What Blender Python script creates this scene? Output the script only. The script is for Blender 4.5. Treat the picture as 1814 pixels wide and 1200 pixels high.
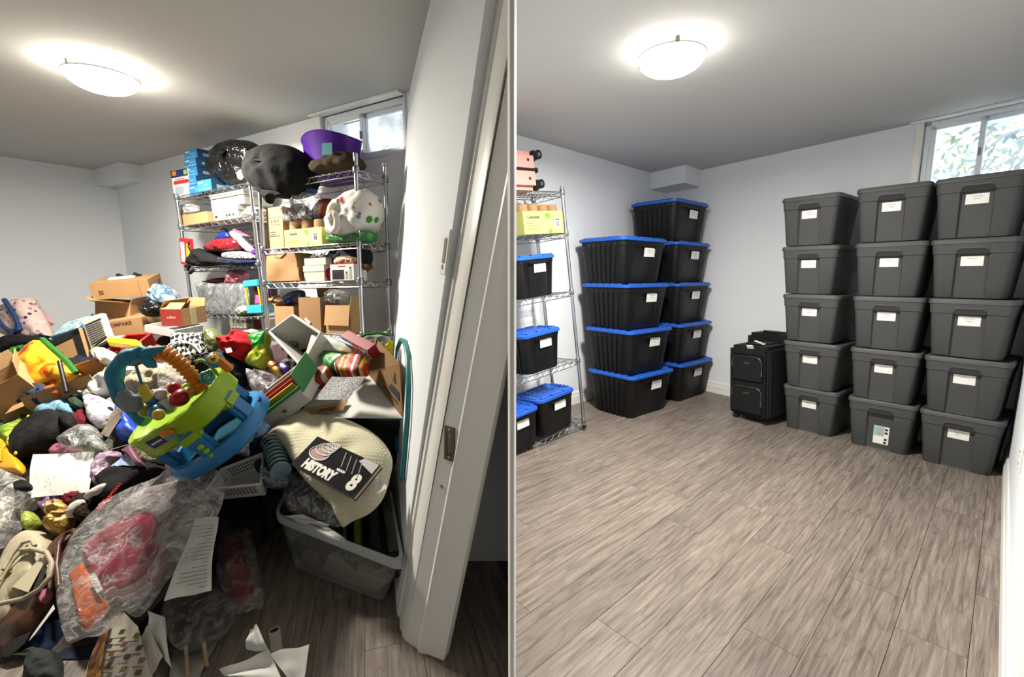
import bpy, bmesh, math, random
import numpy as np
from mathutils import Vector, Matrix, Euler, noise

for _o in list(bpy.data.objects): bpy.data.objects.remove(_o)
SC = bpy.context.scene
COL = SC.collection
R_ = random.Random(7)

# ------------------------------------------------------------------ camera
F, TH, H = 792.04, .138852, 1.2125          # focal length in pixels (1814 wide), pitch, eye height
cam_d = bpy.data.cameras.new('camera'); cam = bpy.data.objects.new('camera', cam_d); COL.objects.link(cam)
cam_d.sensor_fit = 'HORIZONTAL'; cam_d.sensor_width = 36; cam_d.lens = F / 1814 * 36
cam_d.clip_start = .02
cam.location = (0, 0, H); cam.rotation_euler = (math.pi / 2 - TH, 0, 0)
SC.camera = cam
# ------------------------------------------------------------------ world, exposure
W = bpy.data.worlds.new('sky'); SC.world = W; W.use_nodes = True
W.node_tree.nodes['Background'].inputs[0].default_value = (.80, .91, 1, 1)
W.node_tree.nodes['Background'].inputs[1].default_value = 3.2
SC.view_settings.view_transform = 'Standard'; SC.view_settings.look = 'None'
SC.view_settings.gamma = 1; SC.view_settings.use_curve_mapping = False
SC.view_settings.exposure = 1.3
LAMP_L, LAMP_R = 56.0, 41.0                 # power of the two ceiling lamps
GLOW_L, GLOW_R = 25.0, 12.0                 # glow of their glass shades

# ------------------------------------------------------------------ helpers
C0 = np.array([0, 0, H]); ct, st = math.cos(TH), math.sin(TH)
def ray(x, y):
    a = (x - 907) / F; b = (y - 600) / F
    return np.array([a, ct - b * st, -st - b * ct])
def onz(x, y, z=0.):
    d = ray(x, y); return C0 + d * ((z - H) / d[2])
def ony(x, y, Y):
    d = ray(x, y); return C0 + d * (Y / d[1])
def onpl(x, y, p, n):
    d = ray(x, y); return C0 + d * (np.dot(np.array(p) - C0, n) / np.dot(d, n))

ALB = [1.]                                  # overall reflectance of the things being built
def lin(h):
    if isinstance(h, str):
        h = h.lstrip('#'); c = [int(h[i:i + 2], 16) / 255 for i in (0, 2, 4)]
    else: c = h
    return [ALB[0] * (v / 12.92 if v <= .04045 else ((v + .055) / 1.055) ** 2.4) for v in c] + [1]

MATS = {}
class NT:
    def __init__(s, name):
        s.m = bpy.data.materials.new(name); s.m.use_nodes = True
        s.t = s.m.node_tree; s.b = s.t.nodes['Principled BSDF']; s.o = s.t.nodes['Material Output']
    def n(s, typ, **kw):
        nd = s.t.nodes.new('ShaderNode' + typ)
        for k, v in kw.items():
            if hasattr(nd, k) and not k[0].isupper(): setattr(nd, k, v)
            else: nd.inputs[k.replace('_', ' ')].default_value = v
        return nd
    def l(s, a, ao, b, bi): s.t.links.new(a.outputs[ao], b.inputs[bi])
    def ramp(s, src, out, stops, interp='LINEAR'):
        r = s.n('ValToRGB'); r.color_ramp.interpolation = interp
        el = r.color_ramp.elements
        while len(el) < len(stops): el.new(.5)
        for e, (p, c) in zip(el, stops):
            e.position = p; e.color = lin(c) if isinstance(c, str) else (c, c, c, 1)
        s.l(src, out, r, 0); return r
def M(name, col, rough=.6, metal=0., var=.10, scale=6., bump=0., bscale=30., crease=False, spec=.35, sheen=0., coat=0.):
    """plain procedural material: base colour with a little noise variation, optional relief"""
    if name in MATS: return MATS[name]
    t = NT(name); b = t.b
    b.inputs['Roughness'].default_value = rough; b.inputs['Metallic'].default_value = metal
    b.inputs['Specular IOR Level'].default_value = spec
    if coat: b.inputs['Coat Weight'].default_value = coat
    if sheen: b.inputs['Sheen Weight'].default_value = sheen
    tc = t.n('TexCoord')
    nz = t.n('TexNoise', Scale=scale, Detail=3.); t.l(tc, 'Object', nz, 'Vector')
    c = lin(col)
    mx = t.n('Mix', data_type='RGBA')
    mx.inputs[6].default_value = [v * (1 - var) for v in c[:3]] + [1]
    mx.inputs[7].default_value = [min(1, v * (1 + var)) for v in c[:3]] + [1]
    t.l(nz, 'Fac', mx, 0); t.l(mx, 2, b, 'Base Color')
    if bump:
        if crease:
            v = t.n('TexVoronoi', feature='DISTANCE_TO_EDGE', Scale=bscale * .35); 
            nn = t.n('TexNoise', Scale=bscale * .25, Detail=4.); t.l(tc, 'Object', nn, 'Vector')
            ad = t.n('Mix', data_type='RGBA'); ad.inputs[0].default_value = .4
            t.l(tc, 'Object', ad, 6); t.l(nn, 'Color', ad, 7); t.l(ad, 2, v, 'Vector')
            src, so = v, 'Distance'
        else:
            src = t.n('TexNoise', Scale=bscale, Detail=4.); t.l(tc, 'Object', src, 'Vector'); so = 'Fac'
        bp = t.n('Bump', Strength=bump, Distance=.02); t.l(src, so, bp, 'Height'); t.l(bp, 0, b, 'Normal')
    MATS[name] = t.m; return t.m
def fabric(name, col, bump=.5, bscale=26., rough=.9, var=.18): return M(name, col, rough, 0, var, 5., bump, bscale, spec=.15)
def glossybag(name, col, bump=.9, bscale=34., rough=.22, var=.1): return M(name, col, rough, 0, var, 8., bump, bscale, crease=True, spec=.6)
def card(name='cardboard', col='#997650'): return M(name, col, .85, 0, .08, 14., .12, 90.)
def film(name, tint='#e8ecec', lo=.06, hi=.5, scale=16., rough=.12):
    """clear crinkled plastic film: mostly see-through, with white glints painted along its creases"""
    if name in MATS: return MATS[name]
    t = NT(name); b = t.b
    b.inputs['Base Color'].default_value = lin(tint); b.inputs['Roughness'].default_value = rough
    tc = t.n('TexCoord'); nn = t.n('TexNoise', Scale=scale * .45, Detail=4., Roughness=.6, Distortion=1.4); t.l(tc, 'Object', nn, 'Vector')
    r = t.ramp(nn, 'Fac', [(.30, lo), (.44, lo + .3 * (hi - lo)), (.495, min(.95, hi * 1.5)), (.53, lo + .35 * (hi - lo)), (.70, hi * .8)])  # painted glints: the white film turns more opaque along noise creases
    t.l(r, 0, b, 'Alpha'); b.inputs['Specular IOR Level'].default_value = .8
    v = t.n('TexNoise', Scale=scale, Detail=5., Roughness=.7, Distortion=1.); t.l(tc, 'Object', v, 'Vector')
    bp = t.n('Bump', Strength=1., Distance=.03); t.l(v, 'Fac', bp, 'Height'); t.l(bp, 0, b, 'Normal')
    MATS[name] = t.m; return t.m
def pattern(name, kind, cols, scale=20., rough=.7, bump=0.):
    """flat printed patterns"""
    if name in MATS: return MATS[name]
    t = NT(name); b = t.b; b.inputs['Roughness'].default_value = rough; b.inputs['Specular IOR Level'].default_value = .2
    tc = t.n('TexCoord')
    if kind == 'blobs':            # scattered irregular patches of several colours
        nn = t.n('TexNoise', Scale=scale * .4, Detail=2.); t.l(tc, 'Object', nn, 'Vector')
        ad = t.n('Mix', data_type='RGBA'); ad.inputs[0].default_value = .25
        t.l(tc, 'Object', ad, 6); t.l(nn, 'Color', ad, 7)
        v = t.n('TexVoronoi', Scale=scale); t.l(ad, 2, v, 'Vector')
        sx = t.n('SeparateColor'); t.l(v, 'Color', sx, 0)
        k = len(cols); r = t.ramp(sx, 0, [(i / k, c) for i, c in enumerate(cols)], 'CONSTANT')
        t.l(r, 0, b, 'Base Color')
    elif kind == 'spots':          # ground colour with spots
        v = t.n('TexVoronoi', Scale=scale); t.l(tc, 'Object', v, 'Vector')
        r = t.ramp(v, 'Distance', [(0, cols[1]), (.28, cols[1]), (.34, cols[0]), (1, cols[0])])
        sx = t.n('SeparateColor'); t.l(v, 'Color', sx, 0)
        if len(cols) > 2:
            r2 = t.ramp(sx, 0, [(i / (len(cols) - 1), c) for i, c in enumerate(cols[1:])], 'CONSTANT')
            m = t.ramp(v, 'Distance', [(0, 1.), (.28, 1.), (.34, 0.), (1, 0.)])
            mx = t.n('Mix', data_type='RGBA'); mx.inputs[6].default_value = lin(cols[0])
            t.l(m, 0, mx, 0); t.l(r2, 0, mx, 7); t.l(mx, 2, b, 'Base Color')
        else: t.l(r, 0, b, 'Base Color')
    elif kind == 'swirl':
        nn = t.n('TexNoise', Scale=scale, Detail=3., Distortion=2.5); t.l(tc, 'Object', nn, 'Vector')
        k = len(cols); r = t.ramp(nn, 'Fac', [(.28 + .44 * i / max(1, k - 1), c) for i, c in enumerate(cols)])
        t.l(r, 0, b, 'Base Color')
    elif kind == 'lines':          # curly engraved lines
        nn = t.n('TexNoise', Scale=scale, Detail=1., Distortion=1.5); t.l(tc, 'Object', nn, 'Vector')
        ml = t.n('Math', operation='MULTIPLY'); ml.inputs[1].default_value = 9.; t.l(nn, 'Fac', ml, 0)
        fr = t.n('Math', operation='FRACT'); t.l(ml, 0, fr, 0)
        r = t.ramp(fr, 0, [(0, cols[0]), (.62, cols[0]), (.7, cols[1]), (.92, cols[1]), (1, cols[0])]); t.l(r, 0, b, 'Base Color')
    elif kind == 'hound':          # broken check
        ck = t.n('TexChecker', Scale=scale, Color1=lin(cols[0]), Color2=lin(cols[1]))
        mp = t.n('Mapping'); mp.inputs['Rotation'].default_value = (0, 0, .6); t.l(tc, 'Object', mp, 0)
        wv = t.n('TexNoise', Scale=scale * 1.2); t.l(tc, 'Object', wv, 'Vector')
        ad = t.n('Mix', data_type='RGBA'); ad.inputs[0].default_value = .04; t.l(mp, 0, ad, 6); t.l(wv, 'Color', ad, 7)
        t.l(ad, 2, ck, 'Vector'); t.l(ck, 0, b, 'Base Color')
    elif kind == 'bands':
        sx = t.n('SeparateXYZ'); t.l(tc, 'Object', sx, 0)
        ml = t.n('Math', operation='MULTIPLY'); ml.inputs[1].default_value = scale; t.l(sx, 0, ml, 0)
        fr = t.n('Math', operation='FRACT'); t.l(ml, 0, fr, 0)
        k = len(cols); r = t.ramp(fr, 0, [(i / k, c) for i, c in enumerate(cols)], 'CONSTANT'); t.l(r, 0, b, 'Base Color')
    if bump:
        src = t.n('TexNoise', Scale=30., Detail=4.); t.l(tc, 'Object', src, 'Vector')
        bp = t.n('Bump', Strength=bump, Distance=.02); t.l(src, 'Fac', bp, 'Height'); t.l(bp, 0, b, 'Normal')
    MATS[name] = t.m; return t.m

def link(name, data, parent=None, mw=None, label=None, cat=None, group=None, kind=None):
    o = bpy.data.objects.new(name, data); COL.objects.link(o)
    if parent is not None: o.parent = parent
    if mw is not None: o.matrix_local = mw
    if label: o['label'] = label
    if cat: o['category'] = cat
    if group: o['group'] = group
    if kind: o['kind'] = kind
    return o
def thing(name, label, cat, mw, group=None):
    return link(name, None, None, mw, label, cat, group)
def copy_tree(o, parent=None):
    c = o.copy(); COL.objects.link(c)
    if parent is not None: c.parent = parent
    for ch in o.children: copy_tree(ch, c)
    return c

class MB:
    """collects geometry for ONE mesh object"""
    def __init__(s): s.v = []; s.f = []
    def add(s, vs, fs):
        k = len(s.v); s.v += [tuple(float(a) for a in p) for p in vs]; s.f += [tuple(i + k for i in f) for f in fs]; return s
    def box(s, c, d, R=None):
        x, y, z = d[0] / 2, d[1] / 2, d[2] / 2
        vs = [Vector((a, b, e)) for e in (-z, z) for a, b in ((-x, -y), (x, -y), (x, y), (-x, y))]
        if R is not None: vs = [R @ v for v in vs]
        vs = [v + Vector(c) for v in vs]
        return s.add(vs, [(3, 2, 1, 0), (4, 5, 6, 7), (0, 1, 5, 4), (1, 2, 6, 5), (2, 3, 7, 6), (3, 0, 4, 7)])
    def loft(s, loops, cap0=True, cap1=True, closed=True):
        k = len(s.v); n = len(loops[0])
        for lp in loops: s.v += [tuple(float(a) for a in p) for p in lp]
        for i in range(len(loops) - 1):
            for j in range(n if closed else n - 1):
                a = k + i * n + j; b = k + i * n + (j + 1) % n
                s.f.append((a, b, b + n, a + n))
        if cap0: s.f.append(tuple(k + j for j in range(n - 1, -1, -1)))
        if cap1: s.f.append(tuple(k + (len(loops) - 1) * n + j for j in range(n)))
        return s
    def tube(s, path, r, n=8, cap=True, closed=False):
        P = [Vector(p) for p in path]; m = len(P); rs = r if isinstance(r, (list, tuple)) else [r] * m
        loops = []; up = None
        for i, p in enumerate(P):
            if closed: t = P[(i + 1) % m] - P[i - 1]
            else: t = P[min(i + 1, m - 1)] - P[max(i - 1, 0)]
            if t.length < 1e-9: t = Vector((0, 0, 1))
            t.normalize()
            if up is None: up = Vector((0, 0, 1)) if abs(t.z) < .9 else Vector((1, 0, 0))
            a = t.cross(up); a.normalize(); b = a.cross(t); up = b
            loops.append([p + (a * math.cos(q) + b * math.sin(q)) * rs[i] for q in [2 * math.pi * j / n for j in range(n)]])
        if closed: loops.append(loops[0]); cap = False
        return s.loft(loops, cap, cap)
    def lathe(s, prof, n=24, c=(0, 0, 0)):
        loops = [[(c[0] + r * math.cos(2 * math.pi * j / n), c[1] + r * math.sin(2 * math.pi * j / n), c[2] + z) for j in range(n)] for r, z in prof]
        return s.loft(loops)
    def ball(s, c, r, n=12, R=None):
        rx, ry, rz = r if isinstance(r, (tuple, list)) else (r, r, r)
        loops = []
        for i in range(1, n // 2 + 1):
            a = math.pi * (i / (n // 2 + 1)) - math.pi / 2
            lp = [Vector((rx * math.cos(a) * math.cos(2 * math.pi * j / n), ry * math.cos(a) * math.sin(2 * math.pi * j / n), rz * math.sin(a))) for j in range(n)]
            if R is not None: lp = [R @ p for p in lp]
            loops.append([p + Vector(c) for p in lp])
        return s.loft(loops)
    def prism(s, pts, z0, z1):
        return s.loft([[(p[0], p[1], z0) for p in pts], [(p[0], p[1], z1) for p in pts]])
    def hexa(s, b, t):
        return s.add(list(b) + list(t), [(3, 2, 1, 0), (4, 5, 6, 7), (0, 1, 5, 4), (1, 2, 6, 5), (2, 3, 7, 6), (3, 0, 4, 7)])
    def plate(s, q, th):
        """quad or polygon with a thickness, q ordered round"""
        Q = [Vector(p) for p in q]; n = (Q[1] - Q[0]).cross(Q[2] - Q[0]); n.normalize(); n *= th
        return s.loft([Q, [p + n for p in Q]])
    def mesh(s, name, smooth=None, bevel=0):
        me = bpy.data.meshes.new(name); me.from_pydata(s.v, [], s.f)
        bm = bmesh.new(); bm.from_mesh(me)
        if bevel:
            bmesh.ops.bevel(bm, geom=bm.edges[:], offset=bevel, segments=2, affect='EDGES', clamp_overlap=True)
        bmesh.ops.recalc_face_normals(bm, faces=bm.faces[:])
        bm.to_mesh(me); bm.free()
        if smooth is not None:
            me.polygons.foreach_set('use_smooth', [True] * len(me.polygons)); me.set_sharp_from_angle(angle=math.radians(smooth))
        me.update(); return me
    def build(s, name, mat, parent=None, mw=None, smooth=None, bevel=0, **kw):
        me = s.mesh(name, smooth, bevel)
        if mat is not None: me.materials.append(mat)
        return link(name, me, parent, mw, **kw)

def text(body, size, mat, parent, mw, name='lettering', depth=.0008, align='CENTER', sx=1., bold=0.):
    cu = bpy.data.curves.new(name, 'FONT'); cu.body = body; cu.size = size; cu.extrude = depth; cu.align_x = align; cu.align_y = 'CENTER'
    cu.offset = bold; cu.resolution_u = 3
    tmp = bpy.data.objects.new(name, cu); COL.objects.link(tmp)
    dg = bpy.context.evaluated_depsgraph_get(); me = bpy.data.meshes.new_from_object(tmp.evaluated_get(dg))
    bpy.data.objects.remove(tmp); bpy.data.curves.remove(cu)
    me.name = name
    if sx != 1.: me.transform(Matrix.Diagonal((sx, 1, 1, 1)))
    me.materials.clear(); me.materials.append(mat)
    return link(name, me, parent, mw)
def attach(child, parent):
    """make an already placed object a part of another thing, where it stands"""
    child.parent = parent; child.matrix_parent_inverse = parent.matrix_basis.inverted()
    for k in ('category', 'group'):
        if k in child: del child[k]
    return child
def frame(o, x, y):
    """matrix with origin o, local X along x, local Y near y, local Z = X x Y"""
    x = Vector(x).normalized(); y = Vector(y); z = x.cross(y).normalized(); y = z.cross(x)
    m = Matrix((x, y, z)).transposed().to_4x4(); m.translation = Vector(o); return m
def TR(x, y, z, rz=0., rx=0., ry=0.):
    return Matrix.Translation((x, y, z)) @ Euler((rx, ry, rz), 'XYZ').to_matrix().to_4x4()
def rrect(w, d, r, n=4, c=(0, 0)):
    """rounded rectangle outline, centred on c"""
    pts = []
    for sx, sy, a0 in ((1, -1, -90), (1, 1, 0), (-1, 1, 90), (-1, -1, 180)):
        for i in range(n + 1):
            a = math.radians(a0 + 90 * i / n)
            pts.append((c[0] + sx * (w / 2 - r) + r * math.cos(a), c[1] + sy * (d / 2 - r) + r * math.sin(a)))
    return pts
def fbm(p, s, o=3): return noise.fractal(Vector(p) * s, 1., 2., o)

# common materials
WHITE = M('white_paper', '#cecec9', .8, var=.02); INK = M('ink', '#2a2a2a', .8, var=.02); CHROME = M('chrome_wire', '#b8bcc2', .28, 1., .05)
CARD = card(); CARD2 = card('cardboard_pale', '#a3815a'); CARD3 = card('cardboard_brown', '#806241')
TRIMW = M('trim_white', '#e4e4e0', .35, var=.02)
BLACKP = M('black_plastic', '#161719', .4, var=.05)
# ================================================================== the two rooms
HC = 2.3
WALL = M('wall_paint', '#e2e6eb', .75, var=.015, bump=.03, bscale=160.)
CEIL = M('ceiling_paint', '#bdbdbb', .9, var=.015, bump=.04, bscale=200.)
def quad_wall(name, a, b, z0, z1, th, mat, hole=None, **kw):
    """vertical wall from plan point a to b (room on its right-hand side seen from above going a->b), thickness outward; hole=(s0,s1,z0,z1)"""
    a = Vector((a[0], a[1], 0)); b = Vector((b[0], b[1], 0)); L = (b - a).length; ux = (b - a) / L
    mw = frame(a, ux, Vector((0, 0, 1)))            # local x along, y up, z = x cross up
    mb = MB()
    rects = [(0, L, z0, z1)] if not hole else [(0, hole[0], z0, z1), (hole[1], L, z0, z1), (hole[0], hole[1], z0, hole[2]), (hole[0], hole[1], hole[3], z1)]
    for s0, s1, h0, h1 in rects:
        if s1 - s0 > 1e-4 and h1 - h0 > 1e-4: mb.box(((s0 + s1) / 2, (h0 + h1) / 2, -th / 2), (s1 - s0, h1 - h0, th))
    return mb.build(name, mat, None, mw, kind='structure', **kw), mw
# plan points
LB, LBR = (-4.2176, 4.9489), (-.6101, 2.8330)       # left room: back-left, back-right corner
RB, RBR = (1.727, 5.177), (3.281, 2.830)            # right room
# ---- floor: base slabs and single planks
def plank_mat():
    t = NT('oak_plank'); b = t.b; b.inputs['Roughness'].default_value = .42; b.inputs['Specular IOR Level'].default_value = .35
    tc = t.n('TexCoord'); oi = t.n('ObjectInfo')
    ad = t.n('VectorMath', operation='ADD'); sc_ = t.n('VectorMath', operation='SCALE'); sc_.inputs['Scale'].default_value = 37.
    cb = t.n('CombineXYZ'); t.l(oi, 'Random', cb, 0); t.l(oi, 'Random', cb, 1); t.l(cb, 0, sc_, 0); t.l(tc, 'Object', ad, 0); t.l(sc_, 0, ad, 1)
    mp = t.n('Mapping'); mp.inputs['Scale'].default_value = (1.3, 26., 1); t.l(ad, 0, mp, 0)
    n1 = t.n('TexNoise', Scale=2.6, Detail=8., Roughness=.72, Distortion=.7); t.l(mp, 0, n1, 'Vector')
    mp2 = t.n('Mapping'); mp2.inputs['Scale'].default_value = (1.0, 7., 1); t.l(ad, 0, mp2, 0)
    n2 = t.n('TexNoise', Scale=1.5, Detail=1., Distortion=.6); t.l(mp2, 0, n2, 'Vector')
    ml = t.n('Math', operation='MULTIPLY'); ml.inputs[1].default_value = 15.; t.l(n2, 'Fac', ml, 0)
    fr = t.n('Math', operation='PINGPONG'); fr.inputs[1].default_value = 1.; t.l(ml, 0, fr, 0)
    c1 = t.ramp(n1, 'Fac', [(.25, '#423c37'), (.42, '#685f58'), (.56, '#80766d'), (.75, '#988f85')])
    c2 = t.ramp(fr, 0, [(0, .62), (.25, .95), (1, 1.)])
    mx = t.n('Mix', data_type='RGBA', blend_type='MULTIPLY'); mx.inputs[0].default_value = .55; t.l(c1, 0, mx, 6); t.l(c2, 0, mx, 7)
    hv = t.n('HueSaturation'); t.l(mx, 2, hv, 'Color')
    mr = t.n('MapRange'); mr.inputs[3].default_value = .9; mr.inputs[4].default_value = 1.08; t.l(oi, 'Random', mr, 0); t.l(mr, 0, hv, 'Value')
    t.l(hv, 0, b, 'Base Color')
    bp = t.n('Bump', Strength=.12, Distance=.004); t.l(n1, 'Fac', bp, 'Height'); t.l(bp, 0, b, 'Normal')
    return t.m
PLANK = plank_mat()
def floor_room(name, outline, org, ang, s_rng, t_rng, keep, pw=.18, pl=1.22):
    mb = MB(); mb.prism(outline, -.05, -.0045); fl = mb.build(name, M('floor_joint', '#5a524a', .8), kind='structure')
    me = MB().box((pl / 2, pw / 2, -.0025), (pl - .0015, pw - .0018, .005)).mesh('plank'); me.materials.append(PLANK)
    R = Matrix.Rotation(ang, 4, 'Z'); rr = random.Random(3)
    for j in range(*t_rng):
        off = rr.random() * pl
        for i in range(*s_rng):
            loc = Vector((org[0], org[1], 0)) + R.to_3x3() @ Vector((i * pl + off, j * pw, 0))
            mid = loc + R.to_3x3() @ Vector((pl / 2, pw / 2, 0))
            ends = [loc + R.to_3x3() @ Vector((q * pl, pw * w_, 0)) for q in (0, .5, 1) for w_ in (0, 1)]
            if all(keep(e) for e in ends): link('plank', me, fl, Matrix.Translation(loc) @ R)
            elif keep(mid) or any(keep(e) for e in ends):       # cut plank at a wall
                bm = bmesh.new(); bm.from_mesh(me); bm.transform(Matrix.Translation(loc) @ R)
                for (p, n) in CUTS[name]:
                    g = bm.verts[:] + bm.edges[:] + bm.faces[:]
                    r = bmesh.ops.bisect_plane(bm, geom=g, plane_co=p, plane_no=n, clear_outer=True)
                    es = [e for e in r['geom_cut'] if isinstance(e, bmesh.types.BMEdge)]
                    if es: bmesh.ops.edgeloop_fill(bm, edges=es)
                if len(bm.faces) > 3:
                    bm.transform((Matrix.Translation(loc) @ R).inverted())
                    m2 = bpy.data.meshes.new('plank'); bm.to_mesh(m2); m2.materials.append(PLANK); link('plank', m2, fl, Matrix.Translation(loc) @ R)
                bm.free()
    return fl
def cut(a, b):
    """plane through plan points a,b whose outer side is to the right of a->b"""
    d = Vector((b[0] - a[0], b[1] - a[1], 0)); return (Vector((a[0], a[1], 0)), Vector((d.y, -d.x, 0)).normalized())
RW0 = (1.1, .836)
CUTS = {'floor_right': [cut(RBR, RB), cut((RB[0], RB[1]), (-.4, 3.263)), (Vector((.003, 0, 0)), Vector((-1, 0, 0))), (Vector((1.507, 1.208, 0)), Vector((.675, -.738, 0)))],
        'floor_left': [(Vector((-.003, 0, 0)), Vector((1, 0, 0))), cut(LBR, LB)]}
def inside(nm):
    return lambda p: all((p - q).dot(n) < 0 for q, n in CUTS[nm])
def keep_r(p): return inside('floor_right')(p) and p.y > .55
def keep_l(p): return inside('floor_left')(p) and p.y > .75 and p.x > -2.3 and p.y < 3.0
floor_room('floor_right', [(.002, -1.6), (2.2, -1.6), (1.1, .83), (3.3, 2.84), (1.73, 5.2), (-.62, 3.08), (-.4, 1.83), (.002, 1.83)], (.0, .2), math.atan2(.386 + .06, .494), (-1, 5), (-14, 26), keep_r)
floor_room('floor_left', [(-.002, -1.6), (-2.6, -1.6), (-5.45, 3.17), (-4.23, 5.0), (-.88, 3.02), (-.42, 1.83), (-.002, 1.83)], (-1.2, .6), math.atan2(.273, -.087), (-2, 4), (-8, 9), keep_l)
# ---- ceiling
mb = MB(); mb.prism([(-5.5, -1.7), (3.6, -1.7), (3.6, 5.4), (-5.5, 5.4)], HC, HC + .1); mb.build('ceiling', CEIL, kind='structure')
# ---- right room walls
quad_wall('wall_right_room_left', (-.62, 3.065), RB, 0, HC, .1, WALL)
_L = Vector((RBR[0] - RB[0], RBR[1] - RB[1])).length
WUR = Vector(((RBR[0] - RB[0]) / _L, (RBR[1] - RB[1]) / _L, 0)); WNR = Vector((WUR.y, -WUR.x, 0)) * -1
nR = np.array([.834, .552, 0])
def wallR(px_, py_): 
    p = onpl(px_, py_, (RB[0], RB[1], 0), np.array([WUR.y, -WUR.x, 0])); return ((Vector(p) - Vector((RB[0], RB[1], 0))).dot(WUR), p[2])
sR0, _ = wallR(1634, 260); zR0 = 1.78
HOLE_R = (sR0, _L - .04, zR0, 2.292)
wbR, MWR = quad_wall('wall_right_room_back', RB, RBR, 0, HC, .22, WALL, HOLE_R)
quad_wall('wall_right_room_right', RBR, (1.1, .836), 0, HC, .1, WALL)
quad_wall('wall_rear_right', (1.1, .836), (2.2, -1.6), 0, HC, .1, WALL)
quad_wall('wall_rear', (2.2, -1.6), (-2.6, -1.6), 0, HC, .1, WALL)
quad_wall('wall_rear_left', (-2.6, -1.6), (-5.45, 3.17), 0, HC, .1, WALL)
# ---- left room walls
quad_wall('wall_left_room_left', (-5.45, 3.17), LB, 0, HC, .1, WALL)
_LL = Vector((LBR[0] - LB[0], LBR[1] - LB[1])).length
WUL = Vector(((LBR[0] - LB[0]) / _LL, (LBR[1] - LB[1]) / _LL, 0))
def wallL(px_, py_):
    p = onpl(px_, py_, (LB[0], LB[1], 0), np.array([WUL.y, -WUL.x, 0])); return ((Vector(p) - Vector((LB[0], LB[1], 0))).dot(WUL), p[2])
HOLE_L = (wallL(571, 220)[0], wallL(718, 220)[0], wallL(680, 279)[1], 2.292)
wbL, MWL = quad_wall('wall_left_room_back', LB, (LBR[0] + .15 * WUL.x, LBR[1] + .15 * WUL.y), 0, HC, .22, WALL, HOLE_L)
# right wall of the left room: leans outward, more so towards the door
TB, TF, BF, BB = Vector((-.6101, 2.833, HC)), Vector((-.005, 1.272, HC)), Vector((-.424, 1.488, 0)), Vector((-.90, 3.003, 0))
TM = Vector((-.3238, 1.9467, HC))
def patch(u, v):                                     # u: back->front, v: floor->ceiling
    top = TB.lerp(TM, u / .5) if u < .5 else TM.lerp(TF, (u - .5) / .5)
    return (BB * (1 - u) + BF * u) * (1 - v) + top * v
N = 12
loops = [[patch(j / N, i / N) for j in range(N + 1)] + [patch(j / N, i / N) + Vector((.07, .03, 0)) for j in range(N, -1, -1)] for i in range(N + 1)]
MB().loft(loops).build('wall_left_room_right', WALL, None, smooth=30, kind='structure')
def on_patch(px_, py_):
    best = None
    u = v = .5
    for _ in range(40):
        p = patch(u, v); d = np.array(p) - C0; zc = d[1] * ct - d[2] * st
        e = np.array([907 + F * d[0] / zc - px_, 600 - F * (d[1] * st + d[2] * ct) / zc - py_])
        J = np.zeros((2, 2))
        for k, (du, dv) in enumerate(((1e-4, 0), (0, 1e-4))):
            q = np.array(patch(u + du, v + dv)) - C0; zq = q[1] * ct - q[2] * st
            J[:, k] = (np.array([907 + F * q[0] / zq - px_, 600 - F * (q[1] * st + q[2] * ct) / zq - py_]) - e) / 1e-4
        s_ = np.linalg.solve(J, -e); u += .7 * s_[0]; v += .7 * s_[1]
    return patch(u, v)
# door casing and jamb: profile on the floor swept up along the leaning door post
prof_b = [(-.424, 1.488), (-.412, 1.455), (-.404, 1.452), (-.392, 1.405), (-.38, 1.383), (-.374, 1.366), (-.359, 1.347)]
prof_j = [(-.359, 1.347), (-.311, 1.312), (-.306, 1.300), (-.292, 1.293), (-.27, 1.29), (-.217, 1.267), (-.205, 1.30), (-.30, 1.42), (-.352, 1.372)]
def sweep(name, prof, lean, mat, label=None):
    mb = MB(); zs = [0, .4, .8, 1.2, 1.6, 2.0, HC]
    mb.loft([[(x + lean[0] * z, y + lean[1] * z, z) for x, y in prof] for z in zs])
    me = mb.mesh(name, 25); bm = bmesh.new(); bm.from_mesh(me)
    r = bmesh.ops.bisect_plane(bm, geom=bm.verts[:] + bm.edges[:] + bm.faces[:], plane_co=(-.0095, 0, 0), plane_no=(1, 0, 0), clear_outer=True)
    es = [e for e in r['geom_cut'] if isinstance(e, bmesh.types.BMEdge)]
    if es: bmesh.ops.edgeloop_fill(bm, edges=es)
    bm.to_mesh(me); bm.free(); me.materials.append(mat)
    o = link(name, me, None, None, kind='structure'); return o
back = [(-.345, 1.40), (-.40, 1.52)]
casing = sweep('trim_1', prof_b + back, (.198, -.09), TRIMW)
jamb = sweep('trim_2', prof_j, (.203, -.092), TRIMW)
# hallway side wall behind the post, dark because nothing lights it
MB().hexa([(-.44, 1.77, 0), (-.005, 1.77, 0), (-.005, 1.83, 0), (-.44, 1.83, 0)], [(-.19, 1.77, HC), (-.005, 1.77, HC), (-.005, 1.83, HC), (-.19, 1.83, HC)]).build('wall_hallway', WALL, None, kind='structure')
# added partition between the two rooms, seen end-on; nose rounded to catch both lamps
nose = [(-.004, 1.84), (-.004, 1.0), (-.0088, .93), (-.0080, .912), (-.004, .9), (.004, .9), (.0080, .912), (.0088, .93), (.004, 1.0), (.004, 1.84)]
MB().prism(nose, 0, HC).build('added_partition', M('partition_white', '#f4f2ee', .6, var=.01), None, smooth=40, kind='structure')
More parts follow.
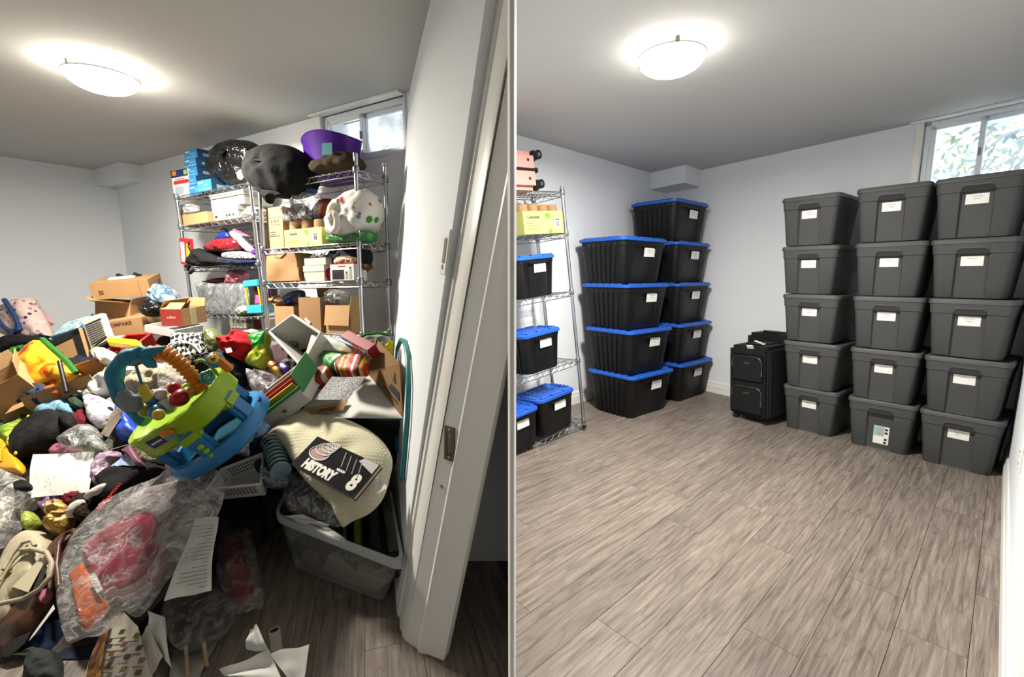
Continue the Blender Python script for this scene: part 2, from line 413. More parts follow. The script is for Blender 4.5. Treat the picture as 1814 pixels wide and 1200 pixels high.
# baseboards (right room)
def baseboard(name, a, b):
    a = Vector((*a, 0)); b = Vector((*b, 0)); L = (b - a).length; mw = frame(a, (b - a), (0, 0, 1))
    pr = [(0, 0), (.016, 0), (.016, .075), (.011, .085), (.011, .105), (.006, .118), (0, .12)]
    MB().loft([[(s, h, d) for d, h in pr] for s in (0, L)]).build(name, TRIMW, None, mw, kind='structure')
baseboard('baseboard_right_room_left', (-.5, 3.17), (RB[0] - .01, RB[1] - .01)); baseboard('baseboard_right_room_back', RB, RBR); baseboard('baseboard_right_room_right', RBR, (1.12, .854))
# bulkheads in the far ceiling corners
def bulkhead(name, corner, u, v, a, b, h):
    c = Vector((*corner, HC - h)); u = Vector((*u, 0)).normalized(); v = Vector((*v, 0)).normalized()
    B = [c, c + u * a, c + u * a + v * b, c + v * b]; T = [p + Vector((0, 0, h + .01)) for p in B]
    MB().hexa(B, T).build(name, WALL, None, kind='structure')
bulkhead('wall_bulkhead_left_room', LB, (LBR[0] - LB[0], LBR[1] - LB[1]), (-5.45 - LB[0], 3.17 - LB[1]), .62, .17, .16)
bulkhead('wall_bulkhead_right_room', RB, WUR[:2], (-.738, -.675), .42, .34, .17)

# ---- windows
GLASS = NT('window_glass'); GLASS.b.inputs['Base Color'].default_value = (.9, .95, 1, 1); GLASS.b.inputs['Alpha'].default_value = .10; GLASS.b.inputs['Roughness'].default_value = .05; GLASS = GLASS.m
FROST = NT('hazy_glass'); FROST.b.inputs['Base Color'].default_value = (.85, .92, 1, 1); FROST.b.inputs['Roughness'].default_value = .4
_tc = FROST.n('TexCoord'); _nz = FROST.n('TexNoise', Scale=9., Detail=5.); FROST.l(_tc, 'Object', _nz, 'Vector'); _r = FROST.ramp(_nz, 'Fac', [(.35, .15), (.7, .55)]); FROST.l(_r, 0, FROST.b, 'Alpha'); FROST = FROST.m
VINYL = M('vinyl_white', '#dfe6ec', .4, var=.02)
def window(name, MW, hole, split, label):
    s0, s1, z0, z1 = hole; w = thing(name, label, 'window', MW); w['kind'] = 'structure'
    d = -.045
    fr = MB(); t = .035
    for a, b, e, g in ((s0, s1, z1 - t, z1), (s0, s1, z0, z0 + t), (s0, s0 + t, z0, z1), (s1 - t, s1, z0, z1)):
        fr.box(((a + b) / 2, (e + g) / 2, d), (b - a, g - e, .06))
    fr.build('window_frame', VINYL, w, bevel=.004)
    m = s0 + (s1 - s0) * split
    for i, (a, b) in enumerate(((s0 + t, m + .015), (m - .015, s1 - t))):
        sa = MB(); q = .028; dz = d + (.016 if i == 0 else -.012)
        for x0, x1, y0, y1 in ((a, b, z1 - t - q, z1 - t), (a, b, z0 + t, z0 + t + q), (a, a + q, z0 + t, z1 - t), (b - q, b, z0 + t, z1 - t)):
            sa.box(((x0 + x1) / 2, (y0 + y1) / 2, dz), (x1 - x0, y1 - y0, .026))
        so = sa.build('sash', VINYL, w, bevel=.003)
        MB().box(((a + b) / 2, (z0 + z1) / 2, dz), (b - a - .05, z1 - z0 - .11, .005)).build('pane', GLASS if i == 0 else FROST, so)
    MB().box((m, (z0 + z1) / 2, d + .035), (.012, .05, .012)).build('latch', M('latch_grey', '#7b8088', .4), w, bevel=.003)
    # reveal lining and head trim
    rv = MB()
    rv.box(((s0 + s1) / 2, z0 - .004, -.09), (s1 - s0, .008, .2)); rv.box((s0 - .004, (z0 + z1) / 2, -.09), (.008, z1 - z0, .2)); rv.box((s1 + .004, (z0 + z1) / 2, -.09), (.008, z1 - z0, .2)); rv.box(((s0 + s1) / 2, z1 + .004, -.09), (s1 - s0, .008, .2))
    rv.build('reveal', TRIMW, w)
    hd = MB(); hd.hexa([(s0 - .07, HC - .012, .06), (s1, HC - .012, .06), (s1, HC - .012, 0), (s0 - .03, HC - .012, 0)], [(s0 - .07, HC - .001, .06), (s1, HC - .001, .06), (s1, HC - .001, 0), (s0 - .03, HC - .001, 0)])
    hd.build('head_trim', TRIMW, w)
    cs = MB(); cs.box((s0 - .022, (z0 + z1) / 2, .008), (.044, z1 - z0, .018)); cs.build('side_casing', TRIMW, w, bevel=.003)
    return w
window('window_1', MWL, HOLE_L, .47, 'white sliding window high in the back wall above the cluttered wire racks')
window('window_2', MWR, HOLE_R, .50, 'white sliding window high in the back wall behind the grey tote stacks')
# ---- greenery outside the windows
def shrub(name, label, MW, hole, seed, cols, X1, near, n=6000):
    rr = random.Random(seed); root = thing(name, label, 'shrub', MW)
    s0, s1, z0, z1 = hole
    for k, c in enumerate(cols):
        mb = MB()
        for _ in range(n // len(cols)):
            p = Vector((rr.uniform(s0 - .8, s1 + X1), rr.uniform(z0 - .6, z1 + .75), rr.uniform(-1.4, near)))
            if noise.noise(p * 1.7 + Vector((seed, k, 0))) < -.12: continue
            a = Vector((rr.uniform(-1, 1), rr.uniform(-1, 1), rr.uniform(-.6, .6))).normalized(); b = a.cross(Vector((rr.uniform(-.4, .4), rr.uniform(-.4, .4), 1))).normalized()
            l = rr.uniform(.02, .05); w_ = l * .32
            mb.add([p - a * l, p + b * w_, p + a * l, p - b * w_], [(0, 1, 2, 3)])
        mb.build('foliage', M('leaf_%s_%d' % (name, k), c, .6, var=.2), root, kind='stuff')
    st_ = MB()
    for i in range(9):
        x = rr.uniform(s0 - .4, s1 + X1 * .5); dz = rr.uniform(-1.3, near - .2)
        st_.tube([(x, z0 - 1.2, dz), (x + rr.uniform(-.15, .15), z0, dz), (x + rr.uniform(-.35, .35), z1 + .5, dz + rr.uniform(-.15, .1))], [.012, .008, .003], 6)
    st_.build('stem', M('twig_grey', '#6f6a60', .8), root)
shrub('garden_shrub', 'pale leafy shrub outside the window above the cluttered racks', MWL, HOLE_L, 3, ('#8fa0a6', '#a9b493', '#c6b48e', '#7f8f7c'), -.02, -.66)
shrub('garden_shrub', 'yellow green shrub outside the window behind the grey totes', MWR, HOLE_R, 8, ('#b7c489', '#cfc873', '#93a878', '#c9a56a'), .5, -.35)
for _mw, _h, _l in ((MWL, HOLE_L, 'grassy garden bank seen through the window over the racks'), (MWR, HOLE_R, 'grassy garden bank seen through the window over the grey totes')):
    MB().box(((_h[0] + _h[1]) / 2, .95, -1.95), (1.0, 1.9, .1)).build('garden_bank', M('garden_soil', '#8d8f78', .9, var=.3), None, _mw, label=_l, cat='bank')

# ---- ceiling lamps
def lamp_mat(nm, strength, col):
    t = NT(nm); t.b.inputs['Base Color'].default_value = (.9, .9, .88, 1); t.b.inputs['Roughness'].default_value = .3
    t.b.inputs['Emission Color'].default_value = col; t.b.inputs['Emission Strength'].default_value = strength; return t.m
def lamp(x, y, rad, strength, power, col, label):
    o = thing('ceiling_light', label, 'ceiling light', Matrix.Translation((x, y, HC)), 'flush ceiling lamps')
    MB().lathe([(rad * .7, 0), (rad * .7, -.022), (rad * .62, -.03)], 40).build('base_plate', M('lamp_base', '#cfcfc8', .4), o, smooth=40)
    pr = [(rad, -.038), (rad * 1.0, -.043)]
    for i in range(1, 9):
        a = i / 8 * math.pi / 2; pr.append((rad * math.cos(a) * .985 + .001, -.043 - .075 * math.sin(a)))
    MB().lathe(pr, 48).build('glass_shade', lamp_mat('lamp_glass_%d' % int(strength), strength, col), o, smooth=50)
    MB().tube([(rad * 1.012 * math.cos(a), rad * 1.012 * math.sin(a), -.040) for a in [2 * math.pi * k / 48 for k in range(48)]], .006, 8, closed=True).build('rim', M('lamp_rim', '#d9d9d2', .25), o, smooth=60)
    ld = bpy.data.lights.new('lamp_light', 'AREA'); ld.shape = 'DISK'; ld.size = rad * 1.7; ld.energy = power; ld.color = col[:3]
    lo = link('lamp_light', ld, o, Matrix.Translation((0, 0, -.124)))
    for k in range(3):
        a = math.radians(20 + 120 * k)
        MB().box((rad * 1.01 * math.cos(a), rad * 1.01 * math.sin(a), -.033), (.022, .02, .03), Matrix.Rotation(a, 3, 'Z')).build('clip', M('lamp_clip', '#9a9a94', .3, .8), o, bevel=.002)
    return o
pL = onz(181, 140, HC - .05); pR = onz(1189, 106, HC - .05)
lamp(pL[0], pL[1], .155, GLOW_L, LAMP_L, (1, .93, .80, 1), 'glowing round ceiling lamp above the cluttered half of the picture')
lamp(pR[0], pR[1], .155, GLOW_R, LAMP_R, (1, .95, .86, 1), 'glowing round ceiling lamp above the tidy room of stacked totes')
# ---- wall fittings
c = on_patch(791, 447); ax = (on_patch(791, 430) - on_patch(791, 465)).normalized(); ay = (on_patch(797, 447) - on_patch(785, 447)).normalized()
m = frame(c, ay, ax)
if m.col[2][0] > 0: m = frame(c, -ay, ax)
sw = thing('light_switch', 'white paddle light switch on the wall beside the door casing', 'light switch', m @ Matrix.Scale(1.15, 4))
MB().box((0, 0, .003), (.072, .118, .006)).build('plate', TRIMW, sw, bevel=.002)
MB().box((0, .004, .009), (.033, .066, .008)).build('paddle', M('switch_paddle', '#f0f0ec', .3, var=.01), sw, bevel=.002)
MB().box((0, -.04, .008), (.01, .012, .005)).build('slider', TRIMW, sw)
jp = lambda t_, z: Vector((-.359 + .048 * t_ + .203 * z, 1.347 - .035 * t_ - .092 * z, z))
jx = Vector((.048, -.035, 0)).normalized(); jz = Vector((.203, -.092, 1)).normalized()
sp = thing('strike_plate', 'worn brass strike plate set in the door jamb', 'strike plate', frame(jp(.62, .725), jx, jz))
BRASS = M('worn_brass', '#6e5f4a', .45, .8, .3, 30.)
for a, b, w_, h_ in ((0, .042, .04, .018), (0, -.042, .04, .018), (-.015, 0, .01, .07), (.015, 0, .01, .07)): MB().box((a, b, .002), (w_, h_, .004)).build('plate_bar', BRASS, sp)
MB().box((0, 0, -.0015), (.02, .066, .003)).build('latch_hole', M('dark_hole', '#1c1712', .9), sp)
for yy in (.042, -.042): MB().lathe([(.004, 0), (.004, .0016), (.001, .002)], 10, (0, yy, .004)).build('screw', CHROME, sp)
hs = thing('jamb_plug', 'small round plug in the door jamb below the strike plate', 'plug', frame(jp(.6, .585), jx, jz))
MB().lathe([(.006, 0), (.006, .001), (.003, .002)], 12, (0, 0, .001)).build('cap', M('plug_grey', '#8c8880', .5), hs)
# ================================================================== right room: storage totes
GREY = M('grey_tote_plastic', '#434445', .6, spec=.3, var=.05, scale=4., bump=.05, bscale=220.)
GREYL = M('grey_lid_plastic', '#494a4b', .55, spec=.3, var=.05, scale=4.)
BLK = M('black_tote_plastic', '#0e0e10', .5, var=.06, scale=4., spec=.3)
BLUE = M('blue_lid_plastic', '#2256b4', .38, var=.05, scale=4.)
def tote_section(w, d, r, rec_w, rec_d, cx, cy, ribs=0, rib_d=0., n=4):
    """plan outline of a tote wall: rounded corners, a recessed middle panel on the front and back faces, optional ribs on the end faces"""
    x0, x1, y0, y1 = cx - w / 2, cx + w / 2, cy - d / 2, cy + d / 2; P = []
    def face_x(y, sgn, dirx):   # front (dirx=+1) / back (dirx=-1)
        a, b = (cx - rec_w / 2, cx + rec_w / 2) if dirx > 0 else (cx + rec_w / 2, cx - rec_w / 2)
        e = .008 * dirx
        return [(a - e, y), (a, y + sgn * rec_d), (b, y + sgn * rec_d), (b + e, y)]
    def face_y(x, sgn, diry):
        out = []
        if ribs:
            L = d - 2 * r - .04
            for i in range(ribs):
                c_ = cy + diry * (-L / 2 + L * (i + .5) / ribs); hw = L / ribs * .26
                for q, dd in ((-1.25, 0), (-.95, 1), (.95, 1), (1.25, 0)): out.append((x - sgn * rib_d * dd, c_ + diry * q * hw))
        return out
    def corner(px_, py_, a0):
        return [(px_ + r * math.cos(math.radians(a0 + 90 * i / n)), py_ + r * math.sin(math.radians(a0 + 90 * i / n))) for i in range(n + 1)]
    P += face_x(y0, 1, 1) + corner(x1 - r, y0 + r, -90) + face_y(x1, -1, 1) + corner(x1 - r, y1 - r, 0)
    P += face_x(y1, -1, -1) + corner(x0 + r, y1 - r, 90) + face_y(x0, 1, -1) + corner(x0 + r, y0 + r, 180)
    return P
GW, GD, GH = .383, .46, .36
def grey_meshes():
    b = MB(); lv = []
    for z, k, rd in ((0, .80, .004), (.006, .815, .017), (.262, .925, .020), (.266, .945, -.001), (.325, .965, -.001)):
        lv.append([(x, y, z) for x, y in tote_section(GW * k, GD * (k + .02), .03, GW * .34, rd, GW / 2, GD / 2)])
    b.loft(lv)
    # handle: a brow and a dark plate painting the pocket's shade above the recess
    y_f = .0062
    def bar(x, z): return [(GW * x, y_f + .006, z), (GW * x, y_f - .008, z - .002), (GW * x, y_f - .008, z + .007), (GW * x, y_f + .006, z + .009)]
    hb = MB(); hb.loft([bar(.315, .262), bar(.335, .290), bar(.36, .298), bar(.64, .298), bar(.665, .290), bar(.685, .262)])
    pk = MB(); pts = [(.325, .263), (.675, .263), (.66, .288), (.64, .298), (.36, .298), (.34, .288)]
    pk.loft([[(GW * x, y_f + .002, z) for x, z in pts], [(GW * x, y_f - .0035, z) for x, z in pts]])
    l = MB()
    def rr(k, z, r=.035): return [(x + GW / 2, y + GD / 2, z) for x, y in rrect(GW - 2 * k, GD - 2 * k, r)]
    l.loft([rr(.006, .322), rr(-.001, .325), rr(-.001, .346), rr(.004, .354), rr(.012, .356), rr(.022, .350), rr(.034, .346)])
    return b.mesh('body', 35), l.mesh('lid', 35), hb.mesh('handle', 30), pk.mesh('handle_pocket_shade')
gb, gl, gh, gp = grey_meshes()
gb.materials.append(GREY); gl.materials.append(GREYL); gh.materials.append(GREYL); gp.materials.append(M('pocket_shade', '#2b2c2d', .8))
LABELM = M('label_card', '#e2e2de', .6, var=.02); LINK_ = M('label_print', '#8a8a88', .8, var=.02)
def label_card(parent, mw, w, h, lines=(.45,), seed=0):
    c = MB().box((0, 0, 0), (w, h, .0012)).build('label_card', LABELM, parent, mw)
    for i, k in enumerate(lines):
        MB().box((0, h * (.24 - .26 * i), .0009), (w * k, h * .045, .0005)).build('printed_line', LINK_, c)
    return c
GOFF = {'A': ((2.108, 3.507, -.929), [[-0.058, 0.011], [-0.022, 0.024], [-0.002, -0.005], [0.02, -0.028], [0.063, -0.003]]),
        'B': ((2.378, 3.138, -.875), [[-0.048, -0.001], [-0.012, 0.012], [-0.003, -0.006], [0.014, -0.012], [0.049, 0.006]]),
        'C': ((2.624, 2.831, -.927), [[-0.042, 0.008], [-0.011, 0.018], [-0.009, -0.013], [0.008, -0.017], [0.044, 0.006]])}
lvl = ['top', 'second from top', 'middle', 'second from bottom', 'bottom']
where = {'A': 'grey tote in the stack beside the black suitcases', 'B': 'grey tote in the middle grey stack', 'C': 'grey tote in the grey stack by the right edge'}
for key, ((x, y, yaw), offs) in GOFF.items():
    for i, (dx, dy) in enumerate(offs):
        o = thing('storage_tote', '%s, %s of five' % (where[key], lvl[i]) if not (key == 'B' and i == 4) else 'grey tote with green and white product sticker at the bottom of the middle stack', 'tote', TR(x + dx, y + dy, GH * (4 - i), yaw), 'grey storage totes in three stacks')
        for nm, me in (('body', gb), ('lid', gl), ('handle', gh), ('handle_pocket_shade', gp)): link(nm, me, o)
        def fy(z): return GD / 2 * (1 - (.815 + .11 * (z - .006) / .256 + .02)) + .017 + .003 * z / .262
        tilt = math.atan2(GD * .11 / 2 - .003, .256)
        if key == 'B' and i == 4:
            m_ = Matrix.Translation((GW * .53, fy(.105) - .0014, .105)) @ Euler((math.pi / 2 + tilt, 0, 0)).to_matrix().to_4x4()
            st_ = MB().box((0, 0, 0), (.085, .13, .0012)).build('sticker', LABELM, o, m_)
            MB().box((-.012, .028, .0008), (.06, .07, .0006)).build('sticker_band', M('sticker_green', '#9db9ad', .5), st_)
            for q in range(4): MB().box((-.008, .045 - .014 * q, .0013), (.04, .003, .0006)).build('printed_line', LINK_, st_)
            for bx, by in ((.028, .045), (.028, .02), (.026, -.028), (.024, -.052)): MB().box((bx, by, .001), (.016, .016, .0006)).build('printed_mark', INK, st_)
        else:
            m_ = Matrix.Translation((GW * (.50 if key != 'A' else .49), fy(.222) - .0014, .222)) @ Euler((math.pi / 2 + tilt, 0, 0)).to_matrix().to_4x4()
            label_card(o, m_, .098, .058, (.42,) if i % 2 else (.42, .28))
# ---- black totes with blue lids
def blue_meshes(W_, D_, Hh, ribs=6):
    b = MB(); lv = []
    for z, k in ((0, .80), (.008, .815), (Hh * .80, .92), (Hh * .81, .935), (Hh - .034, .945)):
        rd = .004 if z < .01 else (.010 if z < Hh * .805 else 0.)
        lv.append([(x, y, z) for x, y in tote_section(W_ * k, D_ * k, .05, W_ * .42, rd, W_ / 2, D_ / 2, ribs, .011 if z < Hh * .805 else .004)])
    b.loft(lv)
    l = MB()
    def rr(k, z, r=.055): return [(x + W_ / 2, y + D_ / 2, z) for x, y in rrect(W_ - 2 * k, D_ - 2 * k, r, 5)]
    l.loft([rr(.008, Hh - .036), rr(0, Hh - .032), rr(0, Hh - .014), rr(.006, Hh - .008), rr(.032, Hh - .008), rr(.045, Hh - .014), rr(.06, Hh - .014)])
    # raised lugs round the edge of the lid
    for k in range(ribs):
        y = .06 + (D_ - .12) * (k + .5) / ribs
        for x in (.022, W_ - .022): l.box((x, y, Hh - .005), (.028, (D_ - .12) / ribs * .62, .010))
    for a, e in ((.10, .30), (.37, .63), (.70, .90)):
        for y in (.022, D_ - .022): l.box((W_ * (a + e) / 2, y, Hh - .005), (W_ * (e - a), .026, .010))
    # shallow ridges inside the lid
    for k in range(5): l.box((W_ / 2, D_ * (.22 + .14 * k), Hh - .012), (W_ * .6, .018, .006))
    hd = MB(); y0 = D_ / 2 - D_ * .94 / 2
    hd.box((W_ / 2, y0 - .004, Hh * .815), (W_ * .42, .016, .012)); hd.box((W_ * .295, y0 - .002, Hh * .79), (.012, .014, Hh * .06)); hd.box((W_ * .705, y0 - .002, Hh * .79), (.012, .014, Hh * .06))
    return b.mesh('body', 35), l.mesh('lid', 35), hd.mesh('handle', 30, .003)
def blue_tote(ms, W_, D_, Hh, mw, label, group, card_x=.57, card_w=.15):
    o = thing('lidded_tote', label, 'tote', mw, group)
    for nm, me, mt in zip(('body', 'lid', 'handle'), ms, (BLK, BLUE, BLK)):
        if not me.materials: me.materials.append(mt)
        link(nm, me, o)
    k = .80 + .12 * .86; tilt = math.atan2(D_ * .105 / 2, Hh * .79)
    label_card(o, Matrix.Translation((W_ * card_x, D_ / 2 - D_ * .895 / 2 - .004, Hh * .68)) @ Euler((math.pi / 2 + tilt, 0, 0)).to_matrix().to_4x4(), card_w, card_w * .5, (.4, .25))
    return o
BWd, BDp, BHt = .640, .5098, .3837
msB = blue_meshes(BWd, BDp, BHt, 6)
BOFF = {'D': ((.943, 3.612, .677), [[-0.055, 0.007], [-0.019, 0.007], [0.02, -0.011], [0.054, -0.003]], 'front stack of four', ['top', 'second from top', 'second from bottom', 'bottom']),
        'E': ((1.545, 4.145, .706), [[-0.063, 0.009], [-0.025, 0.012], [-0.001, -0.001], [0.028, -0.015], [0.062, -0.006]], 'corner stack of five', lvl)}
for key, ((x, y, yaw), offs, wh, lv_) in BOFF.items():
    for i, (dx, dy) in enumerate(offs):
        blue_tote(msB, BWd, BDp, BHt, TR(x + dx, y + dy, BHt * (len(offs) - 1 - i), yaw), 'blue lidded black tote, %s in the %s' % (lv_[i], wh), 'black totes with blue lids', .60 if key == 'D' else .56)
# ---- wire racks
def Rm(yaw, a, b): return Matrix.Rotation(yaw, 4, 'Z') @ Matrix.Rotation(a, 4, 'X') @ Matrix.Rotation(b, 4, 'Y')
class Rack:
    """wire shelving; local origin = front-left post at height 0, x along the front, y to the back, z up the post"""
    def __init__(s, name, label, org, ang, w, d, levels, top, bottom, x0=0., wires=16):
        s.mw = Matrix.Translation(org) @ Rm(*ang); s.inv = s.mw.inverted(); s.w, s.d, s.lv, s.x0 = w, d, levels, x0
        o = s.o = thing(name, label, 'wire rack', s.mw, 'chrome wire racks')
        for px_ in (x0, w):
            for py_ in (0, d):
                p = MB(); p.tube([(px_, py_, bottom), (px_, py_, top)], .0125, 10); post = p.build('post', CHROME, o, smooth=40)
                MB().lathe([(.011, 0), (.014, .004), (.014, .018), (.006, .022)], 10, (px_, py_, top - .006)).build('post_cap', M('cap_grey', '#9da1a6', .3, .8), post, smooth=40)
                MB().lathe([(.016, 0), (.018, .012), (.012, .03)], 10, (px_, py_, bottom - .012)).build('foot', BLACKP, post, smooth=40)
                for z in levels: MB().lathe([(.0155, -.022), (.0185, -.018), (.0185, .016), (.0155, .02)], 10, (px_, py_, z)).build('collar', M('collar_grey', '#8f9398', .3, .9), post, smooth=40)
        for z in levels:
            g = MB()
            for yy in (0, d):
                for zz in (0, -.032): g.tube([(x0, yy, z + zz), (w, yy, z + zz)], .0032, 6)
                k = max(2, int((w - x0) / .038)); g.tube([(x0 + (w - x0) * i / k, yy, z - (.032 if i % 2 else 0)) for i in range(k + 1)], .0022, 5)
            for xx in (x0, w):
                for zz in (0, -.032): g.tube([(xx, 0, z + zz), (xx, d, z + zz)], .0032, 6)
                k = max(2, int(d / .038)); g.tube([(xx, d * i / k, z - (.032 if i % 2 else 0)) for i in range(k + 1)], .0022, 5)
            for i in range(1, wires): 
                xx = x0 + (w - x0) * i / wires; g.tube([(xx, 0, z + .003), (xx, d, z + .003)], .0018, 5)
            for yy in (d * .33, d * .67): g.tube([(x0, yy, z - .002), (w, yy, z - .002)], .003, 6)
            g.build('wire_shelf', CHROME, o, smooth=40)
    def at(s, x, y, ly):
        """pixel -> rack-local (lx, lz) on the plane ly"""
        a = s.inv @ Vector(C0); b = s.inv.to_3x3() @ Vector(ray(x, y)); t = (ly - a.y) / b.y; p = a + b * t; return p.x, p.z
    def m(s, x, y, z, rz=0., rx=0., ry=0.): return s.mw @ TR(x, y, z, rz, rx, ry)
    def onlevel(s, x, y, lz):
        a = s.inv @ Vector(C0); b = s.inv.to_3x3() @ Vector(ray(x, y)); t = (lz - a.z) / b.z; p = a + b * t; return p.x, p.y
# right-room rack: its right end shows, the rest runs behind the partition
rk3o = Vector((.366, 3.376, 1.819)) ; RK3A = (.731, -.0634, -.0964)
_dz = [0, -.296, -.728, -1.259, -1.746]
RK3 = Rack('wire_rack', 'chrome wire rack against the left wall of the tidy room', rk3o, RK3A, 0., .30, _dz, .03, -1.80, x0=-.95, wires=24)
RK3.o['label'] = 'chrome wire rack holding the blue lidded totes beside the partition'
msS = blue_meshes(.40, .30, .30, 5)
def rack_tote(lvz, xr, label, yo=-.02, s=1.): 
    return blue_tote(msS, .40, .30, .30, RK3.m(xr - .40 * s, yo, lvz + .006) @ Matrix.Scale(s, 4), label, 'totes on the wire rack', .55, .12)
x1, _z = RK3.at(992, 505, -.02); rack_tote(_dz[2], x1, 'small blue lidded tote alone on the middle shelf of the rack', s=.98)
x2, _z = RK3.at(1003, 630, -.03); rack_tote(_dz[3], x2, 'small blue lidded tote on the shelf above the rack base', s=.98)
x3, _y = RK3.onlevel(1022, 752, _dz[4]); rack_tote(_dz[4], x3 + .01, 'blue lidded tote at the right end of the bottom rack shelf', -.03)
rack_tote(_dz[4], x3 - .405, 'blue lidded tote half hidden at the left of the bottom rack shelf', -.05, .93)
# ---- yellow carton of paper towel rolls
YEL = M('yellow_carton', '#c4c46a', .7, var=.05); LEAF = M('leaf_print', '#5c9a2a', .7, var=.1); KRAFT = M('kraft_roll', '#8a6c4a', .9, var=.08, bump=.1, bscale=60.)
def leaf(mb, cx, cz, r, down=False):
    pts = [(cx + r * q[0], (-1 if down else 1) * r * q[1]) for q in ((-1, .2), (-.55, .9), (0, .55), (.6, .95), (1, .1), (.45, -.7), (.05, -1.1), (-.2, -.55), (-.7, -.5))]
    return mb.loft([[(x, -.0012, cz + z) for x, z in pts], [(x, -.0002, cz + z) for x, z in pts]])
def towel_carton(mw, w, d, h, label, rolls=4, lead=True):
    o = thing('towel_carton', label, 'carton', mw, 'yellow cartons of paper towels'); t = .004
    bx = MB(); bx.box((w / 2, t / 2, h / 2), (w, t, h)); bx.box((w / 2, d - t / 2, h / 2), (w, t, h)); bx.box((t / 2, d / 2, h / 2), (t, d - 2 * t, h)); bx.box((w - t / 2, d / 2, h / 2), (t, d - 2 * t, h)); bx.box((w / 2, d / 2, t / 2), (w - 2 * t, d - 2 * t, t))
    bx.build('carton_wall', YEL, o)
    for i in range(rolls):
        r = min(w / rolls, d) * .47
        for j, yy in enumerate((d * .28, d * .75)):
            MB().lathe([(r * .98, t), (r, h + .01), (r, h + .045), (r * .97, h + .05), (r * .3, h + .05), (r * .28, h + .04)], 18, (w * (i + .5) / rolls, yy, 0)).build('paper_roll', KRAFT, o, smooth=40)
    fl = MB(); leaf(fl, w * .60, h * .80, h * .17); fl.build('leaf_mark', LEAF, o)
    fl = MB(); leaf(fl, w * .64, h * .10, h * .13, True); fl.build('leaf_mark', LEAF, o)
    RX = Matrix.Rotation(math.pi / 2, 4, 'X')
    text('Cascades', h * .20, M('green_ink', '#24401a', .8), o, Matrix.Translation((w * .24, -.0006, h * .74)) @ RX, 'brand_lettering', .0004, bold=.001)
    for z, ww in ((.56, .26), (.46, .20), (.36, .34), (.26, .30), (.18, .34)): MB().box((w * (.05 + ww / 2), -.0006, h * z), (w * ww, .0008, h * .028)).build('printed_line', M('olive_ink', '#6c7038', .8), o)
    lb = MB().box((w * .84, -.0008, h * .47), (w * .15, .001, h * .5)).build('barcode_label', WHITE, o)
    for k in range(7): MB().box((w * (.795 + .015 * k), -.0016, h * (.42)), (w * (.004 + .004 * (k % 3)), .0006, h * .26)).build('barcode_bar', INK, lb)
    MB().box((w * .84, -.0016, h * .62), (w * .10, .0006, h * .06)).build('barcode_bar', INK, lb)
    return o
xa, za = RK3.at(999, 407, -.01)
towel_carton(RK3.m(xa - .40, -.01, _dz[1] + .006), .40, .24, .155, 'yellow paper towel carton on the tidy wire rack', 4)
# ---- pink case on the rack top
PINK = M('pink_shell', '#d8938a', .5, var=.04)
xb, zb = RK3.at(944, 300, .10)
pc = thing('child_suitcase', 'pink hard shell suitcase with black wheels on top of the wire rack', 'suitcase', RK3.m(xb - .42, .05, .006))
MB().box((.21, .10, .145), (.42, .2, .27)).build('shell', PINK, pc, bevel=.035, smooth=40)
MB().box((.21, .10, .15), (.428, .208, .036)).build('strap', BLACKP, pc, bevel=.008)
for z in (.05, .25):
    MB().box((.408, .03, z), (.03, .05, .075)).build('wheel_bracket', BLACKP, pc, bevel=.008)
    wh = MB().tube([(.448, .005, z + .01), (.448, .035, z + .01)], .032, 16).build('wheel', BLACKP, pc, smooth=40)
    MB().tube([(.448, .002, z + .01), (.448, .006, z + .01)], .014, 10).build('hub', CHROME, wh, smooth=40)
for z in (.09, .215): MB().ball((.33, .002, z), (.014, .006, .012)).build('latch_knob', BLACKP, pc, smooth=60)
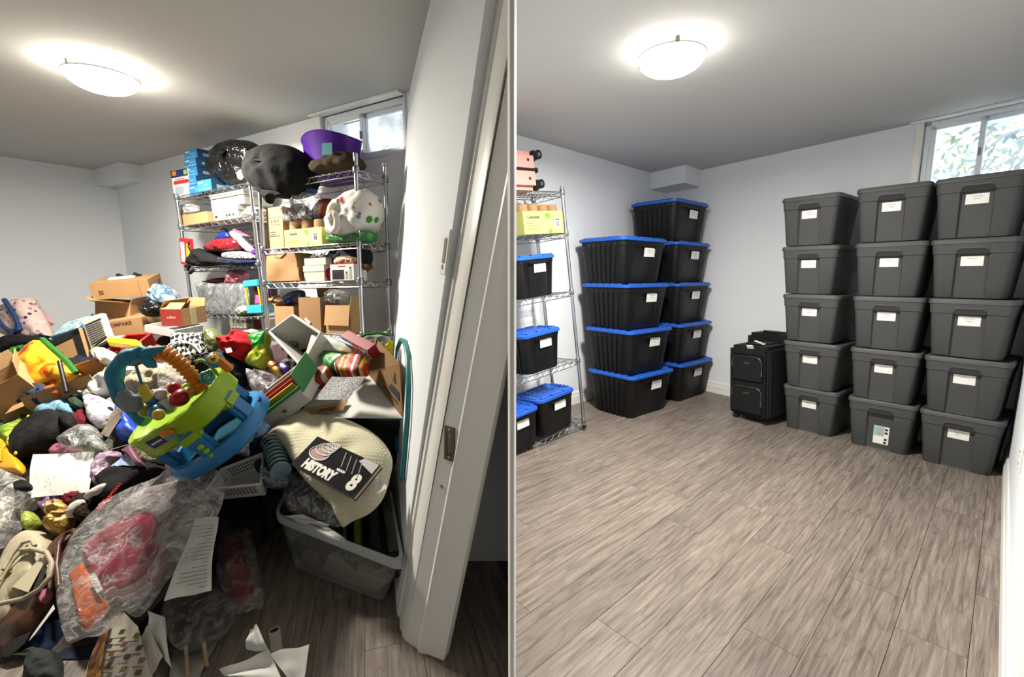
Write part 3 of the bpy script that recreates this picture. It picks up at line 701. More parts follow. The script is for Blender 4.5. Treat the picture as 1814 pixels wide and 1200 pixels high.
# ---- black suitcases
SUIT = M('suitcase_nylon', '#0d0d0f', .75, 0, .1, 6., .2, 120.); SUIT2 = M('suitcase_trim', '#131316', .6, 0, .1); ZIP = M('zip_silver', '#5e5e5c', .35, .7)
def suitcase(mw, w, d, h, label, tag=True):
    o = thing('suitcase', label, 'suitcase', mw, 'black upright suitcases')
    MB().box((w / 2, d / 2, h / 2 + .012), (w, d, h - .024)).build('body', SUIT, o, bevel=.03, smooth=40)
    for z0, z1, y in ((.10, .50, -.016), (.53, .90, -.012)):
        p = MB().box((w * .5, y / 2 + .004, h * (z0 + z1) / 2), (w * .78, abs(y) + .016, h * (z1 - z0))).build('front_pocket', SUIT, o, bevel=.014, smooth=40)
        a, b, zt, r = w * .14, w * .86, h * z1 - .02, .05
        path = [(a, y - .006, zt - .09), (a, y - .006, zt - r)] + [(a + r - r * math.cos(q), y - .006, zt - r + r * math.sin(q)) for q in (.4, .8, 1.2)] + [(a + r, y - .006, zt), (b - r, y - .006, zt)] + [(b - r + r * math.sin(q), y - .006, zt - r + r * math.cos(q)) for q in (.4, .8, 1.2)] + [(b, y - .006, zt - r), (b, y - .006, zt - .11)]
        MB().tube(path, .0035, 6).build('zip', ZIP, p, smooth=60)
        MB().box((w * .5, y - .006, h * z1 - .075), (.05, .004, .016)).build('badge', ZIP, p)
        MB().tube([(b, y - .012, zt - .11), (b + .004, y - .012, zt - .15)], .006, 6).build('zip_pull', ZIP, p)
    for xx in (.02, w - .02):
        for yy in (.02, d - .02): MB().tube([(xx, yy, .05), (xx, yy, h - .04)], .008, 8).build('corner_piping', SUIT2, o, smooth=60)
    MB().tube([(w * .3, d * .35, h - .012), (w * .32, d * .35, h + .012), (w * .68, d * .35, h + .012), (w * .7, d * .35, h - .012)], .012, 8).build('top_handle', SUIT2, o, smooth=60)
    MB().box((w * .5, d * .75, h + .004), (w * .5, .05, .014)).build('trolley_handle', BLACKP, o, bevel=.005)
    for xx in (.05, w - .05): MB().tube([(xx - .015, d - .03, .022), (xx + .015, d - .03, .022)], .022, 12).build('wheel', BLACKP, o, smooth=40); MB().box((xx, .04, .008), (.04, .03, .016)).build('foot', BLACKP, o)
    if tag:
        MB().box((w * .62, d * .35, h + .024), (.085, .03, .006), Matrix.Rotation(.3, 3, 'Y')).build('address_tag', WHITE, o)
        MB().box((w * .52, .02, h - .006), (.05, .012, .03), Matrix.Rotation(.5, 3, 'X')).build('paper_loop', WHITE, o)
    return o
suitcase(Matrix.Translation((1.888, 3.775, 0)) @ Rm(-1.031, .03, -.05), .35, .29, .63, 'large black upright suitcase with white address tag, in front of another')
suitcase(Matrix.Translation((2.17, 4.08, 0)) @ Rm(-1.0, 0, -.02), .37, .22, .70, 'black suitcase standing behind the tagged one against the wall', False)
# ---- sockets
def outlet(mw, label):
    o = thing('wall_outlet', label, 'outlet', mw)
    MB().box((0, 0, .003), (.072, .116, .006)).build('plate', TRIMW, o, bevel=.002)
    for y in (.026, -.026):
        f = MB().box((0, y, .007), (.036, .03, .003)).build('socket', M('socket_white', '#e9e9e4', .4), o, bevel=.001)
        for x in (-.007, .007): MB().box((x, y, .0088), (.003, .01, .001)).build('slot', INK, f)
dl = Vector((.738, .675, 0)); pw_ = Vector((-.62, 3.065, 0)); nl = np.array([.675, -.738, 0])
p = onpl(1013, 651, pw_, nl); outlet(frame(p, dl, (0, 0, 1)), 'white double outlet on the wall behind the tidy wire rack')
p = onpl(1811, 812, (1.507, 1.208, 0), np.array([-.675, .738, 0])); outlet(frame(p, -dl, (0, 0, 1)), 'white double outlet low on the wall at the right picture edge')
ALB[0] = .74
# ================================================================== soft things, sheets, cartons
def resample(pts, n, smooth=True):
    P = [np.array(p, float) for p in pts]; k = len(P); out = []
    if smooth:
        for i in range(k):
            a, b, c, d = P[i - 1], P[i], P[(i + 1) % k], P[(i + 2) % k]
            m = max(2, n // k + 1)
            for j in range(m):
                t = j / m; out.append(.5 * (2 * b + (c - a) * t + (2 * a - 5 * b + 4 * c - d) * t * t + (3 * b - a - 3 * c + d) * t ** 3))
    else:
        for i in range(k):
            b, c = P[i], P[(i + 1) % k]; m = max(2, n // k + 1)
            for j in range(m): out.append(b + (c - b) * j / m)
    return out
HN = np.array([-.2255, -.5173, .8256]); HP = HN * -.3609
def heap(px_, py_, lift=0.): return onpl(px_, py_, HP + HN * lift, HN)
def PH(lift=0.): return (HP + HN * lift, HN)
def PV(px_, py_, lift=0., up=.35, side=-.2):
    """plane standing on the heap at a point, leaning back by `up`"""
    p = heap(px_, py_, lift); n = np.array([side, -1., up]); return (p, n / np.linalg.norm(n))
def px_local(outline, plane):
    p0, n = plane; W3 = [Vector(onpl(x, y, p0, n)) for x, y in outline]
    c = sum(W3, Vector()) / len(W3); n = Vector(n)
    ex = Vector((1, 0, 0)) - n * n.x; ex.normalize(); ey = n.cross(ex)
    mw = frame(c, ex, ey); inv = mw.inverted(); return mw, [(inv @ w) for w in W3]
_seed = [0]
def puff_mesh(L2, tf, tb, wr=.3, n=48, rings=9, smooth=True, flat=2., wscale=None, seed=None):
    _seed[0] += 1; sd = seed if seed is not None else _seed[0] * 3.7
    out = resample([(p[0], p[1]) for p in L2], n, smooth); k = len(out)
    c = sum(out) / k; size = max(np.linalg.norm(p - c) for p in out); ws = wscale or 2.2 / size
    loopsF, loopsB = [], []
    for i in range(rings):
        r = (rings - i) / rings
        h = max(0., 1 - r ** (2 * flat)) ** .5
        lf, lb = [], []
        for p in out:
            q = c + (p - c) * r
            v = Vector((q[0], q[1], sd))
            rid = 1 - 2 * abs(noise.noise(v * ws)) ; fb = noise.noise(v * ws * 2.3 + Vector((5, 1, 2)))
            w = wr * (.6 * (rid - .5) + .5 * fb) * (1 - r ** 8)
            lf.append((q[0], q[1], tf * (h + w * h)))
            lb.append((q[0], q[1], -tb * h))
        loopsF.append(lf); loopsB.append(lb)
    mb = MB(); mb.loft(list(reversed(loopsB)) + loopsF[1:] if tb else loopsF, True, True)
    return mb
def puff(name, label, cat, outline, plane, tf, mat, tb=.03, wr=.35, smooth=True, flat=2., n=48, rings=9, group=None, part='fabric', wscale=None, root=None):
    mw, L2 = px_local(outline, plane)
    me = puff_mesh(L2, tf, tb, wr, n, rings, smooth, flat, wscale)
    if root == 'mesh': return me.build(name, mat, None, mw, smooth=70, label=label, cat=cat, group=group)
    o = thing(name, label, cat, mw, group) ; me.build(part, mat, o, smooth=70); return o
def soft(name, label, cat, outline, plane, tf, mat, **kw): return puff(name, label, cat, outline, plane, tf, mat, root='mesh', **kw)
def sheet_mesh(q4, nu=10, nv=10, bend=.01, th=.0015, seed=1.):
    """bilinear sheet through four 3-D corners with a gentle irregular bend"""
    Q = [Vector(p) for p in q4]; nrm = (Q[1] - Q[0]).cross(Q[3] - Q[0]).normalized()
    def S(u, v):
        p = (Q[0] * (1 - u) + Q[1] * u) * (1 - v) + (Q[3] * (1 - u) + Q[2] * u) * v
        return p + nrm * bend * noise.noise(Vector((u * 1.7, v * 1.7, seed)))
    mb = MB(); V = [S(i / nu, j / nv) for j in range(nv + 1) for i in range(nu + 1)]
    fs = [(j * (nu + 1) + i, j * (nu + 1) + i + 1, (j + 1) * (nu + 1) + i + 1, (j + 1) * (nu + 1) + i) for j in range(nv) for i in range(nu)]
    m = len(V); mb.add(V + [v - nrm * th for v in V], fs + [tuple(reversed([a + m for a in f])) for f in fs])
    w = nu + 1
    ed = [(i, i + 1) for i in range(nu)] + [(nu + j * w, nu + (j + 1) * w) for j in range(nv)] + [(nv * w + i + 1, nv * w + i) for i in range(nu - 1, -1, -1)] + [((j + 1) * w, j * w) for j in range(nv - 1, -1, -1)]
    mb.f += [(b, a, a + m, b + m) for a, b in ed]
    return mb
def sheet(name, label, cat, quad, plane, mat, bend=.012, lifts=(0, 0, 0, 0), group=None, parent_mw=True):
    mw, L = px_local(quad, plane); L = [Vector((p.x, p.y, l)) for p, l in zip(L, lifts)]
    return sheet_mesh(L, bend=bend, seed=_seed[0] * 1.3 + 2).build(name, mat, None, mw, smooth=50, label=label, cat=cat, group=group)
def carton(name, label, mw, w, d, h, mat=None, opn=True, flaps=(), cat='carton', inside=None, group=None, t=.004, tape=False):
    """box from separate walls; local origin front-left-bottom; flaps: (side, outward angle from upright, length)"""
    mat = mat or CARD; o = thing(name, label, cat, mw, group)
    for nm, c, s in (('front_wall', (w / 2, t / 2, h / 2), (w, t, h)), ('back_wall', (w / 2, d - t / 2, h / 2), (w, t, h)), ('side_wall', (t / 2, d / 2, h / 2), (t, d - 2 * t, h)), ('side_wall', (w - t / 2, d / 2, h / 2), (t, d - 2 * t, h)), ('bottom', (w / 2, d / 2, t / 2), (w - 2 * t, d - 2 * t, t))):
        MB().box(c, s).build(nm, mat, o)
    if not opn: 
        MB().box((w / 2, d / 2, h - t / 2), (w - 2 * t, d - 2 * t, t)).build('top', mat, o)
    if tape:
        TP = M('parcel_tape', '#c3ab84', .35, var=.05)
        MB().box((w / 2, -.0004, h * .5), (w * .16, .0008, h)).build('tape', TP, o)
    for side, ang, ln in flaps:
        a = math.radians(ang); mb = MB()
        if side in 'fb':
            mb.box((0, 0, ln / 2), (w - .004, t * .8, ln)); sg = 1 if side == 'f' else -1
            m = Matrix.Translation((w / 2, t / 2 if side == 'f' else d - t / 2, h)) @ Matrix.Rotation(a * sg, 4, 'X')
        else:
            mb.box((0, 0, ln / 2), (t * .8, d - .004, ln)); sg = -1 if side == 'l' else 1
            m = Matrix.Translation((t / 2 if side == 'l' else w - t / 2, d / 2, h)) @ Matrix.Rotation(a * sg, 4, 'Y')
        mb.build('flap', mat, o, m)
    if inside: MB().box((w / 2, d / 2, h * .8), (w - .012, d - .012, .006)).build('contents', inside, o)
    return o
RXF = Matrix.Rotation(math.pi / 2, 4, 'X')        # lettering on a front (-y) face
def face_text(o, body, size, x, z, mat=None, y=-.0006, sx=1., bold=.0, rot=0.):
    return text(body, size, mat or INK, o, Matrix.Translation((x, y, z)) @ RXF @ Matrix.Rotation(rot, 4, 'Z'), sx=sx, depth=.0004, bold=bold)
def face_bar(o, name, x, z, w, h, mat, y=-.0005, th=.0008): return MB().box((x, y, z), (w, th, h)).build(name, mat, o)

# ================================================================== left room: wire racks
RK1 = Rack('wire_rack', 'chrome wire rack on the left with blue boxes on top', (-2.582, 3.559, 1.816), (-.4704, .0229, -.0291), .90, .33, [0, -.222, -.54, -.902, -1.30], .012, -1.79)
RK2 = Rack('wire_rack', 'chrome wire rack under the window with purple tub on top', (-1.603, 2.943, 1.774), (-.4636, -.0336, -.0237), .83, .23, [0, -.394, -.61, -.919, -1.4], .075, -1.75)
def rspan(R, lv, xl, xr, yt, ly, ymid=None):
    """x range and height of something standing on shelf lv of rack R, from its outline"""
    zb = R.lv[lv] + .006; yb = ymid or yt + 20
    a = R.at(xl, yb, ly)[0]; b = R.at(xr, yb, ly)[0]; zt = R.at((xl + xr) / 2, yt, ly)[1]
    return a, b - a, zb, zt - zb
def rplane(R, ly):
    n = R.mw.to_3x3() @ Vector((0, -1, 0)); return (np.array(R.mw @ Vector((0, ly, 0))), np.array(n))
SKYB = M('glove_blue', '#3f92cf', .5, var=.05); DKB = M('glove_dark', '#1f3d5e', .5, var=.05)
# ---- top of the left rack
a, w, z, h = rspan(RK1, 0, 304, 331, 299, .05)
fb_ = thing('filter_carton', 'white filter carton with navy header and red band at the rack corner', 'carton', RK1.m(a, .05, z, .06))
MB().box((w / 2, .06, h / 2), (w, .12, h)).build('box', M('filter_white', '#e9e7e2', .5), fb_, bevel=.002)
face_bar(fb_, 'header_band', w / 2, h * .86, w, h * .26, M('navy_print', '#27346e', .5)); face_bar(fb_, 'red_band', w * .55, h * .55, w * .9, h * .13, M('red_print', '#c23a36', .5))
face_bar(fb_, 'orange_mark', w * .2, h * .88, w * .25, h * .15, M('orange_print', '#e08a2e', .5), -.0012); face_bar(fb_, 'green_mark', w * .87, h * .86, w * .2, h * .16, M('green_print', '#9cc04a', .5), -.0012)
face_bar(fb_, 'picture', w * .4, h * .25, w * .5, h * .28, M('pale_print', '#a9b9c6', .5)); face_text(fb_, 'Humidifier Filter', h * .085, w * .5, h * .66, M('red_ink', '#b03030', .5))
def glove_box(m_, w_, d_, h_, label):
    o = thing('glove_box', label, 'box', m_, 'blue glove boxes on the left rack')
    MB().box((w_ / 2, d_ / 2, h_ / 2), (w_, d_, h_)).build('box', SKYB, o, bevel=.0015)
    MB().box((w_ + .0004, d_ / 2, h_ / 2), (.0008, d_ * .99, h_ * .97)).build('side_print', DKB, o)
    MB().box((w_ + .001, d_ * .45, h_ * .42), (.0008, d_ * .42, h_ * .34)).build('side_picture', M('glove_pic', '#8b98a8', .6), o)
    face_bar(o, 'label_strip', w_ * .28, h_ * .78, w_ * .34, h_ * .12, WHITE)
    for k in range(5): face_bar(o, 'dot_mark', w_ * (.18 + .16 * k), h_ * .2, w_ * .05, h_ * .08, WHITE)
    face_bar(o, 'text_strip', w_ * .62, h_ * .55, w_ * .3, h_ * .07, M('pale_blue_ink', '#a8d3ee', .6))
    return o
x0, w, z, h = rspan(RK1, 0, 327, 349, 330, .06, 335)
gw, gd = w * 1.0, .17
def gpos(pxl, pyt, ly): return RK1.at(pxl, pyt, ly)
hts = [(334, 330, 345), (325, 315, 330), (323.5, 299, 315), (322.5, 283.5, 299), (321, 267, 283.5)]
zc = RK1.lv[0] + .006
for i, (xl, yt, yb) in enumerate(hts):
    xx, zt = gpos(xl, yt, .06); hh = zt - zc
    glove_box(RK1.m(xx, .06 + .004 * i, zc, .03 * (-1) ** i), gw, gd, max(.04, hh - .001), 'blue glove box, %s in the tall stack of five' % ['bottom', 'second from bottom', 'middle', 'second from top', 'top'][i]); zc = zt
xx, zt = gpos(349, 322, .03); glove_box(RK1.m(xx + .012, .02, RK1.lv[0] + .006, .05), gw, .16, zt - RK1.lv[0] - .006, 'blue glove box lying in front of the tall stack')
glove_box(RK1.m(xx + .10, .13, RK1.lv[0] + .085, .1, 0, .42) , gw, .15, .065, 'blue glove box leaning tilted against the garbage bag')
# black garbage bag
BAG = glossybag('black_bag_film', '#0d0d0f', 1., 26., .25)
bag = puff('garbage_bag', 'knotted black garbage bag on top of the left rack', 'garbage bag', [(380, 292), (392, 266), (410, 252), (430, 248), (452, 254), (466, 268), (470, 290), (462, 312), (448, 326), (420, 329), (398, 324), (383, 310)], rplane(RK1, .15), .13, BAG, tb=.10, wr=.35, n=60, rings=12, part='bag')
kn = MB(); kn.tube([(.01, .0, .12), (.02, .02, .15), (.05, .05, .16), (.07, .03, .15)], [.03, .02, .014, .02], 8); kn.build('knot', BAG, bag, smooth=60)
soft('pale_scrap', 'pale green scrap showing through the garbage bag', 'scrap', [(421, 305), (430, 301), (432, 312), (428, 319), (422, 316)], rplane(RK1, .015), .012, M('pale_scrap', '#c9cbab', .7), tb=.005)
# ---- second shelf
a, w, z, h = rspan(RK1, 1, 319, 368, 378, .03, 388)
carton('open_carton', 'low tan carton with torn flaps on the left rack', RK1.m(a, .03, z, 0), w, .2, h, CARD2, True, (('l', 20, .05), ('b', -15, .04)))
soft('white_wrap', 'white plastic wrap rising out of the low tan carton', 'wrap', [(324, 380), (322, 366), (336, 360), (352, 366), (352, 377), (338, 380)], rplane(RK1, .1), .04, M('dull_white_wrap', '#b9bcbf', .4, bump=.4), tb=.03)
CRM = M('shoe_box_white', '#b5b2a6', .7, var=.03)
def lidbox(R, lv_z, xl, xr, yt, yb, ly, d, label, name='shoe_box', lid=.3, mat=CRM, marks=False, group='white shoe boxes on the left rack'):
    a, zt = R.at(xl, yt, ly); b, _ = R.at(xr, yt, ly); w = b - a; h = zt - lv_z
    o = thing(name, label, 'box', R.m(a, ly, lv_z), group)
    MB().box((w / 2, d / 2, h / 2), (w * .98, d * .98, h)).build('box', mat, o, bevel=.001)
    MB().box((w / 2, d / 2, h * (1 - lid / 2) + .002), (w * 1.01, d * 1.02, h * lid)).build('lid', mat, o, bevel=.001)
    if marks:
        for k, (x, s_) in enumerate(((.12, .1), (.55, .06), (.66, .07), (.8, .05))): face_bar(o, 'printed_mark', w * x, h * .35, w * s_, h * .16, INK, -.001)
    return zt
z1 = lidbox(RK1, RK1.lv[1] + .006, 376, 421, 370, 391, .03, .2, 'white shoe box with printed end, bottom of its stack', lid=.35, marks=True)
z2 = lidbox(RK1, z1 + .003, 372, 433, 355, 371, .04, .22, 'white shoe box in the middle of its stack', lid=.01)
lidbox(RK1, z2 + .003, 370, 432, 346, 355, .04, .22, 'shallow white box lid on top of the shoe box stack', lid=.5)
sheet('grey_folder', 'grey folder leaning behind the rack post', 'folder', [(418, 389), (424, 387), (440, 369), (436, 369)], rplane(RK1, .03), M('folder_grey', '#7d7f80', .5), .003)
soft('white_cloth', 'crumpled white cloth at the right end of the shoe box shelf', 'cloth', [(441, 381), (443, 370), (452, 366), (470, 372), (470, 380), (455, 384)], rplane(RK1, .08), .06, fabric('white_cloth', '#cfd0cc'), tb=.04)
# ---- third shelf: bags and pouches
P3 = lambda ly: rplane(RK1, ly)
sg = thing('play_sign', 'red framed play board with blue and yellow panels hung on the rack post', 'sign', frame(onpl(331, 446, *P3(-.03)), RK1.mw.to_3x3() @ Vector((1, 0, -.12)), RK1.mw.to_3x3() @ Vector((.12, 0, 1))))
MB().box((0, 0, 0), (.17, .2, .012)).build('board', M('sign_red', '#b8202a', .4), sg, bevel=.003)
MB().box((-.042, -.005, .0065), (.05, .15, .002)).build('panel', M('sign_blue', '#a9c3d1', .4), sg); MB().hexa([(.01, -.05, .006), (.06, -.05, .006), (.045, .06, .006), (.015, .06, .006)], [(.01, -.05, .009), (.06, -.05, .009), (.045, .06, .009), (.015, .06, .009)]).build('panel', M('sign_yellow', '#e4c92c', .4), sg)
soft('black_backpack', 'black backpack with dangling straps on the left rack', 'backpack', [(346, 452), (352, 440), (372, 447), (384, 450), (398, 462), (392, 470), (360, 472), (345, 470)], P3(.03), .09, fabric('pack_black', '#1b1b1e'), tb=.1)
st_ = thing('backpack_strap', 'black padded strap hanging over the shelf edge', 'strap', RK1.m(0, 0, 0))
pts = [RK1.at(x, y, -.035) for x, y in ((336, 428), (334, 437), (340, 448), (352, 457), (362, 459))]; MB().tube([(x, -.035, zz) for x, zz in pts], .009, 8).build('loop', fabric('strap_black', '#1d1a1c'), st_, smooth=60)
pts = [RK1.at(x, y, -.04) for x, y in ((372, 462), (352, 468), (336, 470), (333, 478), (337, 484), (343, 478))]; MB().tube([(x, -.04, zz) for x, zz in pts], .012, 8).build('tail', fabric('strap_black', '#1d1a1c'), st_, smooth=60)
soft('blue_envelope', 'bright blue pointed pouch behind the red bag', 'pouch', [(380, 424), (402, 405), (406, 420), (400, 426)], P3(.14), .02, M('royal_blue', '#1f3fa8', .4), tb=.01, smooth=False, wr=.1)
soft('red_bag', 'shiny dark red quilted bag on the left rack', 'bag', [(367, 437), (385, 425), (405, 422), (425, 425), (428, 436), (422, 445), (395, 447), (376, 446)], P3(.04), .07, glossybag('red_vinyl', '#7e1620', .8, 20., .25), tb=.06)
soft('floral_pouch', 'pale flat floral pouch slanting down over the dark bags', 'pouch', [(408, 412), (416, 410), (438, 428), (452, 444), (444, 448), (425, 430)], P3(.05), .03, pattern('floral_pale', 'spots', ['#c4b9b2', '#7a5560', '#4a4a58', '#c58a92'], 60.), tb=.01, wr=.1)
soft('pink_pouch', 'pink flat pouch at the top of the pouch pile', 'pouch', [(414, 406), (422, 408), (446, 421), (442, 426), (424, 418)], P3(.08), .025, fabric('pink_cloth', '#b0607c'), tb=.01, wr=.1)
soft('black_pouch', 'black flat pouch under the pink one by the rack post', 'pouch', [(430, 418), (448, 421), (472, 434), (470, 440), (448, 436)], P3(.07), .03, glossybag('black_vinyl', '#18171a', .5, 22., .3), tb=.02)
soft('houndstooth_pouch', 'black and white houndstooth pouch with teal end', 'pouch', [(397, 450), (408, 446), (432, 446), (450, 452), (452, 460), (425, 461), (402, 458)], P3(.02), .05, pattern('hound_small', 'hound', ['#101014', '#d8d8d4'], 70.), tb=.04, wr=.15)
soft('navy_pouch', 'navy zip pouch lying on the wire shelf', 'pouch', [(392, 466), (396, 457), (430, 460), (456, 461), (458, 467), (430, 471)], P3(.02), .06, fabric('navy_cloth', '#20243f'), tb=.06)
soft('olive_pouch', 'small olive pouch between the backpack and navy pouch', 'pouch', [(378, 454), (392, 456), (402, 465), (394, 470), (382, 468)], P3(.03), .05, fabric('olive_cloth', '#4a4526'), tb=.05)
soft('purple_pouch', 'purple drawstring pouch by the right rack post', 'pouch', [(451, 446), (458, 440), (470, 440), (470, 462), (458, 466), (452, 458)], P3(.08), .05, fabric('purple_cloth', '#4c2380'), tb=.05)
soft('dark_bag', 'black crumpled bag filling the back of the pouch shelf', 'bag', [(372, 450), (384, 436), (410, 428), (440, 430), (462, 440), (466, 462), (420, 468), (380, 466)], P3(.17), .08, glossybag('dark_grey_bag', '#232228', .7, 22., .4), tb=.06)
soft('grey_sweater', 'folded grey sweater at the left of the pouch shelf', 'sweater', [(340, 450), (352, 442), (372, 438), (380, 450), (366, 458), (346, 458)], P3(.16), .06, fabric('grey_knit', '#8d9292'), tb=.06)
# ---- fourth shelf
a, w, z, h = rspan(RK1, 3, 346, 432, 505, .03, 530)
ob = thing('wrapped_bin', 'grey storage bin draped in clear plastic on the left rack', 'bin', RK1.m(a, .05, z))
MB().hexa([(.03, 0, 0), (w - .03, 0, 0), (w - .03, .25, 0), (.03, .25, 0)], [(0, -.01, h), (w, -.01, h), (w, .26, h), (0, .26, h)]).build('bin', M('bin_grey', '#5c5e62', .6), ob, bevel=.008)
mwp, L2 = px_local([(340, 510), (352, 500), (385, 503), (425, 502), (440, 512), (442, 540), (436, 556), (400, 556), (366, 553), (350, 530)], rplane(RK1, .02)); wrp = puff_mesh(L2, .035, .01, .8, 60, 12, True, 2.).build('plastic_wrap', film('draped_film', '#a9aeb2', .12, .42, 9.), ob, RK1.m(a, .05, z).inverted() @ mwp, smooth=70)
soft('red_package', 'red flat package on top of the wrapped bin', 'package', [(372, 500), (374, 495), (396, 492), (400, 500)], P3(.12), .05, M('pkg_red', '#8c1a22', .4), tb=.06, wr=.1)
a2, z2_ = RK1.at(358, 500, .1); carton('small_carton', 'tiny orange brown carton on top of the wrapped bin', RK1.m(a2, .1, z + h + .001), .09, .08, .035, card('orange_card', '#b8763c'), False)
soft('gift_bag', 'pink and green gift bag standing on the fourth shelf', 'gift bag', [(402, 502), (406, 482), (414, 476), (438, 484), (437, 495), (432, 504)], P3(.1), .05, pattern('gift_pink', 'swirl', ['#5d6a3c', '#b73b5c', '#d8a6b0', '#8f2438'], 12.), tb=.04, smooth=False)
sheet('green_card', 'olive green flat card rising behind the gift bag', 'card', [(408, 478), (436, 492), (438, 482), (412, 473)], P3(.13), M('olive_card', '#65704a', .5), .004)
TURQ = M('turquoise_plastic', '#39a9bd', .4); YPL = M('toy_yellow', '#e3c321', .4)
a, w, z, h = rspan(RK1, 3, 434, 462, 497, -.02, 520)
db = thing('doll_box', 'turquoise doll display box with yellow posts on the rack', 'toy box', RK1.m(a, -.02, z, 0, 0, -.04))
MB().box((w / 2, .05, h * .13), (w * 1.02, .11, h * .26)).build('base', TURQ, db, bevel=.006); MB().box((w / 2, .05, h * .90), (w, .11, h * .2)).build('roof', TURQ, db, bevel=.006)
for xx in (.1, .9): MB().tube([(w * xx, .004, h * .26), (w * xx, .004, h * .8)], .006, 8).build('post', YPL, db)
MB().box((w / 2, .085, h * .52), (w * .9, .008, h * .54)).build('back_card', M('doll_magenta', '#7c2a63', .5), db)
MB().ball((w * .42, .05, h * .66), (.03, .025, .035)).build('doll_head', M('doll_skin', '#6a4a3c', .5), db, smooth=60); MB().lathe([(.03, 0), (.018, .06), (.012, .07)], 10, (w * .42, .05, h * .3)).build('doll_body', M('doll_dress', '#b03a78', .5), db, smooth=60)
soft('net_ball', 'ball of white netting in front of the wrapped bin', 'netting', [(422, 548), (428, 542), (438, 544), (442, 552), (436, 557), (424, 556)], P3(-.01), .03, M('netting', '#a8a49a', .8, bump=.8, bscale=60.), tb=.03)
# bottom of the left rack: mixer carton
a, w, z, h = rspan(RK1, 4, 410, 466, 562, .06, 580)
kb = thing('mixer_carton', 'cream appliance carton with bold black lettering behind the rack foot', 'carton', RK1.m(a, .05, z))
MB().box((w / 2, .12, h / 2), (w, .24, h)).build('box', M('carton_cream', '#b9b3a4', .6), kb, bevel=.002); MB().box((w * .88, -.001, h * .88), (w * .22, .002, h * .22)).build('red_panel', M('dark_red_print', '#7a2030', .5), kb)
face_text(kb, 'KitchenAid', .05, w * .42, h * .92, INK, -.001, bold=.001)
MB().box((w * .5, -.001, h * .72), (w * .9, .002, h * .1)).build('grey_band', M('grey_band', '#6e7268', .5), kb)
# ---- right rack (under the window), top
SACK = M('sack_grey', '#17181a', .95, 0, .12, 4., .3, 14., spec=.2)
sk = puff('stuff_sack', 'big round charcoal stuff sack bulging over the rack top', 'stuff sack', [(450, 300), (454, 280), (468, 265), (490, 257), (515, 259), (538, 272), (552, 294), (554, 316), (546, 338), (530, 350), (505, 353), (480, 346), (462, 336), (451, 320)], rplane(RK2, .03), .16, SACK, tb=.16, wr=.22, n=64, rings=14, part='sack', flat=1.3)
mi = sk.matrix_world.inverted() if False else None
def on_puff(o, pts, tf):   # local points on the front of a round puff
    return pts
MB().tube([(-.15, .03, .10), (-.08, .042, .145), (0, .035, .165), (.08, .02, .15), (.14, .0, .11)], .005, 6).build('seam', fabric('sack_seam', '#28292c'), sk, smooth=60)
for k, (ww, yy) in enumerate(((.05, .0), (.03, -.012), (.06, -.03))): MB().box((-.105, yy - .005, .142), (ww, .006 if k < 2 else .008, .002), Matrix.Rotation(.2, 3, 'Z') @ Matrix.Rotation(-.45, 3, 'Y')).build('printed_line', M('sack_print', '#8e9092', .6), sk)
_fl = soft('sack_mouth', 'gathered charcoal sack mouth hanging below the round sack', 'sack flap', [(456, 330), (468, 336), (486, 338), (500, 346), (484, 352), (478, 362), (472, 352), (464, 344)], rplane(RK2, -.07), .035, SACK, tb=.03, wr=.6); attach(_fl, sk)
PURP = M('purple_tub', '#5a1fa0', .35, var=.05)
xa, za = RK2.at(547, 262, .16); xb, _ = RK2.at(633, 262, .16); wt = xb - xa; zt = RK2.at(590, 250, .16)[1]
tb_ = thing('laundry_tub', 'purple plastic laundry tub with cut-out handle and teal label', 'tub', RK2.m(xa + wt / 2, .16, RK2.lv[0] + .006))
def ell(rx, ry, z, wav=0): return [(rx * math.cos(2 * math.pi * j / 40), ry * math.sin(2 * math.pi * j / 40), z + wav * math.cos(2 * (2 * math.pi * j / 40)) * -1) for j in range(40)]
hz = zt - RK2.lv[0] - .012; rx = wt / 2
MB().loft([ell(rx * .72, .105, 0), ell(rx * .97, .145, hz, .018), ell(rx, .15, hz + .006, .018), ell(rx * .985, .147, hz + .008, .018), ell(rx * .95, .14, hz, .018), ell(rx * .70, .10, .006)]).build('tub_wall', PURP, tb_, smooth=50)
ha = math.radians(205); MB().box((rx * .93 * math.cos(ha), .14 * math.sin(ha) - .004, hz * .84), (.075, .006, .03), Matrix.Rotation(-.75, 3, 'Z') @ Matrix.Rotation(-.25, 3, 'Y')).build('handle_hole', M('hole_light', '#cfd4da', .6), tb_, bevel=.002)
MB().box((rx * .50, -.133, hz * .62), (.06, .003, .07), Matrix.Rotation(.42, 3, 'Z') @ Matrix.Rotation(-.12, 3, 'X')).build('label', M('teal_label', '#6fb0ba', .5), tb_)
soft('brown_coat', 'folded brown coat in front of the purple tub', 'coat', [(556, 300), (562, 292), (588, 282), (612, 272), (626, 271), (640, 284), (641, 296), (620, 302), (590, 306), (566, 310)], rplane(RK2, .04), .09, fabric('brown_coat', '#46382a', .5, 18.), tb=.08, wr=.3)
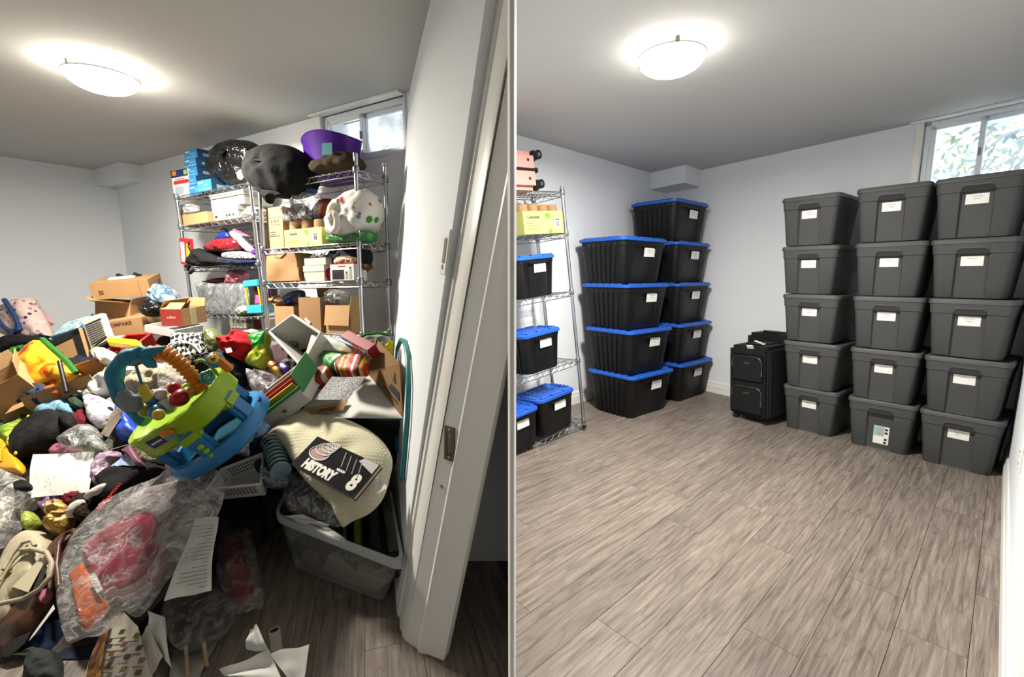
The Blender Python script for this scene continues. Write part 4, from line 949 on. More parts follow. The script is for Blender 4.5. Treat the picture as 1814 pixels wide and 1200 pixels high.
# ---- second shelf
a, w, z, h = rspan(RK2, 1, 473, 501, 367, .03, 400)
tc_ = carton('tall_carton', 'tall tan carton with handling symbols on the window rack', RK2.m(a, .03, z), w, .14, h, CARD2, False)
for k, x in enumerate((.32, .52, .72)):
    face_bar(tc_, 'handling_symbol', w * x, h * .66, w * .05, h * .07, INK, -.001); face_bar(tc_, 'handling_symbol', w * x, h * .66 - .02, w * .11, h * .015, INK, -.001)
for zz, ww in ((.40, .4), (.345, .36), (.30, .6)): face_bar(tc_, 'printed_line', w * (.18 + ww / 2), h * zz, w * ww, h * .018, INK, -.001)
face_bar(tc_, 'seam', w * .5, h * .755, w, .0025, M('card_seam', '#7b5f3e', .9), -.001)
a, w, z, h = rspan(RK2, 1, 504, 570, 405, .02, 420)
towel_carton(RK2.m(a, .02, z), w, .22, h, 'yellow paper towel carton on the cluttered window rack', 3)
cb = soft('clear_bag', 'crumpled clear bag knotted above the yellow towel carton', 'plastic bag', [(512, 392), (516, 372), (522, 350), (534, 340), (552, 336), (566, 346), (578, 362), (570, 380), (552, 395), (530, 404)], rplane(RK2, .08), .09, film('clear_bag_film', '#d8dde0', .12, .6, 14.), tb=.07, wr=.6)
soft('blue_ribbon', 'shiny blue ribbon bow at the top of the clear bag', 'ribbon', [(535, 342), (540, 333), (552, 332), (562, 338), (556, 345), (544, 346)], rplane(RK2, .05), .03, glossybag('blue_ribbon', '#4666b8', 1., 60., .2), tb=.02, wr=.7)
soft('maroon_cloth', 'maroon cloth inside the clear bag', 'cloth', [(516, 388), (520, 370), (534, 360), (548, 374), (556, 392), (540, 402), (524, 400)], rplane(RK2, .14), .06, fabric('maroon_cloth', '#4c2430'), tb=.05)
soft('rust_toy', 'rust red plush toy beside the clear bag', 'plush toy', [(566, 372), (572, 358), (584, 352), (592, 362), (588, 376), (576, 388)], rplane(RK2, .12), .06, fabric('rust_plush', '#8a3a2a'), tb=.05)
soft('teal_toy', 'blue grey plush toy behind the yellow towel carton', 'plush toy', [(556, 384), (562, 368), (572, 372), (580, 384), (592, 366), (598, 380), (586, 396), (560, 400)], rplane(RK2, .16), .06, fabric('teal_plush', '#3f6d7c'), tb=.05)
QUILT = pattern('quilt_print', 'spots', ['#e3e0d8', '#b9383a', '#3f8f3c', '#e0b22e', '#7a2a30', '#5a9fc0'], 15., .85, .4)
qw = puff('rolled_quilt', 'rolled white patterned quilt bulging past the rack post', 'quilt', [(586, 405), (592, 380), (604, 358), (622, 342), (642, 334), (658, 342), (667, 366), (665, 392), (652, 412), (636, 420), (612, 424), (592, 418)], rplane(RK2, .05), .10, QUILT, tb=.13, wr=.35, n=60, rings=12, part='quilt')
rp = [(-.035 + (.075 - .0042 * k) * math.cos(k * .5 + 1.2) * .8, -.03 + (.10 - .0056 * k) * math.sin(k * .5 + 1.2), .092 + .0022 * k) for k in range(17)]
MB().tube(rp, [.021] * 17, 8).build('roll_fold', QUILT, qw, smooth=70)
soft('green_bag', 'green plastic bag rolled under the quilt', 'plastic bag', [(582, 428), (584, 416), (600, 424), (632, 422), (650, 412), (662, 412), (660, 426), (640, 430), (610, 432)], rplane(RK2, .03), .05, glossybag('green_film', '#1f7a34', .8, 26., .3), tb=.08)
# ---- third shelf
KP = M('kraft_paper', '#97724b', .8, var=.08, bump=.35, bscale=9., crease=True)
kb2 = thing('paper_bag', 'brown kraft paper bag standing on the window rack', 'paper bag', RK2.m(0, 0, 0))
def rq(pts, ly): return [Vector((RK2.at(x, y, ly)[0], ly, RK2.at(x, y, ly)[1])) for x, y in pts]
f4 = rq([(474, 499), (533, 497), (521, 447), (471, 449)], .0); b4 = [p + Vector((.0, .13, 0)) for p in f4]
sheet_mesh(f4, bend=.014, seed=4).build('front_panel', KP, kb2, smooth=50); sheet_mesh(b4, bend=.01, seed=5).build('back_panel', KP, kb2, smooth=50)
sheet_mesh([f4[1], b4[1], b4[2], f4[2]], bend=.015, seed=6).build('side_panel', KP, kb2, smooth=50); sheet_mesh([f4[0], b4[0], b4[3], f4[3]], bend=.015, seed=7).build('side_panel', KP, kb2, smooth=50)
hp_ = rq([(484, 448), (488, 456), (497, 457), (506, 448)], -.004); MB().tube(hp_, .003, 6).build('handle', KP, kb2)
WBX = M('white_box_card', '#b8b6ae', .6, var=.03)
z1 = lidbox(RK2, RK2.lv[2] + .006, 537, 574, 472, 498, .02, .13, 'lower of two white boxes stacked beside the paper bag', 'white_box', .4, WBX, group='white boxes on the window rack')
z1 = lidbox(RK2, z1 + .003, 538, 577, 458, 472, .02, .13, 'upper of two white boxes stacked beside the paper bag', 'white_box', .01, WBX, group='white boxes on the window rack')
for (xl, nm, lb) in ((556, 'metal_bracket', 'small metal bracket lying on the white boxes'), (569, 'tape_dispenser', 'small grey tape dispenser on the white boxes')):
    xx, _ = RK2.at(xl, 455, .04); o = thing(nm, lb, 'hardware', RK2.m(xx, .05, z1 + .001)); g_ = M('hardware_grey', '#8b8b88', .35, .6)
    MB().box((0, 0, .008), (.05, .03, .015)).build('base', g_, o, bevel=.002); MB().tube([(-.02, 0, .012), (0, 0, .03), (.018, 0, .022)], .006, 8).build('arm', g_, o, smooth=60)
a, w, z, h = rspan(RK2, 2, 585, 627, 468, -.01, 485)
pb = thing('gift_set_box', 'white and red product box picturing a black bag and bottles', 'box', RK2.m(a, -.01, z))
MB().box((w / 2, .05, h / 2), (w, .1, h)).build('box', M('gift_white', '#dfdcd8', .4), pb, bevel=.001); MB().box((w / 2, .05, h + .0015), (w, .1, .003)).build('red_top', M('gift_red', '#b01828', .4), pb)
face_bar(pb, 'bag_picture', w * .34, h * .36, w * .5, h * .58, M('pic_black', '#1e1e21', .4)); face_bar(pb, 'bag_picture_flap', w * .34, h * .52, w * .44, h * .06, M('pic_grey', '#3c3c42', .4), -.0014)
for x, hh in ((.70, .38), (.86, .66)): face_bar(pb, 'bottle_picture', w * x, h * (.08 + hh / 2), w * .1, h * hh, M('pic_bottle', '#a7a6a2', .4)); face_bar(pb, 'bottle_cap_picture', w * x, h * (.1 + hh), w * .05, h * .12, M('pic_black', '#1e1e21', .4))
face_bar(pb, 'red_line', w * .5, h * .86, w * .3, h * .06, M('gift_red', '#b01828', .4))
soft('dark_tote_bag', 'dark grey crumpled bag at the back of the paper bag shelf', 'bag', [(582, 470), (588, 446), (606, 438), (640, 436), (656, 446), (654, 470), (640, 482), (600, 482)], rplane(RK2, .14), .07, fabric('dark_slate', '#2b2c31'), tb=.06)
soft('beige_beads', 'clear bag of beige shells above the gift set box', 'bag', [(594, 464), (600, 456), (616, 453), (632, 458), (636, 466), (618, 470), (600, 470)], rplane(RK2, .06), .035, pattern('beige_beads', 'blobs', ['#b89a74', '#d6c3a2', '#8a6a4a', '#cfc4b8'], 60., .4, .6), tb=.04, wr=.5)
soft('wicker_shoe', 'brown woven shoe poking out past the rack post', 'shoe', [(624, 482), (636, 470), (650, 468), (656, 474), (646, 480), (634, 488)], rplane(RK2, .08), .03, fabric('wicker_brown', '#6b4a34'), tb=.05)
soft('red_knit', 'small red knit bundle between the white boxes and gift set', 'cloth', [(574, 490), (576, 478), (586, 476), (588, 494), (578, 497)], rplane(RK2, .06), .03, fabric('red_knit', '#8a1f30'), tb=.05)
# ---- lowest visible shelf
a, w, z, h = rspan(RK2, 3, 487, 521, 543, .02, 565)
carton('flap_carton', 'small open carton with side flap at the left of the low shelf', RK2.m(a, .02, z), w, .18, h, CARD, True, (('l', 55, .09), ('b', -40, .08)))
soft('crumpled_paper', 'crumpled kraft paper rising from the small open carton', 'paper', [(487, 540), (488, 528), (494, 522), (500, 528), (504, 538), (496, 546)], rplane(RK2, .08), .04, M('crumple_kraft', '#b08a62', .8, bump=.8, crease=True), tb=.03, wr=.8)
soft('blue_pouch', 'blue plastic pouch with grey flap behind the small open carton', 'pouch', [(502, 534), (508, 526), (520, 516), (534, 514), (536, 528), (524, 540), (512, 540)], rplane(RK2, .13), .05, pattern('blue_grey_pouch', 'swirl', ['#1c3f96', '#3a4e78', '#8b8f94'], 8., .4), tb=.05)
a, w, z, h = rspan(RK2, 3, 530, 571, 527, .0, 560)
carton('deep_carton', 'deep open carton standing in the middle of the low shelf', RK2.m(a, .0, z, -.06), w, .14, h, CARD3, True, (('b', -8, .07),))
a, w, z, h = rspan(RK2, 3, 577, 620, 541, .0, 565)
fc = carton('folded_flap_carton', 'open carton with front flap folded down at the right of the low shelf', RK2.m(a, .0, z, .02), w, .09, h, CARD2, True, (('r', 12, .05), ('f', 172, .12)))
soft('clear_wrap', 'clear plastic wrap standing up out of the right low carton', 'plastic bag', [(580, 540), (580, 524), (588, 512), (604, 514), (616, 522), (622, 536), (606, 544)], rplane(RK2, .08), .06, film('clear_wrap_film', '#c9ced2', .15, .55, 12.), tb=.06, wr=.7)
# ================================================================== left room: the heap on the floor
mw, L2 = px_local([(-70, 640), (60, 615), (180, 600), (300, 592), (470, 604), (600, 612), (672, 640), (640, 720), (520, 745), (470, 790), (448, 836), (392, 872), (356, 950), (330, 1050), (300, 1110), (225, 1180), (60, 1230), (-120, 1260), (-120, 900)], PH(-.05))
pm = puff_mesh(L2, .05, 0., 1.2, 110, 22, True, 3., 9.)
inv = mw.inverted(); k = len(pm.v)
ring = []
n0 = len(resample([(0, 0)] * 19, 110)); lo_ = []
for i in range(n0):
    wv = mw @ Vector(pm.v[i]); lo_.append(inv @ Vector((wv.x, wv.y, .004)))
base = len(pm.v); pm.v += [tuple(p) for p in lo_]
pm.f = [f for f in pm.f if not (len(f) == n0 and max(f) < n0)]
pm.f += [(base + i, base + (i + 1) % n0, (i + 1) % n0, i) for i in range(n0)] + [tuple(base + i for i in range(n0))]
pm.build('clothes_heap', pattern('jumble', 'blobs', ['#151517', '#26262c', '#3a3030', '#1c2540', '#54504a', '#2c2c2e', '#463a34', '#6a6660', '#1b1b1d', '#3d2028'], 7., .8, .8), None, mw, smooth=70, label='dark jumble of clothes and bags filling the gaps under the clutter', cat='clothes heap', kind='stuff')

def fitm(pos, yab): return Matrix.Translation(pos) @ Rm(*yab)
def hb(A, B, h, lift=0., n=None):
    """frame of a box lying on the heap whose front top edge runs A-B; returns matrix and width"""
    a = Vector(heap(*A, lift + h)); b = Vector(heap(*B, lift + h)); X = b - a; N_ = Vector(HN); return frame(a - N_ * h, X, N_.cross(X)), X.length
# ---- cartons at the back left
o = carton('long_carton', 'long shallow carton with curved arrow mark on top of the carton pile', fitm((-3.149, 3.373, 1.033), (.37, .172, -.08)), .364, .278, .128, CARD, False, ())
arc = [(0.3655, .278 * (.2 + .6 * t), .128 * (.62 - .34 * math.sin(math.pi * t))) for t in [i / 8 for i in range(9)]]; MB().tube(arc, .004, 6).build('arrow_mark', INK, o); MB().box((.366, .278 * .8, .128 * .66), (.002, .02, .012)).build('arrow_mark', INK, o)
face_bar(o, 'printed_box', .364 * .16, .05, .03, .035, M('print_brown', '#6f5436', .8)); face_bar(o, 'tape_patch', .3, .064, .003, .12, M('card_seam', '#7b5f3e', .9))
MB().box((.16, .14, .134), (.16, .1, .008), Matrix.Rotation(.2, 3, 'Z')).build('white_paper', WHITE, o)
for x in (.13, .24): MB().box((x, .2, .138), (.05, .03, .02), Matrix.Rotation(.5, 3, 'Y')).build('black_clip', BLACKP, o)
carton('winged_carton', 'open carton with big front flap beneath the long carton', fitm((-3.11, 3.323, .886), (.37, .02, .1)), .21, .30, .14, CARD2, True, (('f', 80, .12), ('l', 70, .07), ('r', 20, .04)))
o = carton('lettered_carton', 'carton with dark red lettering at the bottom of the carton pile', fitm((-2.939, 3.229, .716), (.221, .104, -.138)), .252, .322, .166, CARD, False)
face_text(o, 'COMPARE', .036, .10, .135, M('red_brown_ink', '#5f2620', .8), bold=.001)
o = carton('red_faced_carton', 'small open carton with red front and pale tape', fitm((-2.364, 3.004, .877), (-.095, .05, -.004)), .153, .214, .115, CARD, True, (('l', -35, .07), ('b', 15, .06), ('f', -50, .06)))
face_bar(o, 'red_panel', .0765, .0575, .153, .115, M('carton_red', '#8a2a22', .6)); face_text(o, 'refwn', .028, .078, .06, M('pale_red_ink', '#d9a79a', .7), -.0012)
MB().box((.1535, .1, .0575), (.001, .05, .115)).build('tape', M('pale_tape', '#c9b48c', .5), o)
MB().box((.077, .13, .09), (.13, .15, .01)).build('contents', M('dark_inside', '#3a3230', .9), o)
o = thing('white_tray', 'shallow white plastic tray under the red faced carton', 'tray', fitm((-2.42, 2.93, .845), (-.089, .046, .16)))
TW = M('tray_white', '#d9d9d6', .4)
for c_, s_ in (((.10, .12, .004), (.19, .23, .008)), ((.10, .0, .025), (.21, .008, .05)), ((.10, .24, .025), (.21, .008, .05)), ((0, .12, .025), (.008, .24, .05)), ((.205, .12, .025), (.008, .24, .05))): MB().box(c_, s_).build('tray_side', TW, o, bevel=.002)
# plastic bag with blue, behind
soft('teal_bag', 'clear plastic bag with teal print beside the long carton', 'plastic bag', [(276, 530), (280, 515), (292, 505), (304, 516), (309, 535), (300, 545), (284, 542)], PV(290, 560, .0), .1, pattern('teal_film', 'swirl', ['#b9c0c4', '#2f5e78', '#9aa6ad', '#c9cdd0'], 6., .2, .6), tb=.1)
soft('black_sack', 'black sack squeezed behind the winged carton', 'sack', [(258, 560), (262, 536), (276, 530), (288, 545), (282, 556)], PV(270, 575, .0), .06, glossybag('sack_black', '#141418'), tb=.08)
# louvred panel
q = [(162, 619), (195, 599), (180, 555), (144, 565)]; mw, L2 = px_local(q, PV(170, 615, .03, .25))
o = thing('louvre_panel', 'white louvred heater panel leaning beside the lettered carton', 'heater panel', mw); LV = M('louvre_white', '#cfcdc6', .5)
sheet_mesh(L2, bend=0, th=.03).build('panel', LV, o)
for k in range(9):
    t = .14 + .56 * k / 8; a_ = L2[0].lerp(L2[3], t).lerp(L2[1].lerp(L2[2], t), .12); b_ = L2[0].lerp(L2[3], t).lerp(L2[1].lerp(L2[2], t), .88)
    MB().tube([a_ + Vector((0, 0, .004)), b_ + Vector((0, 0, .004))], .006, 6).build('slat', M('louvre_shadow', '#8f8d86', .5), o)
for t in (.06, .78): MB().tube([L2[0].lerp(L2[3], t) + Vector((.02, 0, .003)), L2[1].lerp(L2[2], t) + Vector((-.02, 0, .003))], .005, 6).build('groove', M('groove_dark', '#4a4844', .6), o)
# printed white box, yellow lid, red bin
q = [(196, 596), (258, 591), (263, 614), (200, 618)]; sheet('script_box_lid', 'white box lid printed with black script by the lettered carton', 'box lid', q, PV(230, 618, .03, .3), pattern('script_print', 'spots', ['#d8d6cf', '#3a3a3a', '#6a6a6a'], 70.), .004)
o = soft('yellow_tray', 'yellow plastic tray lying over the red bin', 'tray', [(190, 606), (196, 602), (250, 607), (254, 617), (244, 619), (194, 613)], PH(.16), .03, M('lid_yellow', '#e0bf1c', .4), tb=.01, wr=.05, smooth=False, flat=4.)
RB_ = M('bin_red', '#a81c22', .4)
o = thing('red_bin', 'red plastic bin filled with papers behind the play table', 'bin', hb((172, 640), (222, 634), .14, .0)[0])
rim = [(0, 0), (.19, 0), (.24, .2), (.03, .22)]
for i in range(4):
    a_, b_ = rim[i], rim[(i + 1) % 4]; m_ = (.11, .1)
    lo = lambda p: (m_[0] + (p[0] - m_[0]) * .8, m_[1] + (p[1] - m_[1]) * .8, 0)
    MB().plate([lo(a_), lo(b_), (b_[0], b_[1], .15), (a_[0], a_[1], .15)], .005).build('bin_wall', RB_, o)
MB().tube([(p[0], p[1], .15) for p in rim], .009, 8, closed=True).build('rim', RB_, o, smooth=60)
MB().box((.11, .1, .01), (.15, .14, .01)).build('bottom', RB_, o)
soft('paper_wad', 'crumpled white and green papers in the red bin', 'papers', [(164, 628), (178, 620), (200, 626), (214, 634), (200, 646), (176, 642)], PH(.13), .05, pattern('paper_green', 'blobs', ['#d5d5cd', '#8fae7a', '#c9cfc0', '#e0e0da', '#6c8a5a'], 9., .6, .3), wr=.9)
# ---- floral tote, game box, framed panel
fl = puff('floral_tote', 'pink floral tote bag with dark blue straps at the left edge', 'tote bag', [(-6, 548), (14, 540), (37, 529), (56, 526), (74, 558), (91, 596), (78, 604), (52, 598), (20, 596), (-6, 580)], PV(40, 610, .02, .2), .09, pattern('floral_blue', 'spots', ['#cbb3ad', '#2b3560', '#a8707c', '#d8c6bc', '#4a5686'], 26., .6, .2), tb=.06, smooth=False, wr=.25, part='bag', flat=3.)
NAVY = fabric('navy_strap', '#2d4270', .3)
_, S2 = px_local([(-6, 548), (14, 540), (37, 529), (56, 526), (74, 558), (91, 596), (78, 604), (52, 598), (20, 596), (-6, 580)], PV(40, 610, .02, .2))
def loc_on(o, pts, plane, dz):
    i_ = o.matrix_basis.inverted(); return [i_ @ Vector(onpl(x, y, *plane)) + Vector((0, 0, dz)) for x, y in pts]
for pts in ([(11, 549), (26, 570), (42, 586), (56, 591), (63, 586), (62, 574)], [(37, 534), (48, 550), (58, 566), (62, 580), (60, 589)]): MB().tube(loc_on(fl, pts, PV(40, 610, .02, .2), .1), .016, 6).build('strap', NAVY, fl, smooth=60)
soft('pink_sheet', 'pink gift wrap sheet behind the floral tote', 'wrapping sheet', [(56, 530), (64, 536), (97, 574), (88, 580)], PV(80, 600, -.02, .2), .02, M('pink_wrap', '#d69aa0', .5), smooth=False, tb=.01)
A_, w_ = hb((88, 598), (138, 583), .05, .05); o = thing('board_game', 'flat blue board game box beside the floral tote', 'game box', A_)
MB().box((w_ / 2, .1, .025), (w_, .2, .05)).build('box', M('game_blue', '#3f6f9c', .4), o, bevel=.002); MB().box((w_ / 2, .1, .051), (w_ * .9, .17, .003)).build('cover', pattern('game_cover', 'swirl', ['#2c4f7a', '#8fc0cf', '#d9e2e2', '#3f7fa8'], 9., .3), o)
o = thing('framed_panel', 'big flat carton with black edges leaning under the floral tote', 'carton', fitm((-3.594, 3.02, .139), (-.111, -.206, -.427))); w, h = .798, .435
MB().box((w / 2, .03, h / 2), (w, .06, h)).build('board', CARD, o)
BE = M('edge_black', '#161616', .5)
for x, z, a_, b_ in ((w / 2, h - .02, w, .045), (w / 2, .02, w, .045), (.025, h / 2, .05, h), (w - .025, h / 2, .05, h)): MB().box((x, -.003, z), (a_, .008, b_)).build('edge_band', BE, o)
MB().box((w / 2, .03, h + .003), (w, .062, .006)).build('top_edge', M('edge_cream', '#a59678', .7), o)
for k in range(4): face_bar(o, 'printed_line', w * .72, h * (.74 - .055 * k), .12 - .02 * (k % 2), .008, M('print_brown', '#6f5436', .8), -.002)
soft('black_shopper', 'black shopping bag slumped under the floral tote', 'shopping bag', [(0, 622), (12, 598), (46, 594), (86, 600), (82, 610), (62, 616), (22, 624)], PV(45, 625, .04, .4), .07, fabric('shopper_black', '#1c1c1e'), tb=.06)
# orange bag
pl = PV(80, 690, .08, .55)
ob = puff('reusable_bag', 'orange and yellow leaf print reusable bag with green trim', 'shopping bag', [(18, 647), (48, 627), (65, 614), (81, 604), (99, 621), (126, 646), (141, 664), (133, 673), (108, 684), (83, 690), (65, 686), (40, 668), (22, 654)], pl, .09, pattern('autumn_print', 'swirl', ['#d9661e', '#e8a51f', '#e8c22a', '#c23a1a', '#e08a1e'], 3.2, .5, .2), tb=.05, smooth=False, wr=.3, flat=3., part='bag')
GT = fabric('green_trim', '#2c6a2c', .3)
for pts in ([(81, 603), (99, 619), (127, 644), (142, 663)], [(17, 648), (38, 668), (64, 688)]): MB().tube(loc_on(ob, pts, pl, .02), .016, 6).build('trim', GT, ob, smooth=60)
soft('green_straps', 'bunched green bag straps beside the orange bag', 'straps', [(12, 638), (22, 620), (40, 612), (58, 612), (64, 618), (40, 630), (22, 641)], PV(40, 645, .1, .4), .04, GT, wr=.8)
o = thing('black_stick', 'thin black stick leaning on the orange bag', 'stick', Matrix.Identity(4)); MB().tube([ony(105, 640, 2.5), ony(118, 695, 2.42)], .011, 8).build('rod', BLACKP, o, smooth=60)
# open cartons lower left with clothes
A_, w_ = hb((46, 722), (170, 680), .12, .0); carton('clothes_carton', 'wide open carton holding dark clothes at the left', A_, w_, .30, .13, CARD, True, (('l', 95, .12), ('f', -25, .05)))
A_, w_ = hb((-40, 716), (10, 690), .20, .02); carton('edge_carton', 'upright open carton cut by the left picture edge', A_, .22, .22, .24, CARD2, True, (('r', 25, .08), ('b', 20, .08)))
soft('grey_clothes', 'grey and black folded clothes in the wide open carton', 'clothes', [(29, 706), (50, 690), (70, 684), (89, 686), (86, 700), (58, 714), (36, 720)], PH(.10), .06, fabric('grey_clothes', '#3c3e44'), wr=.7)
soft('blue_clothes', 'dark blue clothes beside the grey ones in the carton', 'clothes', [(54, 712), (70, 698), (90, 692), (84, 704), (66, 716)], PH(.12), .04, fabric('blue_clothes', '#1f3566'), wr=.7)
soft('orange_scarf', 'orange scarf spilling at the back of the open carton', 'scarf', [(80, 700), (84, 688), (108, 684), (118, 690), (100, 702)], PH(.13), .03, fabric('orange_scarf', '#b85a26'), wr=.6)
# ---- white wrap, plush, houndstooth etc. behind the table
soft('white_pillow', 'crumpled white plastic wrapped pillow left of the play arch', 'pillow', [(173, 690), (185, 675), (203, 664), (234, 650), (256, 657), (226, 677), (206, 700), (186, 708)], PV(205, 700, .02, .5), .1, M('wrap_white', '#cfcfca', .4, bump=.6, bscale=14., crease=True), tb=.05)
soft('cream_plush', 'cream fleece plush toy wrapped in clear plastic behind the arch', 'plush toy', [(226, 688), (250, 666), (278, 645), (302, 648), (334, 658), (346, 680), (322, 692), (282, 700), (257, 708), (236, 704)], PV(290, 700, .03, .5), .11, fabric('cream_fleece', '#b5a68c', 1., 60.), tb=.05)
soft('plush_film', 'clear plastic film over the cream plush toy', 'plastic film', [(280, 660), (296, 640), (330, 650), (352, 672), (346, 690), (306, 698), (284, 690)], PV(300, 690, .14, .5), .03, film('plush_film', '#cfc8c2', .1, .45, 14.), wr=.8)
pl = PV(340, 640, .06, .45)
hbg = puff('houndstooth_bag', 'black and white houndstooth gift bag with white cord', 'gift bag', [(312, 591), (370, 591), (371, 634), (343, 646), (311, 624)], pl, .06, pattern('hound_big', 'hound', ['#151518', '#dcdcd8'], 44.), tb=.05, smooth=False, wr=.1, flat=4., part='bag')
MB().tube(loc_on(hbg, [(310, 628), (320, 615), (340, 610), (360, 616), (374, 630)], pl, .07), .005, 6).build('cord', M('cord_white', '#d8d8d4', .6), hbg, smooth=60)
soft('olive_bag', 'olive green bag beside the houndstooth gift bag', 'bag', [(369, 582), (384, 585), (400, 606), (391, 626), (376, 622), (372, 600)], PV(385, 630, .05, .4), .06, glossybag('olive_vinyl', '#5d6630', .6, 20., .35))
soft('navy_bundle', 'dark navy bundle under the red cloth bag', 'bundle', [(388, 632), (398, 618), (420, 630), (446, 650), (452, 682), (430, 690), (404, 668)], PV(420, 680, .0, .5), .07, fabric('navy_bundle', '#1d1f2c'), wr=.6)
rc = soft('red_cloth_bag', 'red cloth bag with white care label in front of the racks', 'cloth bag', [(400, 606), (416, 598), (437, 588), (450, 602), (460, 618), (436, 645), (418, 636), (402, 626)], PV(430, 640, .08, .5), .10, fabric('red_cloth', '#c3202a', .4, 14.), tb=.04, smooth=False, wr=.5)
_cl = sheet('care_label', 'small white care label on the red cloth bag', 'label', [(399, 618), (409, 616), (412, 624), (402, 626)], PV(430, 640, .17, .5), WHITE, .002); attach(_cl, rc)
soft('candy_bag', 'shiny green candy bag next to the red cloth bag', 'candy bag', [(447, 594), (462, 590), (481, 586), (477, 610), (484, 638), (468, 657), (440, 648), (458, 620)], PV(465, 650, .06, .5), .06, pattern('candy_print', 'blobs', ['#1f8f2c', '#2aa338', '#1f8f2c', '#a9b83a', '#24952f', '#c88a3a'], 8., .25, .3), smooth=False, wr=.4)
soft('white_leaflet', 'white leaflet lying behind the candy bag', 'leaflet', [(428, 588), (448, 584), (462, 588), (446, 592)], PH(.16), .01, WHITE, smooth=False, wr=.1)
# white bin tipped towards us
rimp = [(478, 589), (519, 559), (568, 591), (535, 650)]; mw, L2 = px_local(rimp, PV(520, 640, .12, .75, -.45)); TWB = M('bin_white', '#c9c9c4', .45)
o = thing('white_bin', 'white plastic storage bin tipped over with its mouth towards us', 'bin', mw)
cen = sum(L2, Vector()) / 4; low = [cen + (p - cen) * .82 + Vector((.03, -.03, -.24)) for p in L2]
for i in range(4): MB().plate([low[i], low[(i + 1) % 4], L2[(i + 1) % 4], L2[i]], .004).build('bin_wall', TWB, o)
MB().plate(low, .004).build('bottom', TWB, o)
for i in range(4): MB().tube([L2[i], L2[(i + 1) % 4]], .008, 8).build('rim', TWB, o, smooth=60)
MB().box(L2[1].lerp(L2[2], .5) + Vector((.012, .012, .004)), (.06, .014, .012), Matrix.Rotation(-.75, 3, 'Z')).build('handle', M('handle_grey', '#8d8d88', .5), o)
MB().box(cen.lerp(low[2], .75) + Vector((-.03, -.03, -.05)), (.07, .06, .012), Matrix.Rotation(.8, 3, 'Z')).build('bottom_panel', M('bin_panel', '#a9a9a2', .5), o)
soft('glass_jar', 'blue and brown bottle lying inside the tipped white bin', 'bottle', [(499, 616), (506, 608), (522, 602), (527, 610), (516, 618), (503, 622)], (np.array(mw @ (cen + Vector((0, 0, -.13)))), np.array(mw.to_3x3() @ Vector((0, 0, 1)))), .03, pattern('jar_print', 'swirl', ['#2b3560', '#8b9098', '#5c3a2a'], 14., .3), wr=.1)
for pts, cl, lb in (([(480, 655), (488, 648), (498, 652), (494, 661), (484, 662)], '#b5642a', 'orange toy ball beneath the tipped white bin'), ([(498, 655), (508, 650), (520, 658), (516, 667), (504, 666)], '#4a2a86', 'purple toy beneath the tipped white bin'), ([(488, 664), (496, 658), (504, 662), (500, 670)], '#c9a53a', 'yellow toy beneath the tipped white bin')):
    soft('toy', lb, 'toy', pts, PH(.06), .05, M('toy_' + cl, cl, .4), wr=.1, group='small toys under the white bin')
soft('toy_film', 'clear bag of pink toys left of the rainbow folders', 'plastic bag', [(443, 664), (468, 668), (499, 674), (498, 692), (476, 712), (452, 700), (446, 684)], PH(.05), .07, film('toy_film', '#b9b6bd', .2, .6, 12.), wr=.8)
soft('pink_toy', 'pink plush toy inside the clear toy bag', 'plush toy', [(464, 690), (472, 682), (486, 676), (496, 682), (486, 694), (470, 700)], PH(.03), .06, pattern('pink_plush', 'swirl', ['#b0487e', '#c9a9b0', '#8a4a66'], 14., .8), wr=.5)
soft('grey_tub_edge', 'pale grey plastic tub lid edge under the toys', 'lid', [(452, 652), (456, 648), (510, 668), (522, 676), (514, 680), (480, 668)], PH(.02), .02, M('tub_lid', '#8a8c98', .5), smooth=False, wr=.05)
# ---- gift bags and cartons on the right of the heap
MARB = pattern('marble_print', 'swirl', ['#c9b79a', '#b8c2b6', '#d8d2c2', '#d0a684', '#c4cfc8'], 5., .5)
soft('marble_bag', 'pale marble print gift bag lying behind the ornament bag', 'gift bag', [(535, 652), (553, 596), (568, 592), (592, 601), (631, 614), (658, 628), (635, 634), (570, 628), (556, 650)], PV(590, 640, .05, .8), .04, MARB, smooth=False, wr=.2, flat=3.)
A_, w_ = hb((604, 598), (652, 624), .05, .10); o = thing('lattice_box', 'red gift box with white lattice lines near the wall', 'gift box', A_); RD = M('box_red', '#8c1828', .5)
MB().box((w_ / 2, .025, .03), (w_, .05, .06)).build('box', RD, o, bevel=.002)
for k in range(7):
    for sgn in (-1, 1): MB().box((w_ * (k + .5) / 7, -.001, .03), (.003, .002, .062), Matrix.Rotation(.6 * sgn, 3, 'Y')).build('lattice_line', WHITE, o)
sheet('car_card', 'light blue greeting card with little red car', 'card', [(598, 603), (607, 597), (655, 617), (650, 626)], PH(.14), pattern('car_card', 'blobs', ['#7fb3d8', '#7fb3d8', '#9cc6e0', '#c8503c', '#b58ac4', '#7fb3d8'], 11., .4), .006)
gt = soft('trimmed_tote', 'white tote bag with green trim at the foot of the wall', 'tote bag', [(636, 600), (657, 592), (688, 594), (694, 606), (694, 640), (676, 634), (660, 612)], PV(670, 640, .0, .3), .05, fabric('tote_offwhite', '#8f928a'), tb=.04, smooth=False)
_gr = MB().tube([onpl(x, y, *PV(670, 640, .05, .3)) for x, y in ((636, 599), (650, 592), (672, 590), (690, 594))], .008, 6).build('green_edge', GT, None, smooth=60); attach(_gr, gt)
soft('yellow_sleeve', 'yellow sleeve tucked beside the carton flap at the wall', 'sleeve', [(683, 612), (693, 602), (694, 630), (688, 624)], PV(690, 640, .06, .3), .02, fabric('yellow_sleeve', '#c9b21e'), smooth=False)
